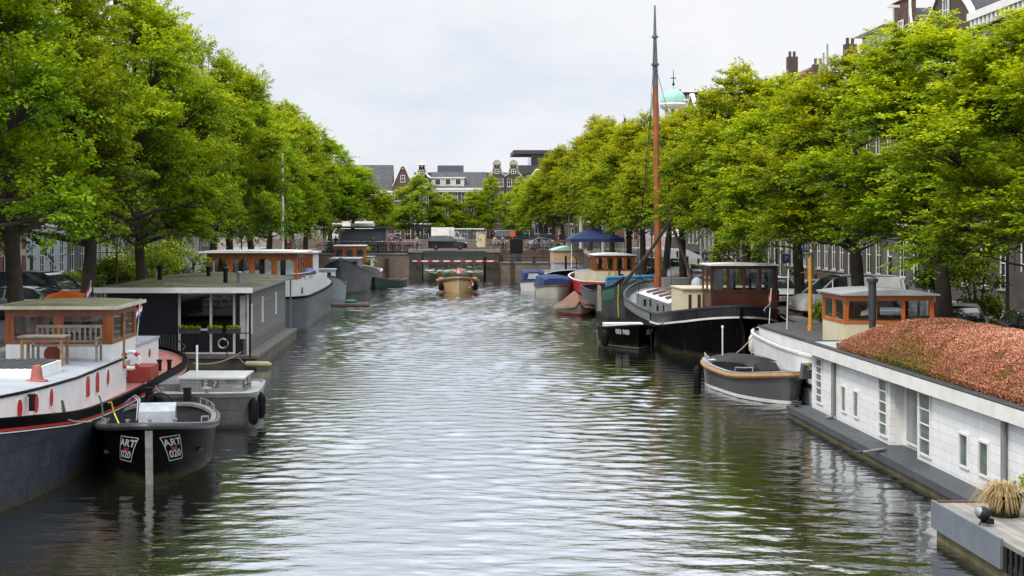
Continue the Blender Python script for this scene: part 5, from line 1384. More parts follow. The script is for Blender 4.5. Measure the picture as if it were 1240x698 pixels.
F.obj('deckhouse', MB().box(13.101,15.2,67.9,70.3,1.2,2.85), CREAM, smooth=None); F.obj('deckhouse_roof', MB().box(11.5,15.25,67.3,70.7,3.0,3.06), CREAM, smooth=None)
wheelhouse_w(b4, 12.45,15.55,65.0,67.2, 1.7,2.98,4.05,4.20, 4,2, MAHO, MAHO, WHITE2, over=(.10,.12), pw=.12, cw=.12, camber=.05, roof_t=.06)
CURT = mat('pale_curtain', (.55,.60,.58), .8, .12, 8)
for x in (12.66,13.32,14.62,15.18):
    g = MB(); rows = []
    for k in range(13): u = k/12*(.45 if x in (12.66,15.18) else .24); rows.append([(x-.05+u,65.16+.025*sin(k*2.4),2.9),(x-.05+u,65.16+.025*sin(k*2.4),4.1)])
    g.loft(rows, False, closed=False); F.obj('curtain', g, CURT)
g = MB(); g.lathe([(.16,0),(.16,.2),(.18,.21),(.05,.42)],(12.2,66.3,1.7),10); g.lathe([(.14,0),(.14,.5),(.05,.55)],(11.75,66.1,1.5),10); F.obj('deck_vent', g, BLACKM)
g = MB()
for k in range(5): p = H.pt(.16+k*.04, H.zs(.16+k*.04), -1, -.08); g.tube([p,p+Vector((0,0,.42))],.02,5)
g.tube([H.pt(.16+k*.04, H.zs(.16+k*.04)+.42, -1, -.08) for k in range(5)],.02,5); obj('handrail', g, STEEL, b4)
g = MB(); bollard_pair(g, 11.3,72.5,1.65); bollard_pair(g,11.3,77,1.65); F.obj('bollard', g, BLACKM)
g = MB(); g.cbox((14.0,84.2,2.5),(1.5,1.2,.9)); F.obj('mast_tabernacle', g, MGREY); g = MB(); g.tube([(13.2,85.6,1.5),(13.2,85.6,3.1)],.27,10)
MASTW = wood('varnished_mast', (.34,.115,.035), (.22,.07,.02), .35)
g.tube([(13.2,85.6,3.1),(13.15,85.9,9),(13.1,86.1,14.6)],[.22,.20,.165],12); ms = F.obj('mast', g, MASTW)
g = MB(); g.tube([(13.1,86.1,14.6),(13.09,86.15,16.0),(13.08,86.15,17.2),(13.08,86.2,19.6)],[.175,.16,.12,.05],10); g.lathe([(.24,0),(.24,.12)],(13.09,86.12,15.9),10); g.lathe([(.2,0),(.2,.12)],(13.08,86.15,17.6),10); F.obj('topmast', g, mat('grey_topmast',(.11,.12,.13),.5,.2), ms)
g = MB()
for x, y, z, zt in ((11.2,80,2,15.9),(15.7,80,2,15.9),(13.4,97,2.6,15.9),(12.0,73.0,2.5,16.0)): g.tube([(13.1,86.1,zt),(x,y,z)],.016,4)
g.tube([(13.1,86.1,17.6),(12.2,84,9.0)],.014,4); F.obj('rigging', g, BLACKM, ms)
DW = wood('dark_spar', (.07,.035,.02), (.035,.018,.012), .6)
g = MB(); g.tube([(13.35,82.0,6.35),(12.2,83.5,4.3),(10.95,85.0,2.5)],[.10,.11,.11],8); g.tube([(13.35,82.0,6.35),(14.0,81.8,4.6),(14.55,81.4,2.9)],[.10,.10,.10],8); F.obj('lowering_frame', g, DW)
g = MB(); g.ell((14.7,80.9,2.65),(.35,.4,.45),10,8); F.obj('sail_bundle', g, mat('pale_canvas',(.42,.46,.52),.8,.2))
# 5. little black pram at its quarter
b5 = thing('dinghy', 'small black steel dinghy with white numbers on both bows beside the big black barge', 'boat', (9.5, 71.1, 0), radians(183))
H = Hull(5.2, 2.75, [(0,.92),(.5,.95),(1,1.22)], bow=(.55,1.7,1.15), stern=(.2,2,2), bs=1.1, zk=-.3, wl=.9, fb=.62, rb=.2, ve=.9)
hull_parts(b5, H, BLACKP, .4, mat('dim_dinghy_floor',(.07,.07,.065),.7,.3), BLACKR, inner=DGREY, rail=(.04,.10,.08))
obj('boot_stripe', H.shell(.06, .09, .012, 1), MGREY, b5)
for sd, tx in ((1,'083 980'),(-1,'080 97')):
    vs, fs = text_geo(tx, .34, bold=.012); obj('lettering', H.decal([(a*.9,b_) for a,b_ in vs], fs, .83, .80, sd, .02), SIGNW, b5, smooth=None)
obj('seat', MB().box(-1.15,1.15,-.6,.2,.72,.80), mat('pale_bench',(.55,.50,.45),.6,.1), b5, smooth=None)
obj('locker', MB().box(-1.0,1.0,-2.3,-1.5,.5,1.02), WHITE2, b5, smooth=None); fender(b5, (1.45,1.2,.45), .20, .8); g = MB(); g.tube([(-.5,2.45,1.1),(-.62,2.5,.4),(-.6,2.55,-.1)],.022,6); obj('chain', g, BLACKM, b5)

# 6. green hulled barge ---------------------------------------------------------------------------------------------------
b6, H = bow_ship('dark green and black barge bow with blue gear on deck behind the tall mast', 12.7, 89.6, 18.5, 4.7, [(0,1.6),(.6,1.6),(.85,2.0),(1,2.5)], mat('grey_green_hull',(.06,.075,.07),.45,.35,.8,streak=.4,dirt=(.03,.03,.03),hull=True), mat('black_rail_paint',(.015,.015,.016),.5), MGREY, name='barge', cat='barge', blunt=2.2)
obj('green_panel', H.shell(H.below(.85), H.below(.2), .02, 2, t0=.80, t1=.93, sides=-1), mat('sea_green_paint',(.05,.14,.10),.5,.2), b6); obj('green_panel', H.shell(H.below(.85), H.below(.2), .02, 2, t0=.80, t1=.93, sides=1), mat('sea_green_paint',(.05,.14,.10)), b6)
F = Frame(b6); BLG = mat('blue_gear',(.035,.15,.27),.5,.2)
g = MB(); g.box(11.2,13.8,95.2,96.2,1.9,2.45); g.tube([(11.0,93.5,2.6),(14.2,93.8,2.7)],.12,8); F.obj('blue_locker', g, BLG)
g = MB(); g.lathe([(.14,0),(.14,1.1),(.18,1.12)],(12.1,94.5,1.7),10); g.tube([(10.9,92.0,1.9),(11.7,90.4,2.7)],.10,6); F.obj('capstan', g, BLACKM)
g = MB(); g.tube([(11.35,90.2,2.3),(11.3,90.1,1.2),(11.35,90.15,.2)],.03,6); F.obj('rope', g, YROPE); g = MB(); g.extr([(90.1,.6),(90.4,2.2),(91.6,2.2),(91.8,.5)],'x',10.15,10.25); F.obj('leeboard', g, PALEW)

# 7. boat under a brown tent cover --------------------------------------------------------------------------------------------
b7 = thing('covered_boat', 'small boat under a brown tent shaped cover, red waterline, beside the green barge', 'boat', (9.25, 97.6, 0), pi)
H = Hull(6.4, 2.5, [(0,.62),(.5,.6),(1,.85)], bow=(.5,2.2,1.6), stern=(.3,2,1.8), bs=.8, zk=-.25, wl=.86, fb=.45, rb=.35)
obj('hull', H.shell(H.zk, H.below(0), 0, 6), mat('cream_white_hull',(.50,.45,.36),.5,.2,streak=.3), b7, smooth=40); obj('boot_stripe', H.shell(-.02, .16, .012, 2), mat('red_boot',(.30,.03,.02),.5), b7)
g = MB(); rows = []
for k in range(17):
    t = k/16; y = (t-.5)*6.7; b_ = max(H.b(min(max(t,.02),.98))+.12,.15); zr_ = .75+.78*sin(pi*min(t*.86+.06,1))**.8; zl = H.zs(t)-.28
    row = []
    for i in range(11):
        q = 1-2*i/10; x = b_*q; s_ = abs(q)
        z = zl+(zr_-zl)*(1-s_**1.15) - .06*sin(pi*s_) + .02*sin(k*1.7+i*2)
        row.append((x,y,z))
    rows.append(row)
g.loft(rows, False, closed=False); obj('tent_cover', g, BROWNC, b7, smooth=50)

# 8. red and cream tug with round wooden wheelhouse --------------------------------------------------------------------------
b8 = thing('tugboat', 'red and cream ship with a rounded varnished wheelhouse behind the brown covered boat', 'ship', (13.3, 118.5, 0))
H = Hull(19, 4.4, [(0,1.75),(.5,1.6),(.8,1.75),(1,2.0)], bow=(.3,2,2), stern=(.2,2,2), zk=-.3, wl=.92, fb=.6, fs=.6)
obj('hull', H.shell(H.zk, H.below(.95), 0, 5), BLACKP, b8, smooth=40); obj('topstrake', H.shell(H.below(.97), H.below(0), .02, 3), REDB, b8, smooth=40)
obj('bulwark', H.shell(H.below(.6), H.below(0), -.07, 2), REDP, b8, smooth=40); obj('gunwale', H.band(H.below(.05), H.below(-.03), .05, -.08), WHITE2, b8); obj('deck', H.cap(H.below(.4),-.06,.03), MGREY, b8)
W, R = H.block(.30,.80,.55, lambda t: 1.0, lambda t: 2.15, .15); obj('hold_coaming', W, CREAM, b8, smooth=35); obj('hold_roof', R, MGREY, b8)
F = Frame(b8)
wheelhouse_w(b8, 12.0,15.2,110.2,113.6, 1.0,2.55,3.55,3.75, 4,3, VARN, CREAM, WHITE2, over=(.12,.12), pw=.28, cw=.18, camber=.12, roof_t=.06)
g = MB(); g.lathe([(.10,0),(.10,1.2),(.13,1.22)],(13.9,109.9,1.4),8); F.obj('exhaust_pipe', g, BLACKM); g = MB()
for x in (12.9,13.4): g.tube([(x,110.0,1.3),(x+.25,110.1,2.7)],.03,5)
F.obj('boat_hook', g, TEAK)
# 9. the two boats under blue canvas
b9 = thing('covered_boat', 'white boat with a flat blue canvas cover, nearer of the two blue covered boats', 'boat', (9.55, 120.2, 0), radians(182))
H = Hull(6.6, 2.9, [(0,.95),(.5,.9),(1,1.15)], bow=(.45,2.2,1.8), stern=(.3,2,1.9), bs=1.0, zk=-.3, wl=.84, fb=.48, rb=.4)
hull_parts(b9, H, mat('ivory_hull',(.55,.52,.44),.45,.12,streak=.2), .3, TEAK, TEAK, rail=(.05,.1,.09))
def canopy(H, y0, y1, z, root, m, over=.06, sag=.25):
    g = MB(); rows = []
    for k in range(11):
        y = y0+(y1-y0)*k/10; t = min(max(H.tat(y),0),1); b_ = H.b(t)+over; zz = z-(.18 if k in (0,10) else 0)
        rows.append([(-b_,y,H.zs(t)-.02),(-b_*.86,y,zz-.12),(-b_*.4,y,zz),(b_*.4,y,zz),(b_*.86,y,zz-.12),(b_,y,H.zs(t)-.02)])
    g.loft(rows, False, closed=False)
    for r_ in (rows[0], rows[-1]): g.add(r_, [tuple(range(6))])
    return obj('canvas_cover', g, m, root, smooth=40)
canopy(H, -2.9, 2.3, 1.85, b9, BLUEC)
b10 = thing('cabin_boat', 'small white cabin boat with blue canopy and clear window by the bridge wall', 'boat', (8.6, 132.5, 0), radians(180))
H = Hull(6.0, 2.3, [(0,.9),(.5,.85),(1,1.05)], bow=(.5,2.1,1.5), stern=(.3,2,1.9), bs=.9, zk=-.3, wl=.86, fb=.45, rb=.4)
hull_parts(b10, H, WHITE2, .25, TEAK, mat('blue_rail',(.03,.08,.2),.5), rail=(.05,.1,.09)); c_ = canopy(H, -2.4, 1.5, 1.95, b10, BLUEC)
obj('clear_window', MB().quad((-.5,1.56,1.15),(.6,1.56,1.15),(.5,1.56,1.65),(-.4,1.56,1.65)), mat('clear_vinyl',(.45,.48,.52),.2,.2), c_, smooth=None)
# 10. ship with a tan cabin and mint roof
b11, H = bow_ship('white and black ship with a tan deck cabin under a mint green roof', 12.2, 128.6, 18, 4.2, [(0,1.5),(.6,1.5),(1,2.1)], BLACKP, WHITE2, MGREY, name='ship')
F = Frame(b11)
F.obj('lower_cabin', MB().box(10.7,13.4,133.2,138,1.2,2.6), mat('pale_blue_grey_paint',(.34,.37,.42),.5,.15), smooth=None); F.obj('tan_cabin', MB().box(10.65,13.45,133.1,138.1,2.6,3.75), TAN, smooth=None)
g = MB(); rows = [[(10.5+3.1*k/10, y, 3.76+.38*sin(pi*k/10)) for k in range(11)]+[(13.6-3.1*k/10, y, 3.752) for k in range(11)] for y in (132.95,138.25)]; g.loft(rows, True); F.obj('mint_roof', g, mat('mint_roof',(.28,.50,.42),.5,.15), smooth=30)
g = MB(); g.tube([(11.7,132.5,1.5),(11.7,132.5,3.3)],.10,8); g.tube([(11.9,132.5,3.0),(12.3,132.5,3.4),(12.7,132.5,3.0),(12.75,132.5,1.6)],.04,6); F.obj('davit', g, BLACKM)

# mooring lines to the quay
def line(root, a, b_, sag=.35, m=None):
    a, b_ = Vector(a), Vector(b_); ps = []
    for k in range(9): q = a.lerp(b_, k/8); q.z -= sag*4*(k/8)*(1-k/8); ps.append(q)
    g = MB(); g.tube(ps, .022, 5); Frame(root).obj('mooring_rope', g, m or ROPE, root)
line(b4, (15.6,66.0,2.1), (16.4,61.5,1.85)); line(b4, (11.2,67.5,1.7), (10.3,70.0,1.05), .15, BLACKM); line(b3, (11.6,47.6,1.1), (12.3,45.2,1.6), .12); line(b3, (10.6,53.2,1.0), (12.6,56.8,1.6), .2)
line(s2, (-8.4,33.6,1.35), (-8.9,32.2,1.75), .1); line(s2, (-8.9,39.0,1.05), (-8.75,41.5,1.4), .12); line(s3, (-8.4,41.7,1.1), (-9.0,43.5,1.45), .1); line(hb, (-8.5,59.5,.7), (-9.3,52.5,.9), .2)
# ------------------------------------------------------------------ canal houses
_WIN = {}
GSTONE = mat('shaded_weathered_stone', (.075,.068,.060), .85, .35, .9, bump=.01, streak=.4, dirt=(.05,.05,.045))  # weathered stone, its colour darkened to stand for shade under the elms
def win_mesh(w_, h, style, fm, gm):
    """window in local coordinates: facade plane y = 0, outside is -y, set back in the wall"""
    k = (round(w_,2), round(h,2), style, fm.name, gm.name)
    if k in _WIN: return _WIN[k]
    f = MB(); t = .09
    f.box(-w_/2,w_/2,.06,.14,0,t); f.box(-w_/2,w_/2,.06,.14,h-t,h); f.box(-w_/2,-w_/2+t,.06,.14,t,h-t); f.box(w_/2-t,w_/2,.06,.14,t,h-t)
    if style in ('sash','tall'):
        f.box(-w_/2+t,w_/2-t,.07,.13,h*.52-.03,h*.52+.03)
        f.box(-.022,.022,.075,.125,t,h*.52-.03); f.box(-.022,.022,.075,.125,h*.52+.03,h-t)
    if style == 'tall':
        for q in (.27,.76): f.box(-w_/2+t,-.022,.08,.12,h*q-.015,h*q+.015); f.box(.022,w_/2-t,.08,.12,h*q-.015,h*q+.015)
    g = MB(); g.box(-w_/2+t,w_/2-t,.10,.115,t,h-t)
    s = MB(); s.box(-w_/2-.08,w_/2+.08,-.07,.055,-.12,-.002)
    _WIN[k] = (f.mesh('window_frame',fm), g.mesh('window_pane',gm), s.mesh('window_sill',STONE))
    return _WIN[k]
def facade(mb, W, z0, z1, openings, depth=.16):
    """front wall at y=0 with real openings (x0,x1,za,zb) and reveals"""
    xs = sorted({-W/2, W/2} | {o[0] for o in openings} | {o[1] for o in openings}); zs = sorted({z0, z1} | {o[2] for o in openings} | {o[3] for o in openings})
    for i in range(len(xs)-1):
        for j in range(len(zs)-1):
            cx, cz = (xs[i]+xs[i+1])/2, (zs[j]+zs[j+1])/2
            if any(o[0] < cx < o[1] and o[2] < cz < o[3] for o in openings): continue
            mb.quad((xs[i],0,zs[j]),(xs[i+1],0,zs[j]),(xs[i+1],0,zs[j+1]),(xs[i],0,zs[j+1]))
    for a, b_, c, d_ in openings:
        mb.quad((a,0,c),(a,depth,c),(b_,depth,c),(b_,0,c)); mb.quad((a,0,d_),(b_,0,d_),(b_,depth,d_),(a,depth,d_))
        mb.quad((a,0,c),(a,0,d_),(a,depth,d_),(a,depth,c)); mb.quad((b_,0,c),(b_,depth,c),(b_,depth,d_),(b_,0,d_))
        mb.quad((a,depth,c),(a,depth,d_),(b_,depth,d_),(b_,depth,c))
BR1 = brick('red_brown_brick', (.13,.055,.038), (.10,.045,.032), (.16,.14,.12)); BR2 = brick('brown_brick', (.085,.052,.040), (.068,.043,.034), (.13,.12,.10))
BR3 = brick('dark_purple_brick', (.055,.034,.030), (.045,.029,.026), (.09,.085,.08)); BR4 = brick('banded_red_brick', (.20,.045,.03), (.16,.04,.028), (.2,.17,.14), bands=1.35)
PLW = mat('white_plaster', (.50,.50,.48), .7, .12, .8, streak=.25, dirt=(.3,.29,.27)); PLB = mat('pale_blue_plaster', (.42,.48,.55), .7, .1, .8, streak=.15)
PLG = mat('grey_plaster', (.125,.122,.118), .75, .15, .8, streak=.3); BLK = mat('black_stained_front', (.02,.02,.021), .6, .25)
TILE_R = tiles('red_roof_tiles', (.17,.06,.04)); TILE_G = tiles('grey_roof_tiles', (.06,.06,.065)); TILE_B = tiles('brown_roof_tiles', (.10,.065,.05))
DOORG = mat('dark_green_door', (.012,.03,.02), .3, .2); DOORB = mat('black_door', (.01,.01,.011), .3, .2)
def house(label, loc, rz, W, hs, wm, gable='cornice', gh=2.6, nc=3, gm=None, roofm=None, depth=11, door=0, stoop=0, style='sash', ww=None, gstyle=None, group=None, chim=True, trim=None, wfac=.66, name='canal_house', frame=None):
    """hs = storey heights from the street up"""
    r = thing(name, label, 'house', loc, rz, group)
    roofm = roofm or TILE_G; trim = trim or WHITE2; frame = frame or WHITE2; Ht = sum(hs); pitch = W/nc; ww = ww or min(1.25, pitch*.60)
    z = 0; groups = []
    op_g = []; op_u = []; wins = []
    for i, h in enumerate(hs):
        for c in range(nc):
            x = -W/2+pitch*(c+.5)
            if i == 0 and c == door:
                o = (x-.55, x+.55, .05 + stoop, min(stoop+2.9, h-.2)); op_g.append(o); wins.append((o,'door')); continue
            wh = h*(wfac if i else .58); za = z+h*(.20 if i else .24)
            if i == 0 and stoop: za = max(za, .5)
            o = (x-ww/2, x+ww/2, za, za+wh); (op_g if i == 0 else op_u).append(o); wins.append((o, style))
        z += h
    g = MB(); facade(g, W, 0, hs[0]-.002, op_g); obj('ground_floor_wall', g, gm or wm, r, smooth=None)
    b = MB(); b.box(-W/2,W/2,-.06,.05,hs[0],hs[0]+.22); obj('string_course', b, trim, r, smooth=None)
    g = MB(); facade(g, W, hs[0], Ht, op_u)
    g.quad((-W/2,0,0),(-W/2,0,Ht),(-W/2,depth,Ht),(-W/2,depth,0)); g.quad((W/2,0,0),(W/2,depth,0),(W/2,depth,Ht),(W/2,0,Ht)); g.quad((-W/2,depth,0),(-W/2,depth,Ht),(W/2,depth,Ht),(W/2,depth,0))
    rh = W*.55
    def plate(pts, y0=-.0, y1=.3): g.extr(pts, 'y', y0+.004, y1)
    tr = MB()
    if gable == 'cornice':
        tr.box(-W/2-.12,W/2+.12,-.38,.1,Ht-.12,Ht+.28); tr.box(-W/2-.05,W/2+.05,-.2,.08,Ht-.55,-.13+Ht); 
        for k in range(int(W/.55)): x = -W/2+.3+k*.55; tr.box(x-.09,x+.09,-.32,-.201,Ht-.5,Ht-.13)
        rm_ = MB(); rm_.add([(-W/2,.1,Ht+.1),(W/2,.1,Ht+.1),(W/2,depth,Ht+.1),(-W/2,depth,Ht+.1),(-W/2,depth*.5,Ht+gh),(W/2,depth*.5,Ht+gh)], [(0,1,5,4),(2,3,4,5),(1,2,5),(3,0,4),(3,2,1,0)])
    elif gable == 'flat':
        tr.box(-W/2-.08,W/2+.08,-.3,.1,Ht-.35,Ht+.25); rm_ = MB(); rm_.box(-W/2,W/2,.1,depth,Ht,Ht+.2)
    else:
        if gable == 'neck':
            nw = W*.22
            pts = [(-W/2,Ht),(W/2,Ht),(W/2,Ht+.3)]+[(W/2-(W/2-nw)*sin(pi/2*k/6), Ht+.3+(gh*.62)*(1-cos(pi/2*k/6))) for k in range(1,7)]
            pts += [(nw,Ht+gh)]; pts = pts+[(-x,zz) for x, zz in pts[::-1][:-2]]
            tr.extr([(nw+.18,Ht+gh),(-nw-.18,Ht+gh),(-nw-.1,Ht+gh+.22)]+[((nw+.1)*cos(pi*(1-k/8)), Ht+gh+.22+.75*sin(pi*k/8)) for k in range(1,8)]+[(nw+.1,Ht+gh+.22)], 'y', -.16, .3)
            for sd in (1,-1):
                cl = [(sd*(W/2+.05),Ht),(sd*(W/2+.05),Ht+.5)]+[(sd*(W/2-(W/2-nw)*sin(pi/2*k/6)+.10), Ht+.55+(gh*.62)*(1-cos(pi/2*k/6))) for k in range(1,7)]+[(sd*(nw+.02),Ht+gh*.6)]+[(sd*(W/2-(W/2-nw)*sin(pi/2*k/6)-.12), Ht+.2+(gh*.62)*(1-cos(pi/2*k/6))) for k in range(6,0,-1)]
                tr.extr(cl if sd > 0 else cl[::-1], 'y', -.10, -.002)
            tr.box(nw-.14,nw+.06,-.1,-.003,Ht+gh*.3,Ht+gh); tr.box(-nw-.06,-nw+.14,-.1,-.003,Ht+gh*.3,Ht+gh)
        elif gable == 'bell':
            pts = [(-W/2,Ht),(W/2,Ht)]+[(W/2*(1-.72*(k/8)**.8 + .10*sin(2*pi*k/8)), Ht+gh*k/8) for k in range(1,9)]
            pts = pts+[(-x,zz) for x, zz in pts[::-1][:-2]]
            top = [p for p in pts[2:]]
            tr.loft([[(x*1.03,-.12,zz+.02) for x,zz in top],[(x*1.03,-.12,zz+.22) for x,zz in top],[(x*1.03,.2,zz+.22) for x,zz in top],[(x*1.03,.2,zz+.02) for x,zz in top]], False, closed=False)
            tr.extr([((W*.17)*cos(pi*k/8), Ht+gh+.15+.7*sin(pi*k/8)) for k in range(9)], 'y', -.14, .25)
        elif gable == 'step':
            pts = [(-W/2,Ht),(W/2,Ht)]; n = 4
            for k in range(n): x = W/2*(1-k/(n+.4)); pts += [(x,Ht+gh*k/n),(x,Ht+gh*(k+1)/n)]
            pts = pts[:2]+pts[3:]; pts = pts+[(-x,zz) for x, zz in pts[::-1][:-2]]
            for k in range(n): x = W/2*(1-k/(n+.4)); zt = Ht+gh*(k+1)/n; tr.box(x-W/2/(n+.4) if k < n-1 else -x-.05,x+.05,-.08,.3,zt,zt+.14); tr.box(-x-.05,-x+W/2/(n+.4),-.08,.3,zt,zt+.14) if k < n-1 else None
        else:   # plain pointed gable
            pts = [(-W/2,Ht),(W/2,Ht),(W/2,Ht+.1),(.35,Ht+gh),(-.35,Ht+gh),(-W/2,Ht+.1)]
            for sd in (1,-1):
                q = [(sd*(W/2+.08),Ht),(sd*(W/2+.08),Ht+.3),(sd*.35,Ht+gh+.25),(sd*.0,Ht+gh+.25),(sd*.0,Ht+gh-.02),(sd*.25,Ht+gh-.02)]
                tr.extr(q if sd > 0 else q[::-1], 'y', -.1, .3)
        plate(pts)
        rr = gh*.86 if gable != 'point' else gh-.1
        rm_ = MB(); rm_.add([(-W/2,.3,Ht),(W/2,.3,Ht),(W/2,depth,Ht),(-W/2,depth,Ht),(0,.3,Ht+rr),(0,depth,Ht+rr)], [(0,3,5,4),(1,4,5,2),(2,5,3),(0,4,1)])
        wf, wg, ws = win_mesh(.9, min(1.4, gh*.42), 'sash', frame, DGLASS)
        o = bpy.data.objects.new('attic_window', wf); COL.objects.link(o); o.parent = r; o.location = (0,-.19,Ht+gh*.22)
        p = bpy.data.objects.new('window_pane', wg); COL.objects.link(p); p.parent = o
        tr.box(-.10,.10,-.9,-.165,Ht+gh*.86,Ht+gh*.86+.16)
    obj('upper_wall', g, wm, r, smooth=None)
    obj('gable_trim' if gable not in ('cornice','flat') else 'cornice', tr, trim, r, smooth=None)
    ro = obj('roof', rm_, roofm, r, smooth=None)
    if chim:
        c = MB(); cx_ = W*.32; c.box(cx_-.35,cx_+.35,depth*.3,depth*.3+.9,Ht,Ht+gh+.9); c.lathe([(.13,0),(.13,.5)],(cx_,depth*.3+.25,Ht+gh+.9),8); c.lathe([(.13,0),(.13,.5)],(cx_,depth*.3+.65,Ht+gh+.9),8); obj('chimney', c, BR2, ro, smooth=None)
    for o, st in wins:
        w_, h = o[1]-o[0], o[3]-o[2]
        if st == 'door':
            f = MB(); f.box(o[0],o[0]+.08,.03,.13,o[2],o[3]); f.box(o[1]-.08,o[1],.03,.13,o[2],o[3]); f.box(o[0]+.08,o[1]-.08,.03,.13,o[3]-.08,o[3]); f.box(o[0]+.08,o[1]-.08,.03,.13,o[2]+2.15,o[2]+2.22) if h > 2.5 else None
            d_ = obj('door', f, frame, r, smooth=None)
            f = MB(); f.box(o[0]+.08,o[1]-.08,.07,.11,o[2],min(o[2]+2.15,o[3]-.08)); obj('leaf', f, DOORG if hash(label) % 2 else DOORB, d_, smooth=None)
            continue
        wf, wg, ws = win_mesh(w_, h, st, frame, DGLASS)
        q = bpy.data.objects.new('window', wf); COL.objects.link(q); q.parent = r; q.location = ((o[0]+o[1])/2, 0, o[2])
        p = bpy.data.objects.new('pane', wg); COL.objects.link(p); p.parent = q
        p = bpy.data.objects.new('sill', ws); COL.objects.link(p); p.parent = q
    if stoop:
        x = -W/2+pitch*(door+.5); s_ = MB(); n = max(3, int(stoop/.18))
        s_.box(x-.7,x+.7,-1.3,-.001,0,stoop)
        for k in range(n): s_.box(x+.701+k*.28,x+.98+k*.28,-1.3,-.1,0,stoop*(1-(k+1)/(n+1)))
        obj('stoop', s_, GSTONE, r, smooth=None)
        rl = MB(); L_ = n*.28
        for yy in (-1.25,):
            rl.tube([(x-.65,yy,stoop+.9),(x+.7,yy,stoop+.9),(x+.7+L_,yy,.95)],.025,6)
            for k in range(5): f = k/4; rl.tube([(x+.7+L_*f,yy,stoop*(1-f)+.0),(x+.7+L_*f,yy,stoop*(1-f)+.92)],.015,5)
            rl.tube([(x-.65,yy,stoop),(x-.65,yy,stoop+.9)],.02,5); rl.tube([(x-.65,yy,stoop+.9),(x-.65,-.05,stoop+.9)],.025,5)
        obj('stoop_railing', rl, BLACKM, r)
    return r
# left quay: (y0, width, storeys, wall, ground floor, gable, label, extras)
LH = [(30,7.5,(3.6,3.6,3.3,3.0),BR2,None,'cornice','brown brick canal house at the near end of the left side',{}),
 (37.6,6.5,(3.6,3.6,3.3,3.0),BR3,PLG,'neck','dark brick neck gabled house on the left side behind the nearest elms',{}),
 (44.2,8,(3.8,3.6,3.3,3.0),BR1,None,'cornice','red brown brick house on the left behind the white barge',{}),
 (52.3,6,(3.6,3.6,3.2,2.8),PLG,None,'bell','grey plastered bell gabled house on the left behind the barge wheelhouse',{}),
 (58.4,7.5,(3.8,3.6,3.2,3),BR2,PLG,'cornice','brown brick house with grey ground floor on the left street',{}),
 (66,9,(4,3.6,3.4,3),BR3,None,'cornice','dark purple brick house left of the banded red brick house',{}),
 (75.2,13.2,(4.4,4.2,4,3.4),BR4,None,'cornice','red brick house with pale stone bands at the left edge behind the car',dict(nc=5)),
 (88.6,9.6,(4.1,3.8,3.4,3),PLW,PLB,'cornice','white plastered house with a pale blue ground floor right of the banded brick house',dict(nc=4,style='tall')),
 (98.3,8.2,(4,3.8,3.4,3),BR2,PLG,'neck','brown brick house with a dark stoop, right of the white plastered house',dict(stoop=1.3,door=2)),
 (106.6,9.2,(4,3.7,3.4,3),PLG,PLW,'cornice','grey plastered house behind the forked elm trunk on the left',dict(nc=4,stoop=1.2,door=1)),
 (115.9,8,(3.8,3.7,3.3,3),BR1,PLG,'bell','red brown brick house behind the green bush on the left quay',dict(stoop=1.2,door=0)),
 (124,9,(3.8,3.7,3.3,3),PLG,PLG,'cornice','grey house front behind the orange wheelhouse roof on the left',dict(nc=4)),
 (133.1,8.5,(3.8,3.7,3.3,3),PLW,BR3,'cornice','white fronted house with a dark ground floor near the white mast',{}),
 (141.7,9.5,(3.8,3.7,3.3,3),BR2,PLW,'step','brown step gabled house with white ground floor on the left near the bridge',dict(nc=4)),
 (151.3,9,(3.8,3.6,3.2,3),BR1,PLG,'cornice','red brown house at the far left corner beside the bridge',dict(nc=4))]
for y0, W, hs, wm, gm, gb, lb, kw in LH:
    house(lb, (-26.2, y0+W/2, gz(y0+W/2)+.10), pi/2, W, hs, wm, gb, 2.6 if gb == 'cornice' else 3.2, gm=gm, group='canal houses on the left side', **kw)
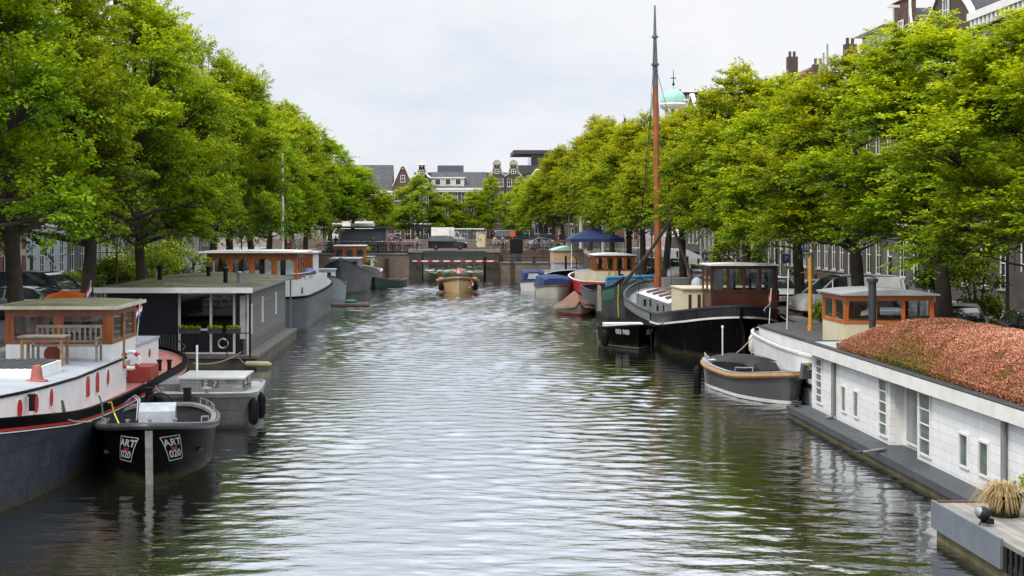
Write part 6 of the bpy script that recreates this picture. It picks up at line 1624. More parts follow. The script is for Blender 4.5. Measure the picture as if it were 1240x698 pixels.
RH = [(28,9,(4,3.8,3.4,3),BR1,None,'cornice','red brown house at the near right side behind the sedum roofed houseboat',{}),
 (37.2,8,(4,3.8,3.4,3),BR3,GSTONE,'neck','dark neck gabled house near the right edge behind the parked black car',{}),
 (45.4,9,(4,3.8,3.4,3),BR2,GSTONE,'cornice','brown house behind the thick elm trunk on the right edge',{}),
 (54.5,9.5,(4.2,4.1,3.6,3.2),BR1,GSTONE,'cornice','red brown house behind the lamp post at the right edge',dict(nc=4,style='tall')),
 (64.1,10.2,(4.2,4.2,3.6,3.1),BR1,GSTONE,'cornice','red brown brick house with stone stoop stairs and tall white windows on the right',dict(stoop=2.0,door=3,nc=4,style='tall')),
 (74.4,7.8,(4.1,4.0,3.6,3.0),BR2,GSTONE,'bell','brown bell gabled house rising above the elms near the top right corner',dict(gh=3.4)),
 (82.3,7.4,(4.1,4.0,3.5,3.0),BR1,PLG,'neck','white trimmed neck gabled house above the elms at the upper right',dict(gh=3.4)),
 (89.8,8.2,(4.2,3.9,3.4,2.9),BR2,GSTONE,'cornice','brown house with a big white cornice right of the pale roof terrace',dict(nc=4)),
 (98.1,10,(4.2,3.9,3.3,2.6),BR2,GSTONE,'cornice','brown house with a white cornice behind the white van',dict(nc=5,gh=1.8)),
 (108.2,9.4,(4.2,3.9,3.3,2.9),PLW,GSTONE,'flat','pale house with white pediment roofline above the right elms',dict(nc=5,style='tall')),
 (117.7,8.6,(4.2,3.9,3.3,3),BR2,GSTONE,'cornice','brown house behind the dark red wheelhouse roof',dict(nc=4)),
 (126.4,9.2,(4.2,3.9,3.6,3.4),BR3,PLG,'cornice','tall dark brick house with red tiled roof and chimney above the right elms',dict(nc=4,gh=3.6,roofm=TILE_R)),
 (135.7,9,(4,3.8,3.4,3.3),BR2,GSTONE,'cornice','brown flat fronted house right of the green domed turret',dict(nc=4)),
 (144.8,9,(4,3.8,3.3,3),PLW,PLG,'cornice','white house on the right behind the blue tent',dict(nc=4)),
 (153.9,10,(4,3.7,3.3,3),BR1,GSTONE,'point','red brown pointed gable house on the right by the bridge',dict(nc=4,gh=3.6))]
for y0, W, hs, wm, gm, gb, lb, kw in RH:
    kw = dict(kw); gh = kw.pop('gh', 2.6 if gb == 'cornice' else 3.2)
    house(lb, (28.2, y0+W/2, gz(y0+W/2)+.10), -pi/2, W, hs, wm, gb, gh, gm=gm, group='canal houses on the right side', **kw)
# roof clutter on the right: masts of antennas, chimney with pot, roof terrace pavilion
rt = thing('roof_pavilion', 'pale flat roofed pavilion on a roof above the right elms', 'roof structure', (31.5, 93.5, gz(93)+14.8))
obj('wall', MB().box(-2.6,4,-3,3,0,2.4), PLW, rt, smooth=None); obj('roof', MB().box(-3.2,4.4,-3.6,3.4,2.4,2.7), WHITE2, rt, smooth=None)
at_ = thing('antenna_group', 'cluster of thin grey antennas and pipes on a roof above the right elms', 'antenna', (29.5,107,gz(107)+14.4))
for i in range(5): g = MB(); g.tube([(i*.35-.7,i*.2,0),(i*.35-.7,i*.2,2.4+.7*(i%3))],.07,6); g.cbox((i*.35-.7,i*.2,1.8+.2*i),(.5,.06,.5) if i % 2 else (.1,.7,.1)); obj('pipe', g, GALV, at_)
# turret with the green copper dome
tw = thing('dome_turret', 'white round turret with a pale green copper dome and thin spire', 'turret', (33.0, 200, 4.6)); tw.scale = (.8,.8,.88)
PLW2 = mat('white_turret_plaster', (.72,.70,.64), .6, .08)
obj('shaft', MB().lathe([(2.1,0),(2.1,17.6)],(0,0,0),16), PLW2, tw)
a = MB()
for k in range(8): c_, s_ = cos(2*pi*k/8+.2), sin(2*pi*k/8+.2); a.tube([(1.65*c_,1.65*s_,18.0),(1.65*c_,1.65*s_,20.6)],.32,8)
obj('column', a, PLW2, tw); obj('inner_core', MB().lathe([(1.1,17.9),(1.1,20.6)],(0,0,0),12), mat('shaded_core',(.2,.17,.13),.8), tw)
obj('cornice', MB().lathe([(2.3,17.6),(2.4,18.0),(2.1,18.05)],(0,0,0),20), PLW2, tw); obj('cornice', MB().lathe([(1.8,20.5),(2.3,20.9),(2.5,21.4),(2.3,21.6)],(0,0,0),20), PLW2, tw)
obj('dome', MB().lathe([(2.35,21.6)]+[(2.3*cos(a_),21.6+2.3*sin(a_)) for a_ in [pi/2*k/8 for k in range(8)]]+[(.15,23.9),(.12,24.4)],(0,0,0),20), mat('copper_green',(.27,.47,.39),.6,.2,1.5), tw)
a = MB(); a.tube([(0,0,24.2),(0,0,27)],[.12,.04],6); a.box(-.5,.5,-.03,.03,25.6,25.75); a.ell((0,0,24.7),(.25,.25,.25),8,6); obj('spire', a, BLACKM, tw)
house('grey brown house block right of the green domed turret', (41.5,205,2.6), 0, 13, (6,6,6,5.4), BR2, 'flat', nc=4, ww=1.6, name='town_house')
house('dark roofed house far right behind the elms, left of the turret', (23.5,196,2.6), 0, 8, (4,3.6,3.3,2.6), BR1, 'point', 4.0, nc=3, name='town_house', roofm=TILE_B)

# backdrop of houses across the end of the canal
def bh(label, x0, x1, Y, hs, wm, gb, gh=3, nc=3, base=2.5, **kw):
    return house(label, ((x0+x1)/2, Y, base), 0, x1-x0, hs, wm, gb, gh, nc=nc, name='town_house', group='houses across the end of the canal', chim=kw.pop('chim', False), **kw)
bh('low house with a broad grey tiled roof at the left end of the backdrop', -22.5,-9.6,272,(4,3.6,2.6),BR2,'cornice',5.6,4,depth=14)
bh('red brick pointed gable house between the grey tiled roof and the neck gable', -9.5,-5.6,271.5,(4,3.8,3.4),BR1,'point',4.0,2,roofm=TILE_R)
bh('narrow black and white neck gable house, left of the backdrop', -5.5,-2.2,271,(4,3.6,3.2,2.0),BLK,'neck',2.6,2)
bh('brick house with white framed windows and white dormer storey in the middle of the backdrop', -2.1,9.0,273,(4,3.6,3.2),BR2,'cornice',3.6,6,depth=12,ww=1.15)
dm = thing('dormer_storey', 'white rooftop dormer storey in the middle of the backdrop houses', 'dormer', (1.2,274.0,13.8))
obj('wall', MB().box(-3.2,3.2,0,3,0,1.7), PLW, dm, smooth=None); obj('cornice', MB().box(-3.4,3.4,-.2,3.2,1.7,1.9), WHITE2, dm, smooth=None)
for x in (-2,0,2): f = obj('window', MB().box(x-.6,x+.6,-.06,-.002,.4,1.6), WHITE2, dm, smooth=None); obj('pane', MB().box(x-.48,x+.48,-.08,-.061,.5,1.5), DGLASS, f, smooth=None)
bh('left one of the two tall brown neck gable houses in the backdrop', 9.1,12.2,271,(4,3.6,3.2,2.4),BR2,'neck',2.3,2,trim=STONE)
bh('right one of the two tall brown neck gable houses in the backdrop', 12.3,15.4,271,(4,3.6,3.2,2.4),BR2,'neck',2.3,2,trim=STONE)
bh('brick house with a white gable right of the twin neck gables', 15.5,22,274,(4,3.6,3.0),BR3,'point',4,3)
bh('brown house at the right end of the backdrop behind the elms', 22.1,32,274,(4,3.6,3.2),BR2,'cornice',4,4)
mdn = thing('office_block', 'dark flat roofed modern block behind the backdrop houses on the right', 'office block', (27.0,330,2.5)); BLKB = mat('dark_cladding',(.06,.055,.06),.6,.2)
obj('wall', MB().box(-9,16,0,14,0,18.0), BLKB, mdn, smooth=None); obj('roof', MB().box(-10.2,17,-1.2,15,20.6,21.5), mat('dark_roof_slab',(.05,.05,.055),.6), mdn, smooth=None); obj('top_floor', MB().box(-6,15,.5,13,18.0,20.6), DGLASS, mdn, smooth=None)
gb_ = thing('office_block', 'long grey flat roof block behind the middle of the backdrop', 'office block', (8,320,2.5)); obj('wall', MB().box(-14,12,0,12,0,15.4), PLG, gb_, smooth=None); obj('roof', MB().box(-14.3,12.3,-.3,12.3,15.4,15.9), DGREY, gb_, smooth=None); obj('plant_room', MB().box(-9,-3,2,10,15.9,17.6), mat('grey_plant_room',(.09,.095,.11),.6), gb_, smooth=None)
# ------------------------------------------------------------------ cars
TYRE = mat('tyre_rubber', (.012,.012,.012), .8, .2); RIM = mat('alloy_rim', (.35,.36,.37), .35, .15, metal=.7)
CGL = darkglass('car_glass', (.02,.025,.028), .04); LAMPW = mat('headlight_glass', (.6,.62,.65), .12, .1); LAMPR = mat('tail_light_red', (.35,.01,.01), .2, .1)
PLATEY = mat('yellow_plate', (.65,.45,.03), .5, .05); TRIM = mat('black_car_trim', (.012,.012,.013), .5, .2)
def carpaint(name, col, metal=.3):
    if name in _M: return _M[name]
    m, nt, b = new_mat(name); v = objco(nt); n = noise(nt, v, 1.5, 4)
    lk(nt, mixc(nt, 1.0, col, maprange(nt, n, .3, .7, .85, 1.1), 'MULTIPLY'), b.inputs['Base Color'])
    b.inputs['Metallic'].default_value = metal; b.inputs['Roughness'].default_value = .3; b.inputs['Coat Weight'].default_value = .7; b.inputs['Coat Roughness'].default_value = .05
    _M[name] = m; return m
# profiles (y forward, z) of lower body and glasshouse
KIND = {
 'hatch': dict(L=4.1,W=1.74,H=1.47, body=[(-2.05,.35),(-2.05,.78),(-1.98,.92),(-1.5,.96),(.75,.93),(1.55,.80),(1.95,.66),(2.05,.50),(2.03,.25),(1.75,.18),(-1.9,.2)], gh=[(-1.95,.93),(-1.72,1.36),(-1.30,1.45),(-.2,1.47),(.30,1.40),(1.05,.92)], wh=(-1.28,1.28), r=.31),
 'suv': dict(L=4.7,W=1.88,H=1.72, body=[(-2.35,.42),(-2.35,.95),(-2.28,1.08),(-1.8,1.10),(.85,1.08),(1.8,1.0),(2.25,.85),(2.35,.60),(2.33,.32),(2.0,.24),(-2.1,.26)], gh=[(-2.28,1.07),(-2.02,1.55),(-1.6,1.68),(-.2,1.72),(.35,1.64),(1.12,1.07)], wh=(-1.42,1.45), r=.37),
 'van': dict(L=5.0,W=1.95,H=1.95, body=[(-2.5,.40),(-2.5,1.10),(-2.45,1.15),(1.2,1.12),(2.05,1.02),(2.42,.85),(2.5,.60),(2.48,.32),(2.2,.24),(-2.3,.26)], gh=[(-2.46,1.13),(-2.38,1.75),(-2.2,1.90),(-.5,1.95),(.55,1.90),(1.0,1.72),(1.75,1.08)], wh=(-1.55,1.6), r=.34),
 'saloon': dict(L=4.6,W=1.8,H=1.43, body=[(-2.3,.36),(-2.3,.86),(-2.2,.95),(-1.5,.98),(.8,.93),(1.75,.82),(2.2,.68),(2.3,.50),(2.28,.25),(1.95,.18),(-2.1,.2)], gh=[(-1.9,.96),(-1.2,1.36),(-.75,1.43),(-.1,1.43),(.35,1.36),(1.15,.92)], wh=(-1.40,1.42), r=.32)}
_CARM = {}
def car(label, loc, rz, kind, paint, panel=False, group=None, roofpaint=None, name='parked_car', cat='car'):
    K = KIND[kind]; r = thing(name, label, cat, loc, rz, group); W = K['W']/2
    key = (kind, paint.name, panel)
    if key not in _CARM:
        out = []
        g = MB(); cy = sum(p[0] for p in K['body'])/len(K['body']); cz = .6
        def sc(f, x): return [(x, cy+(p[0]-cy)*f, cz+(p[1]-cz)*f) for p in K['body']]
        g.loft([sc(.93,-W),sc(.985,-W+.05),sc(1,-W+.14),sc(1.004,0),sc(1,W-.14),sc(.985,W-.05),sc(.93,W)], True)
        out.append(('body', g.mesh('body', paint, 40), None))
        gh = K['gh']; H = K['H']; zb_ = gh[0][1]
        def ring(x0, x1): return [(x0+(x1-x0)*((p[1]-zb_)/(H-zb_)), p[0], p[1]) for p in gh]
        g = MB(); g.loft([ring(-W+.07,-W+.27), ring(W-.07,W-.27)], True); out.append(('glasshouse', g.mesh('glasshouse', CGL, 30), None))
        # roof skin and pillars over the glass
        g = MB(); top = [p for p in gh if p[1] > H-.16]
        e = .012
        y0_, y1_ = top[0][0]-.05, top[-1][0]+.05
        rows = []
        for p in top: q = (p[1]-zb_)/(H-zb_); xr = W-.07-.20*q; rows.append([(-xr-e,p[0],p[1]-.03),(-xr*.9,p[0],p[1]+e),(0,p[0],p[1]+.035),(xr*.9,p[0],p[1]+e),(xr+e,p[0],p[1]-.03)])
        g.loft(rows, False, closed=False)
        def pill(i, w_):
            a, b_ = gh[i], gh[i+1]
            for sd in (1,-1):
                def X(z): return sd*(W-.07-.20*((z-zb_)/(H-zb_))+e)
                g.quad((X(a[1]),a[0]-w_/2,a[1]),(X(a[1]),a[0]+w_/2,a[1]),(X(b_[1]),b_[0]+w_/2,b_[1]),(X(b_[1]),b_[0]-w_/2,b_[1]))
                g.quad((X(a[1]),a[0]-(w_/2)*0,a[1]+.0),(X(a[1])-sd*.10,a[0],a[1]),(X(b_[1])-sd*.10,b_[0],b_[1]),(X(b_[1]),b_[0],b_[1]))
        n = len(gh); 
        pill(0,.20); pill(n-2,.12)
        for y in ((gh[0][0]+gh[-1][0])*.5-.15, gh[0][0]*.55) if not panel else ((gh[-1][0]*.12),):
            for sd in (1,-1):
                def X(z): return sd*(W-.07-.20*((z-zb_)/(H-zb_))+e)
                zt = H-.08; g.quad((X(zb_),y-.05,zb_),(X(zb_),y+.05,zb_),(X(zt),y+.05,zt),(X(zt),y-.05,zt))
        if panel:
            for sd in (1,-1):
                def X(z): return sd*(W-.07-.20*((z-zb_)/(H-zb_))+e)
                zt = H-.08; g.quad((X(zb_),gh[0][0]+.05,zb_),(X(zb_),gh[-1][0]*.1,zb_),(X(zt),gh[-1][0]*.1,zt),(X(zt),gh[1][0],zt))
        out.append(('roof', g.mesh('roof', paint, 40), None))
        def wheel(x, y):
            s_ = 1 if x > 0 else -1
            t = MB(); R_ = K['r']; t.lathe_ax([(R_*.62,-.10*s_),(R_*.95,-.10*s_),(R_,-.06*s_),(R_,.07*s_),(R_*.95,.10*s_),(R_*.62,.10*s_)], (x,y,R_), 'x', 20)
            m_ = MB(); m_.lathe_ax([(R_*.62,.0),(R_*.62,.08*s_),(R_*.5,.06*s_),(R_*.12,.085*s_),(.02,.085*s_)], (x+s_*.02,y,R_), 'x', 16)
            return t.mesh('tyre', TYRE, 40), m_.mesh('rim', RIM, 30)
        for x in (-W+.08, W-.08):
            for y in K['wh']: t, m_ = wheel(x, y); out.append(('wheel', t, m_))
        L2 = K['L']/2; zl = K['body'][6][1] if kind != 'van' else .85
        for sd in (1,-1):
            g = MB(); g.ell((sd*(W-.30), L2-.17, zl-.03), (.22,.14,.09), 12, 8); out.append(('headlight', g.mesh('headlight', LAMPW, 40), None))
            g = MB(); g.cbox((sd*(W-.20), -L2+.03, zb_-.15), (.22,.10,.22)); out.append(('tail_light', g.mesh('tail_light', LAMPR), None))
            g = MB(); g.ell((sd*(W+.08), gh[-1][0]-.25, zb_+.06), (.10,.07,.075), 10, 7); out.append(('wing_mirror', g.mesh('wing_mirror', paint, 40), None))
        g = MB(); g.cbox((0,L2-.01,.42),(.5,.03,.11)); g2 = MB(); g2.box(-W*.7,W*.7,L2-.06,L2-.005,.50,.62)
        out.append(('number_plate', g.mesh('number_plate', PLATEY), None)); out.append(('grille', g2.mesh('grille', TRIM), None))
        g = MB(); g.cbox((0,-L2+.0,.62),(.5,.03,.11)); out.append(('number_plate', g.mesh('number_plate', PLATEY), None))
        g = MB(); g.box(-W-.012,W+.012,K['wh'][0]+.55,K['wh'][1]-.5,.2,.30); g.box(-W*.9,W*.9,-L2-.005,L2-.04,.2,.34); out.append(('bumper_trim', g.mesh('bumper_trim', TRIM), None))
        _CARM[key] = out
    for nm, me, sub in _CARM[key]:
        o = bpy.data.objects.new(nm, me); COL.objects.link(o); o.parent = r
        if sub is not None: q = bpy.data.objects.new('rim', sub); COL.objects.link(q); q.parent = o
    return r
P_NAVY = carpaint('navy_car_paint', (.022,.032,.045)); P_SILV = carpaint('silver_car_paint', (.38,.39,.40), .6); P_WHT = carpaint('white_car_paint', (.72,.72,.72), 0); P_BLK = carpaint('black_car_paint', (.010,.010,.012), .2); P_GRY = carpaint('grey_car_paint', (.09,.10,.11), .5); P_BLU = carpaint('pale_blue_car_paint', (.10,.20,.28), .2)
car('dark blue people carrier parked facing the canal at the left edge', (-20.4,71.5,gz(71)+.006), radians(-108), 'van', P_NAVY, group='cars on the left quay')
car('silver car in front of the dark blue people carrier at the left edge', (-18.6,64.0,gz(66)+.006), radians(-100), 'hatch', P_SILV, group='cars on the left quay')
car('dark car parked further along the left street under the elms', (-18.0,97,gz(97)+.006), 0, 'hatch', P_GRY, group='cars on the left quay'); car('black car parked on the left street near the white mast', (-18,112,gz(112)+.006), 0, 'saloon', P_BLK, group='cars on the left quay')
GR = 'cars on the right quay'
car('black hatchback parked under the lamp post at the right edge above the sedum roof', (19.35,45.6,gz(46)+.006), radians(168), 'saloon', P_BLK, group=GR)
car('silver roofed car just left of the black hatchback behind the sedum roof', (18.3,49.6,gz(50)+.006), radians(160), 'saloon', P_SILV, group=GR)
car('white van parked behind the ochre mast on the right quay', (19.0,66.0,gz(66)+.006), radians(97), 'van', P_WHT, True, group=GR)
car('white car nose just left of the orange wheelhouse on the right quay', (18.3,59.0,gz(59)+.006), radians(170), 'hatch', P_WHT, group=GR)
car('dark grey car behind the white van on the right quay', (19.6,72.5,gz(72)+.006), radians(150), 'hatch', P_GRY, group=GR)
car('white hatchback parked left of the white van, behind the dark red wheelhouse', (18.3,76.5,gz(76)+.006), radians(178), 'hatch', P_WHT, group=GR)
for i, (y, k, p, lb) in enumerate([(86,'hatch',P_BLU,'pale blue car behind the white hold roof on the right quay'),(94,'saloon',P_GRY,'grey saloon right of the tall mast foot'),(102,'hatch',P_SILV,'silver hatchback left of the tall mast foot on the right quay'),(112,'suv',P_WHT,'white car behind the varnished round wheelhouse'),(124,'hatch',P_BLK,'black car beside the blue tent on the right quay')]):
    car(lb, (18.6,y,gz(y)+.006), radians(180+(-4 if i % 2 else 5)), k, p, group=GR)
car('dark blue estate car crossing the far bridge in the middle of the view', (.7,168.6,3.25), radians(-90), 'suv', carpaint('midnight_car_paint',(.012,.014,.022),.3), name='car')
car('dark car on the left half of the bridge behind the parked bicycles', (-9.0,171.5,3.23), radians(-92), 'saloon', P_BLK, name='car')
car('dark van parked beyond the bridge to the right of the bus shelter', (9.4,186,3.6), radians(-84), 'van', P_NAVY, name='van', cat='van')
# ground swell beyond the bridge: an embankment with a brick parapet where vans stand
emb = MB()
emb.box(XL-8, BX0-3, 181.5, 194, -1, 3.6); emb.box(BX1+3.5, XR+9, 181.5, 194, -1, 3.6); emb.box(BX0-3, BX1+3.5, 181.5, 194, 3.15, 3.6)
struct(obj('far_embankment', emb, BBRICK, smooth=None))
pr = thing('parapet', 'low brick parapet with a thin rail behind the cars on the bridge', 'parapet', (0,181.6,3.6))
obj('wall', MB().box(XL-8,XR+9,0,.3,0,.8), BBRICK, pr, smooth=None); obj('rail', railing(XL-8,XR+9,.15,.8,.4), BLACKM, pr)
def boxvan(label, loc, rz):
    r = thing('delivery_van', label, 'van', loc, rz)
    obj('cargo_box', MB().box(-1.05,1.05,-2.6,1.0,.5,2.75), WHITE2, r, smooth=None)
    g = MB(); g.extr([(1.01,.4),(1.01,2.1),(1.6,2.1),(2.15,1.25),(2.75,1.05),(2.85,.6),(2.8,.35)], 'x', -.98, .98); obj('cab', g, P_WHT, r, smooth=30)
    obj('windscreen', MB().quad((-.85,1.66,2.05),(.85,1.66,2.05),(.85,2.16,1.30),(-.85,2.16,1.30)), CGL, r, smooth=None)
    for sd in (1,-1): obj('side_window', MB().quad((sd*.985,1.15,1.3),(sd*.985,2.0,1.3),(sd*.985,1.55,2.0),(sd*.985,1.15,2.0)), CGL, r, smooth=None)
    for x in (-.9,.9):
        for y in (-1.7,1.9): w_ = obj('wheel', MB().lathe_ax([(.36,-.1),(.36,.1)],(x,y,.36),'x',16), TYRE, r); obj('rim', MB().lathe_ax([(.2,-.105),(.2,.105)],(x,y,.36),'x',12), RIM, w_)
    return r
boxvan('white delivery van beyond the bridge, just above the dark blue estate car', (.8,186.5,3.6), radians(-90)).scale = (.85,.85,.85)
boxvan('larger white box truck partly hidden by the left elms beyond the bridge', (-12.2,189,3.6), radians(90)).scale = (1.15,1.15,1.15)

for i, (x, y, k, p_, lb) in enumerate([(14.2,186,'hatch',P_GRY,'grey car at the right end of the parapet beyond the bridge'),(-6.6,187,'hatch',P_BLK,'black car left of the white delivery van beyond the bridge'),(12.6,172,'saloon',P_SILV,'silver car at the right end of the bridge among bicycles')]):
    car(lb, (x,y,3.6 if y > 180 else 3.23), radians(-90+i*4), k, p_)
# ------------------------------------------------------------------ bicycles
def bike_parts():
    P = []
    for y in (-.52,.55):
        t = MB(); t.torus((0,y,.34),.33,.022,'x',22,6); rm = MB()
        for k in range(9): a = pi*k/9; rm.tube([(0,y+.32*cos(a),.34+.32*sin(a)),(0,y-.32*cos(a),.34-.32*sin(a))],.004,3)
        P.append(('wheel', t.mesh('wheel', TYRE, 40), rm.mesh('spokes', GALV)))
    g = MB(); bb = (0,-.08,.30); hd = (0,.36,.86); st = (0,-.24,.78)
    for a, b_ in ((bb,hd),(st,hd),(bb,st),(bb,(0,-.52,.34)),(st,(0,-.52,.34)),(hd,(0,.55,.34))): g.tube([a,b_],.020,6)
    g.tube([st,(0,-.29,.95)],.016,6); g.tube([hd,(0,.31,1.06)],.016,6)
    P.append(('frame', g, None)); s_ = MB(); s_.ell((0,-.31,.98),(.10,.14,.045),10,6); P.append(('saddle', s_.mesh('saddle', BLACKM, 40), None))
    h = MB(); h.tube([(-.30,.18,1.08),(-.20,.30,1.08),(0,.33,1.06),(.20,.30,1.08),(.30,.18,1.08)],.016,6); P.append(('handlebar', h.mesh('handlebar', STEEL, 40), None))
    m_ = MB()
    for y in (-.52,.55): m_.torus((0,y,.34),.375,.018,'x',10,5,.3,2.7)
    m_.box(-.07,.07,-.80,-.30,.73,.745); P.append(('mudguard', m_.mesh('mudguard', BLACKM, 40), None))
    return P
BP = bike_parts(); FRM = [mat('bike_black',(.012,.012,.012),.4), mat('bike_red',(.25,.03,.02),.4), mat('bike_blue',(.03,.07,.18),.4), mat('bike_grey',(.2,.2,.21),.4), mat('bike_orange',(.45,.13,.02),.4)]
FM = [MB() for _ in FRM]
for i, m_ in enumerate(FRM):
    q = MB(); q.v = list(BP[2][1].v); q.f = list(BP[2][1].f); FM[i] = q.mesh('frame', m_, 40)
def bicycle(loc, rz, ci, label, group):
    r = thing('bicycle', label, 'bicycle', loc, rz, group)
    for i, (nm, me, sub) in enumerate(BP):
        o = bpy.data.objects.new(nm, FM[ci] if i == 2 else me); COL.objects.link(o); o.parent = r
        if sub is not None: q = bpy.data.objects.new('spokes', sub); COL.objects.link(q); q.parent = o
    return r
rb = random.Random(5); CN = ['black','red','blue','grey','orange']
for i in range(36):
    x = -14+i*.31; ci = rb.choice([0,0,0,1,2,3,4]); bicycle((x,165.4+rb.uniform(-.5,.6),3.22), rb.uniform(-.35,.35)+(pi/2 if i % 5 == 0 else 0), ci, CN[ci]+' bicycle in the row leaning on the left bridge railing', 'bicycles along the left bridge railing')
for i in range(20):
    x = 6.4+i*.45; ci = rb.choice([0,0,3,4,1]); bicycle((x,169.4+rb.uniform(-.5,.5),3.22), rb.uniform(-.5,.5)+(pi/2 if i % 4 == 0 else 0), ci, CN[ci]+' bicycle parked on the right half of the bridge', 'bicycles on the right half of the bridge')
for i in range(14):
    y = 126+i*1.9; ci = rb.choice([0,0,3,2]); bicycle((17.9+rb.uniform(-.4,.4),y,gz(y)), pi/2+rb.uniform(-.4,.4), ci, CN[ci]+' bicycle parked beside the blue tent on the right quay', 'bicycles beside the blue tent')
for i in range(10):
    y = 118+i*3.1; ci = rb.choice([0,0,3,2]); bicycle((-16.0+rb.uniform(-.4,.4),y,gz(y)), pi/2+rb.uniform(-.4,.4), ci, CN[ci]+' bicycle parked under the elms on the left quay', 'bicycles under the left elms')

# ------------------------------------------------------------------ lamp posts, signs, bollards
def lamp_post(label, loc, h=4.2, col=None, group='old street lanterns'):
    r = thing('street_lamp', label, 'street lamp', loc, 0, group); m_ = col or mat('dark_red_brown_iron',(.035,.014,.014),.45,.2)
    g = MB(); g.lathe([(.20,0),(.20,.25),(.13,.32),(.13,.75),(.16,.78),(.07,.95),(.055,h*.6),(.045,h-.75),(.10,h-.72),(.10,h-.66)], (0,0,0), 12)
    g.tube([(-.28,0,h-1.0),(.28,0,h-1.0)],.02,6); obj('post', g, m_, r)
    g = MB(); hz0, hz1 = h-.65, h-.05
    for k in range(6): a = 2*pi*k/6; g.tube([(.13*cos(a),.13*sin(a),hz0),(.26*cos(a),.26*sin(a),hz1)],.014,5)
    for R_, z in ((.13,hz0),(.27,hz1)): g.torus((0,0,z),R_,.018,'z',12,5)
    for k in range(2): a = pi*k; g.tube([(0,0,hz0-.05),(.30*cos(a),0,hz0+.1),(.36*cos(a),0,hz1)],.012,5)
    fr = obj('lantern_frame', g, m_, r)
    obj('lantern_glass', MB().lathe([(.12,hz0),(.245,hz1)],(0,0,0),6,cap=False), mat('lantern_glass',(.42,.44,.45),.15,.1), fr, smooth=None); obj('lantern_cap', MB().lathe([(.28,hz1+.01),(.14,hz1+.14),(.10,hz1+.2),(.03,hz1+.32)],(0,0,0),12), m_, fr)
lamp_post('old lantern post with an open iron lantern at the right edge above the black car', (19.9,49.4,gz(49)), 4.4)
lamp_post('old lantern post at the right end of the far bridge', (10.6,161.5,1.86), 4.6)
lamp_post('old lantern post between the elms behind the white van', (17.6,73.8,gz(74)), 4.2); lamp_post('old lantern post right of the blue tent on the right quay', (17.2,115,gz(115)), 4.2)
lamp_post('old lantern post behind the dark houseboat on the left quay', (-15.4,66.5,gz(66)), 4.0); lamp_post('old lantern post by the white mast on the left quay', (-15.4,108,gz(108)), 4.0)
sl_ = thing('tall_street_light', 'tall thin grey street light rising out of the right elms near the bridge', 'street light', (13.8,152,gz(150)))
g = MB(); g.tube([(0,0,0),(0,0,9.0)],[.10,.05],8); obj('post', g, GALV, sl_); g = MB(); g.tube([(0,0,9),(.25,0,9.3),(.9,0,9.2)],.03,6); obj('arm', g, GALV, sl_); obj('lamp_head', MB().ell((1.0,0,9.15),(.28,.14,.08),10,6), WHITE2, sl_)
SIGNB = mat('sign_blue', (.015,.06,.28), .4, .05)
def sign(label, loc, rz, kind, h=2.4):
    r = thing('traffic_sign', label, 'sign', loc, rz); obj('post', MB().tube([(0,0,0),(0,0,h+.3)],.035,8), GALV, r)
    if kind == 'no_entry':
        p = obj('sign_disc', MB().lathe_ax([(.32,-.045),(.32,-.02)],(0,0,h),'y',24), mat('sign_red_disc',(.5,.02,.03),.4,.05), r); obj('bar', MB().box(-.22,.22,-.052,-.046,h-.055,h+.055), SIGNW, p, smooth=None)
    elif kind == 'P':
        p = obj('sign_plate', MB().box(-.21,.21,-.045,-.02,h-.27,h+.27), SIGNB, r, smooth=None); vs, fs = text_geo('P', .38, bold=.015); obj('lettering', MB().add([(a,-.052,h+b_) for a,b_ in vs], fs), SIGNW, p, smooth=None)
    return r
sign('round red no entry sign on a post under the left elms', (-14.9,136.5,gz(136)), 0, 'no_entry', 2.3)
sign('blue parking sign on a post behind the yellow bush', (16.6,88.5,gz(88)), 0, 'P', 2.3); sign('blue parking sign on a post right of the dark red wheelhouse', (20.6,84,gz(84)), 0, 'P', 2.3); sign('small blue parking sign under the elms left of the white van', (22.5,88,gz(88)), 0, 'P', 2.9)
rsg = thing('wall_sign', 'small pink red shop sign hanging on a house under the right elms', 'sign', (27.3,101,6.8)); obj('panel', MB().box(-.35,.35,-.05,.05,-.4,.4), mat('pink_red_sign',(.5,.03,.10),.5,.1), rsg, smooth=None); obj('bracket', MB().tube([(.9,0,.45),(-.35,0,.45)],.03,6), BLACKM, rsg)
# red brown iron bollards along both streets
bp = thing('bollard', 'dark iron bollard in the row along the left pavement', 'bollard', (XL-7.8,60,gz(60)+.13), 0, 'iron bollards along the left pavement')
obj('post', MB().lathe([(.13,0),(.12,.3),(.10,.85),(.13,.9),(.11,1.0),(.05,1.06)],(0,0,0),10), mat('bollard_brown',(.06,.025,.022),.5,.2), bp)
for y in range(66,150,6): dup(bp, (XL-7.8,y,gz(y)+.13), 0)
b2_ = dup(bp, (XR+8.3,50,gz(50)+.13), 0, 'dark iron bollard in the row along the right pavement', group='iron bollards along the right pavement')
for y in range(56,150,6): dup(b2_, (XR+8.3,y,gz(y)+.13), 0)

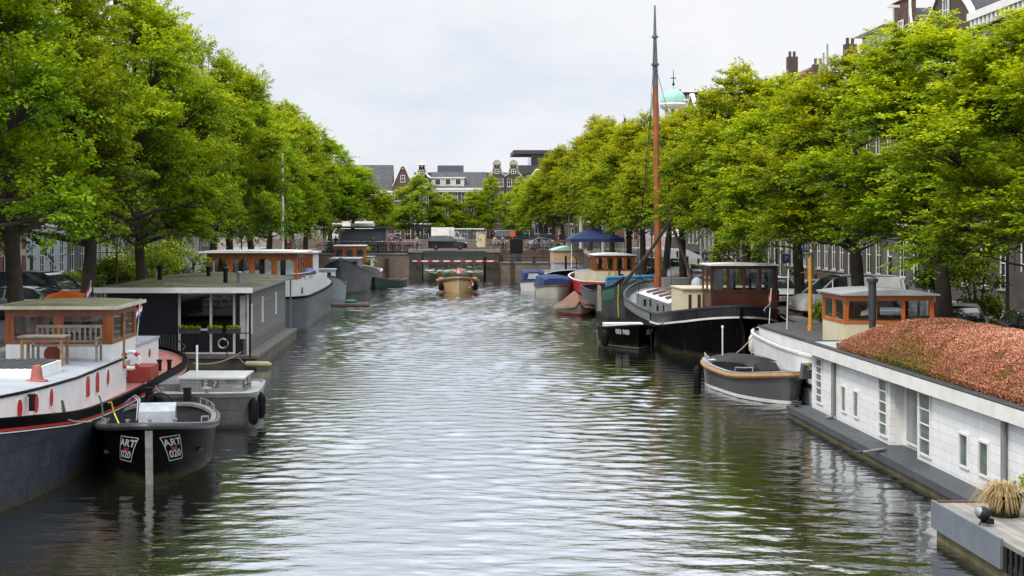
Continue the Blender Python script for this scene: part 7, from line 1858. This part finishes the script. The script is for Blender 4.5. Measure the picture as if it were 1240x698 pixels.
# ------------------------------------------------------------------ kiosk, shelter, tent, boxes
kk = thing('pavilion', 'flat roofed grey boarded pavilion on the left end of the bridge', 'pavilion', (-9.3,167.2,3.22))
GB_ = planks('grey_pavilion_boards', (.10,.115,.125), .24, .6, .2, 'Z')
obj('wall', MB().box(-2.9,2.6,0,3.2,.25,2.55), GB_, kk, smooth=None); obj('plinth', MB().box(-3.1,2.8,-.1,3.3,0,.25), MGREY, kk, smooth=None)
g = MB()
for x in (-3.0,2.65): g.box(x,x+.28,-.35,-.07,.251,2.62)
obj('post', g, MGREY, kk, smooth=None); obj('roof', MB().box(-3.5,3.1,-.6,3.6,2.62,2.86), DGREY, kk, smooth=None); obj('roof_box', MB().box(-1.6,1.2,.6,2.4,2.861,3.2), WHITE2, kk, smooth=None)
bs = thing('bus_shelter', 'glass bus shelter with a thin white roof and lit poster panel on the bridge', 'bus shelter', (3.0,174.3,3.24))
obj('roof', MB().box(-2.2,2.3,-.3,1.3,2.45,2.58), WHITE2, bs, smooth=None)
for x, y in ((-2.0,1.2),(2.0,1.2),(-2.0,0),(2.0,0)): obj('post', MB().box(x-.04,x+.04,y-.04,y+.04,0,2.45), GALV, bs, smooth=None)
obj('glass_wall', MB().quad((-1.95,1.2,.25),(1.95,1.2,.25),(1.95,1.2,2.3),(-1.95,1.2,2.3)), GLASS, bs, smooth=None)
def poster():
    m, nt, b = new_mat('poster_print'); v = objco(nt, (1.4,1,1.1)); n = noise(nt, v, 1.7, 3); r = nd(nt,'ShaderNodeValToRGB'); lk(nt, n, r.inputs[0]); e = r.color_ramp.elements
    e[0].position=.35; e[0].color=(.55,.48,.10,1); e[1].position=.65; e[1].color=(.30,.10,.05,1); q = e.new(.5); q.color=(.60,.55,.42,1); lk(nt, r.outputs[0], b.inputs['Base Color']); b.inputs['Roughness'].default_value=.2; return m
pn = obj('poster_frame', MB().box(1.2,2.45,-.12,.02,.15,2.2), GALV, bs, smooth=None); obj('poster', MB().box(1.28,2.37,-.14,-.121,.25,2.1), poster(), pn, smooth=None)
cb = thing('utility_box', 'black square container on the right end of the bridge by the lantern post', 'container', (8.75,164.9,2.95)); obj('box', MB().box(-.75,.75,-.4,.4,0,1.6), BLACKM, cb, smooth=None); obj('lid', MB().box(-.8,.8,-.45,.45,1.6,1.68), DGREY, cb, smooth=None); obj('plinth', MB().box(-.7,.7,-.35,.35,-1.1,-.001), GSTONE, cb, smooth=None)
ot = thing('road_sign', 'small orange works sign right of the bus shelter', 'sign', (9.0,178.5,3.2)); obj('panel', MB().cbox((0,0,1.9),(.7,.06,.7),ry=.0), mat('orange_sign',(.65,.10,.02),.5,.1), ot, smooth=None); obj('post', MB().tube([(0,.05,0),(0,.05,2.2)],.04,6), GALV, ot)
tn = thing('market_tent', 'dark blue pyramid roofed tent on thin poles on the right quay', 'tent', (14.3,131.5,gz(131)))
g = MB(); zt, ze_ = 4.15, 3.1; h = 2.5; ring = []
def tp(u, v): return (u*h, v*h)
rows = []
for k in range(5):
    f = 1-k/4; z = ze_+(zt-ze_)*(k/4)**.8
    rows.append([(x*h*f*1.0, y*h*f, z) for x, y in [(-1,-1),(0,-1),(1,-1),(1,0),(1,1),(0,1),(-1,1),(-1,0)]])
g.loft(rows, False); g.loft([[(x*h,y*h,ze_-.3) for x,y in [(-1,-1),(0,-1),(1,-1),(1,0),(1,1),(0,1),(-1,1),(-1,0)]], rows[0]], False); obj('canopy', g, BLUEC, tn, smooth=30)
for x, y in ((-1,-1),(1,-1),(1,1),(-1,1)): obj('pole', MB().tube([(x*h*.95,y*h*.95,0),(x*h*.95,y*h*.95,ze_)],.04,6), WHITE2, tn)
for i, (x, y, h_) in enumerate(((-9.6,149,3.4),(11.3,146,4.6),(14.0,149.5,4.6))):
    pz = thing('grey_column', ('pale grey column left of the grey pavilion','pale grey column just left of the blue tent','pale grey column behind the blue tent')[i], 'column', (x if x > 0 else -14.9, y if x > 0 else 140, gz(y))); 
    if x > 0: pz.location.x = x+3.2
    obj('shaft', MB().lathe([(.22,0),(.20,h_)],(0,0,0),12), mat('pale_column',(.42,.44,.46),.6,.1), pz); obj('cap', MB().lathe([(.26,h_),(.26,h_+.12),(.05,h_+.2)],(0,0,0),12), GALV, pz)
og = thing('tarpaulin', 'bright orange tarpaulin heaped beside the cars behind the white barge wheelhouse', 'tarpaulin', (-15.95,60.3,gz(60)+1.0), .1)
g = MB(); rows = []
for k in range(11):
    x = -1.0+2.0*k/10; rows.append([(x, -.6+1.2*i/8, .16*sin(pi*i/8)+.30*sin(pi*min(k/10*.9+.1,1))*sin(pi*i/8)**.6+.03*sin(k*2.3+i*1.7)) for i in range(9)])
g.loft(rows, False, closed=False); obj('cloth', g, ORANGE, og, smooth=60); obj('crate', MB().box(-.95,.95,-.58,.58,-1.0,.0), DGREY, og, smooth=None)
ensign('red white and blue flag folded beside the elm trunk, left of the dark houseboat', (-15.0,59.0,gz(59)+.3), .3, 1.1, .5)

# ------------------------------------------------------------------ bushes and climbing plants
def bush(label, loc, sx, sy, sz_, seed, tint=.45, name='bush', n=26, per=420):
    rng = np.random.default_rng(seed); r = thing(name, label, 'bush', loc)
    C = []; Rc = []; T = []
    for k in range(n):
        d = rng.normal(size=3); d /= np.linalg.norm(d); q = rng.uniform(.3,1)**.5
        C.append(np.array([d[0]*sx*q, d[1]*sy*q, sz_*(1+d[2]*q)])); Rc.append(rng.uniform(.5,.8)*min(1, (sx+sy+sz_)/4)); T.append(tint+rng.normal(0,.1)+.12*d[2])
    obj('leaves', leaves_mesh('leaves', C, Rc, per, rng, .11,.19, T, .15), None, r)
    g = MB()
    for c in C[:9]: g.tube([(c[0]*.15,c[1]*.15,-.1),(c[0]*.6,c[1]*.6,c[2]*.6),tuple(c)],[.05,.035,.01],5)
    obj('stem', g, BARK, r)
bush('large bright green bush on the left quay behind the dark houseboat', (-15.6,77.5,gz(77)), 2.7,1.6,1.65, 61, .52, n=46)
bush('dark green shrub left of the bright bush on the left quay', (-17.5,74,gz(74)), 1.3,1.2,1.4, 62, .25)
bush('green bush behind the dark red wheelhouse roof on the right quay', (18.2,86.5,gz(86)), 2.0,1.4,2.0, 63, .4, n=40)
bush('yellow flowering bush left of the dark red wheelhouse', (16.9,83.5,gz(83)-.1), 1.0,1.0,1.05, 64, .75)
bush('dark ivy mass climbing beside the elm behind the orange wheelhouse', (23.6,66.5,gz(66)+.9), 1.7,1.5,2.0, 65, .22, n=46, name='ivy')
bush('olive climbing shrub beside the stoop stairs on the right', (21.9,57.2,gz(57)+.1), .85,.9,1.55, 66, .35, n=30, name='climbing_shrub')
bush('low hedge plants in front of the white van on the right quay', (16.9,60.5,gz(60)), .7,1.6,.55, 67, .4, n=20)
for i in range(4): bush(('small green shrub before the pale blue house','green potted shrub before the white plastered house','shrub in front of the brown stoop house on the left','shrub row before the grey plastered house on the left')[i], (-24.4,92+i*5.5,gz(92)+.13), .8,.9,.6+.1*i, 70+i, .42, n=14)
# ------------------------------------------------------------------ people
SKIN = mat('skin', (.42,.25,.17), .55, .08); HAIRD = mat('dark_hair', (.02,.013,.01), .6, .2); SHOE = mat('dark_shoes', (.02,.02,.022), .6)
def skin_mesh(name, verts, edges, radii, m_, sub=2, root=0):
    me = bpy.data.meshes.new(name); me.from_pydata([tuple(v) for v in verts], edges, []); o = bpy.data.objects.new(name, me); COL.objects.link(o)
    sk = o.modifiers.new('skin','SKIN'); sk.use_smooth_shade = True
    for i, d in enumerate(me.skin_vertices[0].data):
        r_ = radii[i]; d.radius = r_ if isinstance(r_, tuple) else (r_, r_); d.use_root = (i == root)
    ss = o.modifiers.new('sub','SUBSURF'); ss.levels = sub; ss.render_levels = sub
    dg = bpy.context.evaluated_depsgraph_get(); out = bpy.data.meshes.new_from_object(o.evaluated_get(dg)); out.name = name
    bpy.data.objects.remove(o); bpy.data.meshes.remove(me); out.materials.clear(); out.materials.append(m_)
    for p in out.polygons: p.use_smooth = True
    return out
def person(label, loc, rz, top, legs, pose='stand', hair=HAIRD, group=None, scale=1.0, skirt=False, hi=None):
    """1.76 m figure facing local +Y"""
    r = thing('person', label, 'person', loc, rz, group); r.scale = (scale,)*3
    st = .16 if pose == 'walk' else .0; a_l = .18 if pose == 'walk' else .04
    armf = .30 if pose == 'steer' else 0
    V = [(0,0,.93),(0,.0,1.08),(0,.01,1.26),(0,0,1.42),(0,.0,1.50),(0,.02,1.56),(0,.03,1.63),(0,.02,1.72)]
    R_ = [(.155,.11),(.135,.10),(.165,.115),(.10,.085),(.055,.055),(.058,.062),(.078,.095),(.058,.075)]
    E = [(0,1),(1,2),(2,3),(3,4),(4,5),(5,6),(6,7)]
    def add(ps, rs, frm):
        k = frm
        for p, q in zip(ps, rs): V.append(p); R_.append(q); E.append((k, len(V)-1)); k = len(V)-1
        return k
    for sd in (1,-1):
        f = st*sd
        add([(sd*.095,0,.86),(sd*.10,f*.5+.02,.50),(sd*.10,f-.02*abs(sd),.12),(sd*.10,f,.05),(sd*.105,f+.13,.035)], [.085,.062,.042,.040,.034], 0)
        if pose == 'steer': ps = [(sd*.17,0,1.40),(sd*.24,.04,1.14),(sd*.18,.26,1.10),(sd*.15,.33,1.10)]
        elif pose == 'hip': ps = [(sd*.17,0,1.40),(sd*.26,-.05,1.14),(sd*.17,.06,.98),(sd*.13,.11,.96)]
        else: ps = [(sd*.17,0,1.40),(sd*.23,-a_l*sd*.4,1.13),(sd*.24,-a_l*sd+.05,.88),(sd*.235,-a_l*sd+.07,.80)]
        h = add(ps, [.058,.046,.034,(.036,.020)], 3)
        p = Vector(V[h]); dr = (p-Vector(V[h-1])).normalized(); sdv = Vector((0,1,0)) if abs(dr.y) < .7 else Vector((sd,0,0))
        for q in range(4): o_ = sdv*(-.027+.018*q); ln = (.075,.085,.08,.062)[q]; add([p+o_+dr*.04, p+o_+dr*(.04+ln*.55)+Vector((-sd*.006,.004,0)), p+o_+dr*(.04+ln)+Vector((-sd*.018,.006,0))], [.0095,.0085,.007], h)
        add([p+sdv*.035+dr*.0, p+sdv*.052+dr*.035], [.010,.008], h)
    obj('body', skin_mesh('body', V, E, R_, SKIN, 2), None, r)
    n0 = [(0,0,.90),(0,0,1.08),(0,.01,1.26),(0,0,1.43)]; nr = [(.172,.128),(.152,.118),(.182,.13),(.118,.10)]; ne = [(0,1),(1,2),(2,3)]
    V2, R2, E2 = list(n0), list(nr), list(ne)
    for sd in (1,-1):
        i0 = 3
        if pose == 'steer': ps = [(sd*.175,0,1.40),(sd*.245,.04,1.14),(sd*.19,.22,1.105)]
        elif pose == 'hip': ps = [(sd*.175,0,1.40),(sd*.265,-.05,1.14),(sd*.19,.04,1.0)]
        else: ps = [(sd*.175,0,1.40),(sd*.235,-a_l*sd*.4,1.13),(sd*.24,-a_l*sd*.8+.035,.95)]
        for p, q in zip(ps, [.073,.060,.048]): V2.append(p); R2.append(q); E2.append((i0, len(V2)-1)); i0 = len(V2)-1
    obj('jacket', skin_mesh('jacket', V2, E2, R2, top, 2, 1), None, r)
    V3 = [(0,0,.95),(0,0,.88)]; R3 = [(.168,.125),(.165,.122)]; E3 = [(0,1)]
    for sd in (1,-1):
        i0 = 1; f = st*sd
        for p, q in zip([(sd*.097,0,.80),(sd*.10,f*.5+.02,.50),(sd*.10,f-.01,.10)], [.100,.074,.060]): V3.append(p); R3.append(q); E3.append((i0, len(V3)-1)); i0 = len(V3)-1
    obj('trousers', skin_mesh('trousers', V3, E3, R3, legs, 2), None, r)
    for sd in (1,-1): obj('shoe', MB().ell((sd*.104, st*sd+.055, .045), (.05,.14,.05), 12, 8), SHOE, r)
    g = MB(); g.ell((0,-.0,1.70),(.088,.108,.095),14,9); g.ell((0,-.045,1.64),(.08,.07,.09),12,8); obj('hair', g, hair, r)
    g = MB()
    for sd in (1,-1): g.ell((sd*.032,.112,1.645),(.013,.008,.008),8,6)
    obj('eyes', g, mat('eye_dark',(.03,.02,.02),.3), r); obj('nose', MB().ell((0,.125,1.615),(.014,.022,.025),8,6), SKIN, r); obj('mouth', MB().ell((0,.108,1.572),(.026,.010,.007),8,6), mat('lips',(.3,.12,.10),.5), r)
    for sd in (1,-1): obj('ear', MB().ell((sd*.082,.02,1.635),(.012,.022,.034),8,6), SKIN, r)
    return r
JEAN = mat('blue_jeans',(.03,.045,.09),.85,.25); DTR = mat('dark_trousers',(.018,.018,.022),.85,.25); WSH = mat('white_shirt',(.6,.62,.68),.8,.1); NVJ = mat('navy_jacket',(.015,.022,.05),.8,.2); BEI = mat('beige_coat',(.36,.28,.18),.8,.15); REDJ = mat('red_jacket',(.35,.03,.04),.7,.15); GRJ = mat('grey_jacket',(.12,.12,.13),.8,.2)
person('person in an orange jacket steering the cream launch in mid canal', (1.55,130.9,.62), pi, ORANGE, DTR, 'steer')
obj('vest_patch', MB().box(-.11,.11,.125,.145,1.08,1.32), WSH, bpy.data.objects['person'], smooth=None)
person('person in a white shirt and jeans walking under the elms behind the white van', (19.7,79.5,gz(79)), pi+.5, WSH, JEAN, 'walk')
person('person in a navy jacket walking on the left quay near the no entry sign', (-12.7+ -2.6,142,gz(142)), .4, NVJ, DTR, 'walk'); person('person in a beige coat on the left quay beside the grey column', (-14.7,146,gz(146)), 2.6, BEI, DTR, 'stand')
person('person in a light shirt on the left quay behind the orange cabin', (-15.4,122,gz(122)), 1.0, WSH, DTR, 'stand')
person('person in a blue jacket by the left end of the bridge opening', (-4.9,166.8,3.22), 2.2, mat('blue_jacket',(.02,.05,.16),.8), DTR, 'stand'); person('person in a red top among bicycles on the left half of the bridge', (-6.0,166.6,3.22), 3.0, REDJ, DTR, 'hip')
person('person in a red jacket beside the elm trunk right of the orange wheelhouse', (18.5,52.6,gz(52)), 2.8, REDJ, DTR, 'stand')
person('person in grey on the right half of the bridge among bicycles', (7.3,168.2,3.22), 3.3, GRJ, DTR, 'walk'); person('person in a beige top on the right half of the bridge', (6.4,169.8,3.22), 2.9, BEI, JEAN, 'stand')

for i, (x, y, t_, l_, ps, lb) in enumerate([(-8.2,167.0,GRJ,JEAN,'stand','person in grey leaning by the bicycles right of the pavilion'),(-12.6,166.8,NVJ,DTR,'walk','person in dark clothes left of the pavilion on the bridge'),(-3.0,168.2,BEI,JEAN,'walk','person in a beige coat beside the rear of the dark blue estate car'),(11.6,168.0,NVJ,JEAN,'stand','person in a navy jacket at the right end of the bridge'),(13.9,167.5,REDJ,DTR,'hip','person in red by the bicycles at the right end of the bridge')]):
    person(lb, (x,y,3.22), 2.6+i*.5, t_, l_, ps)
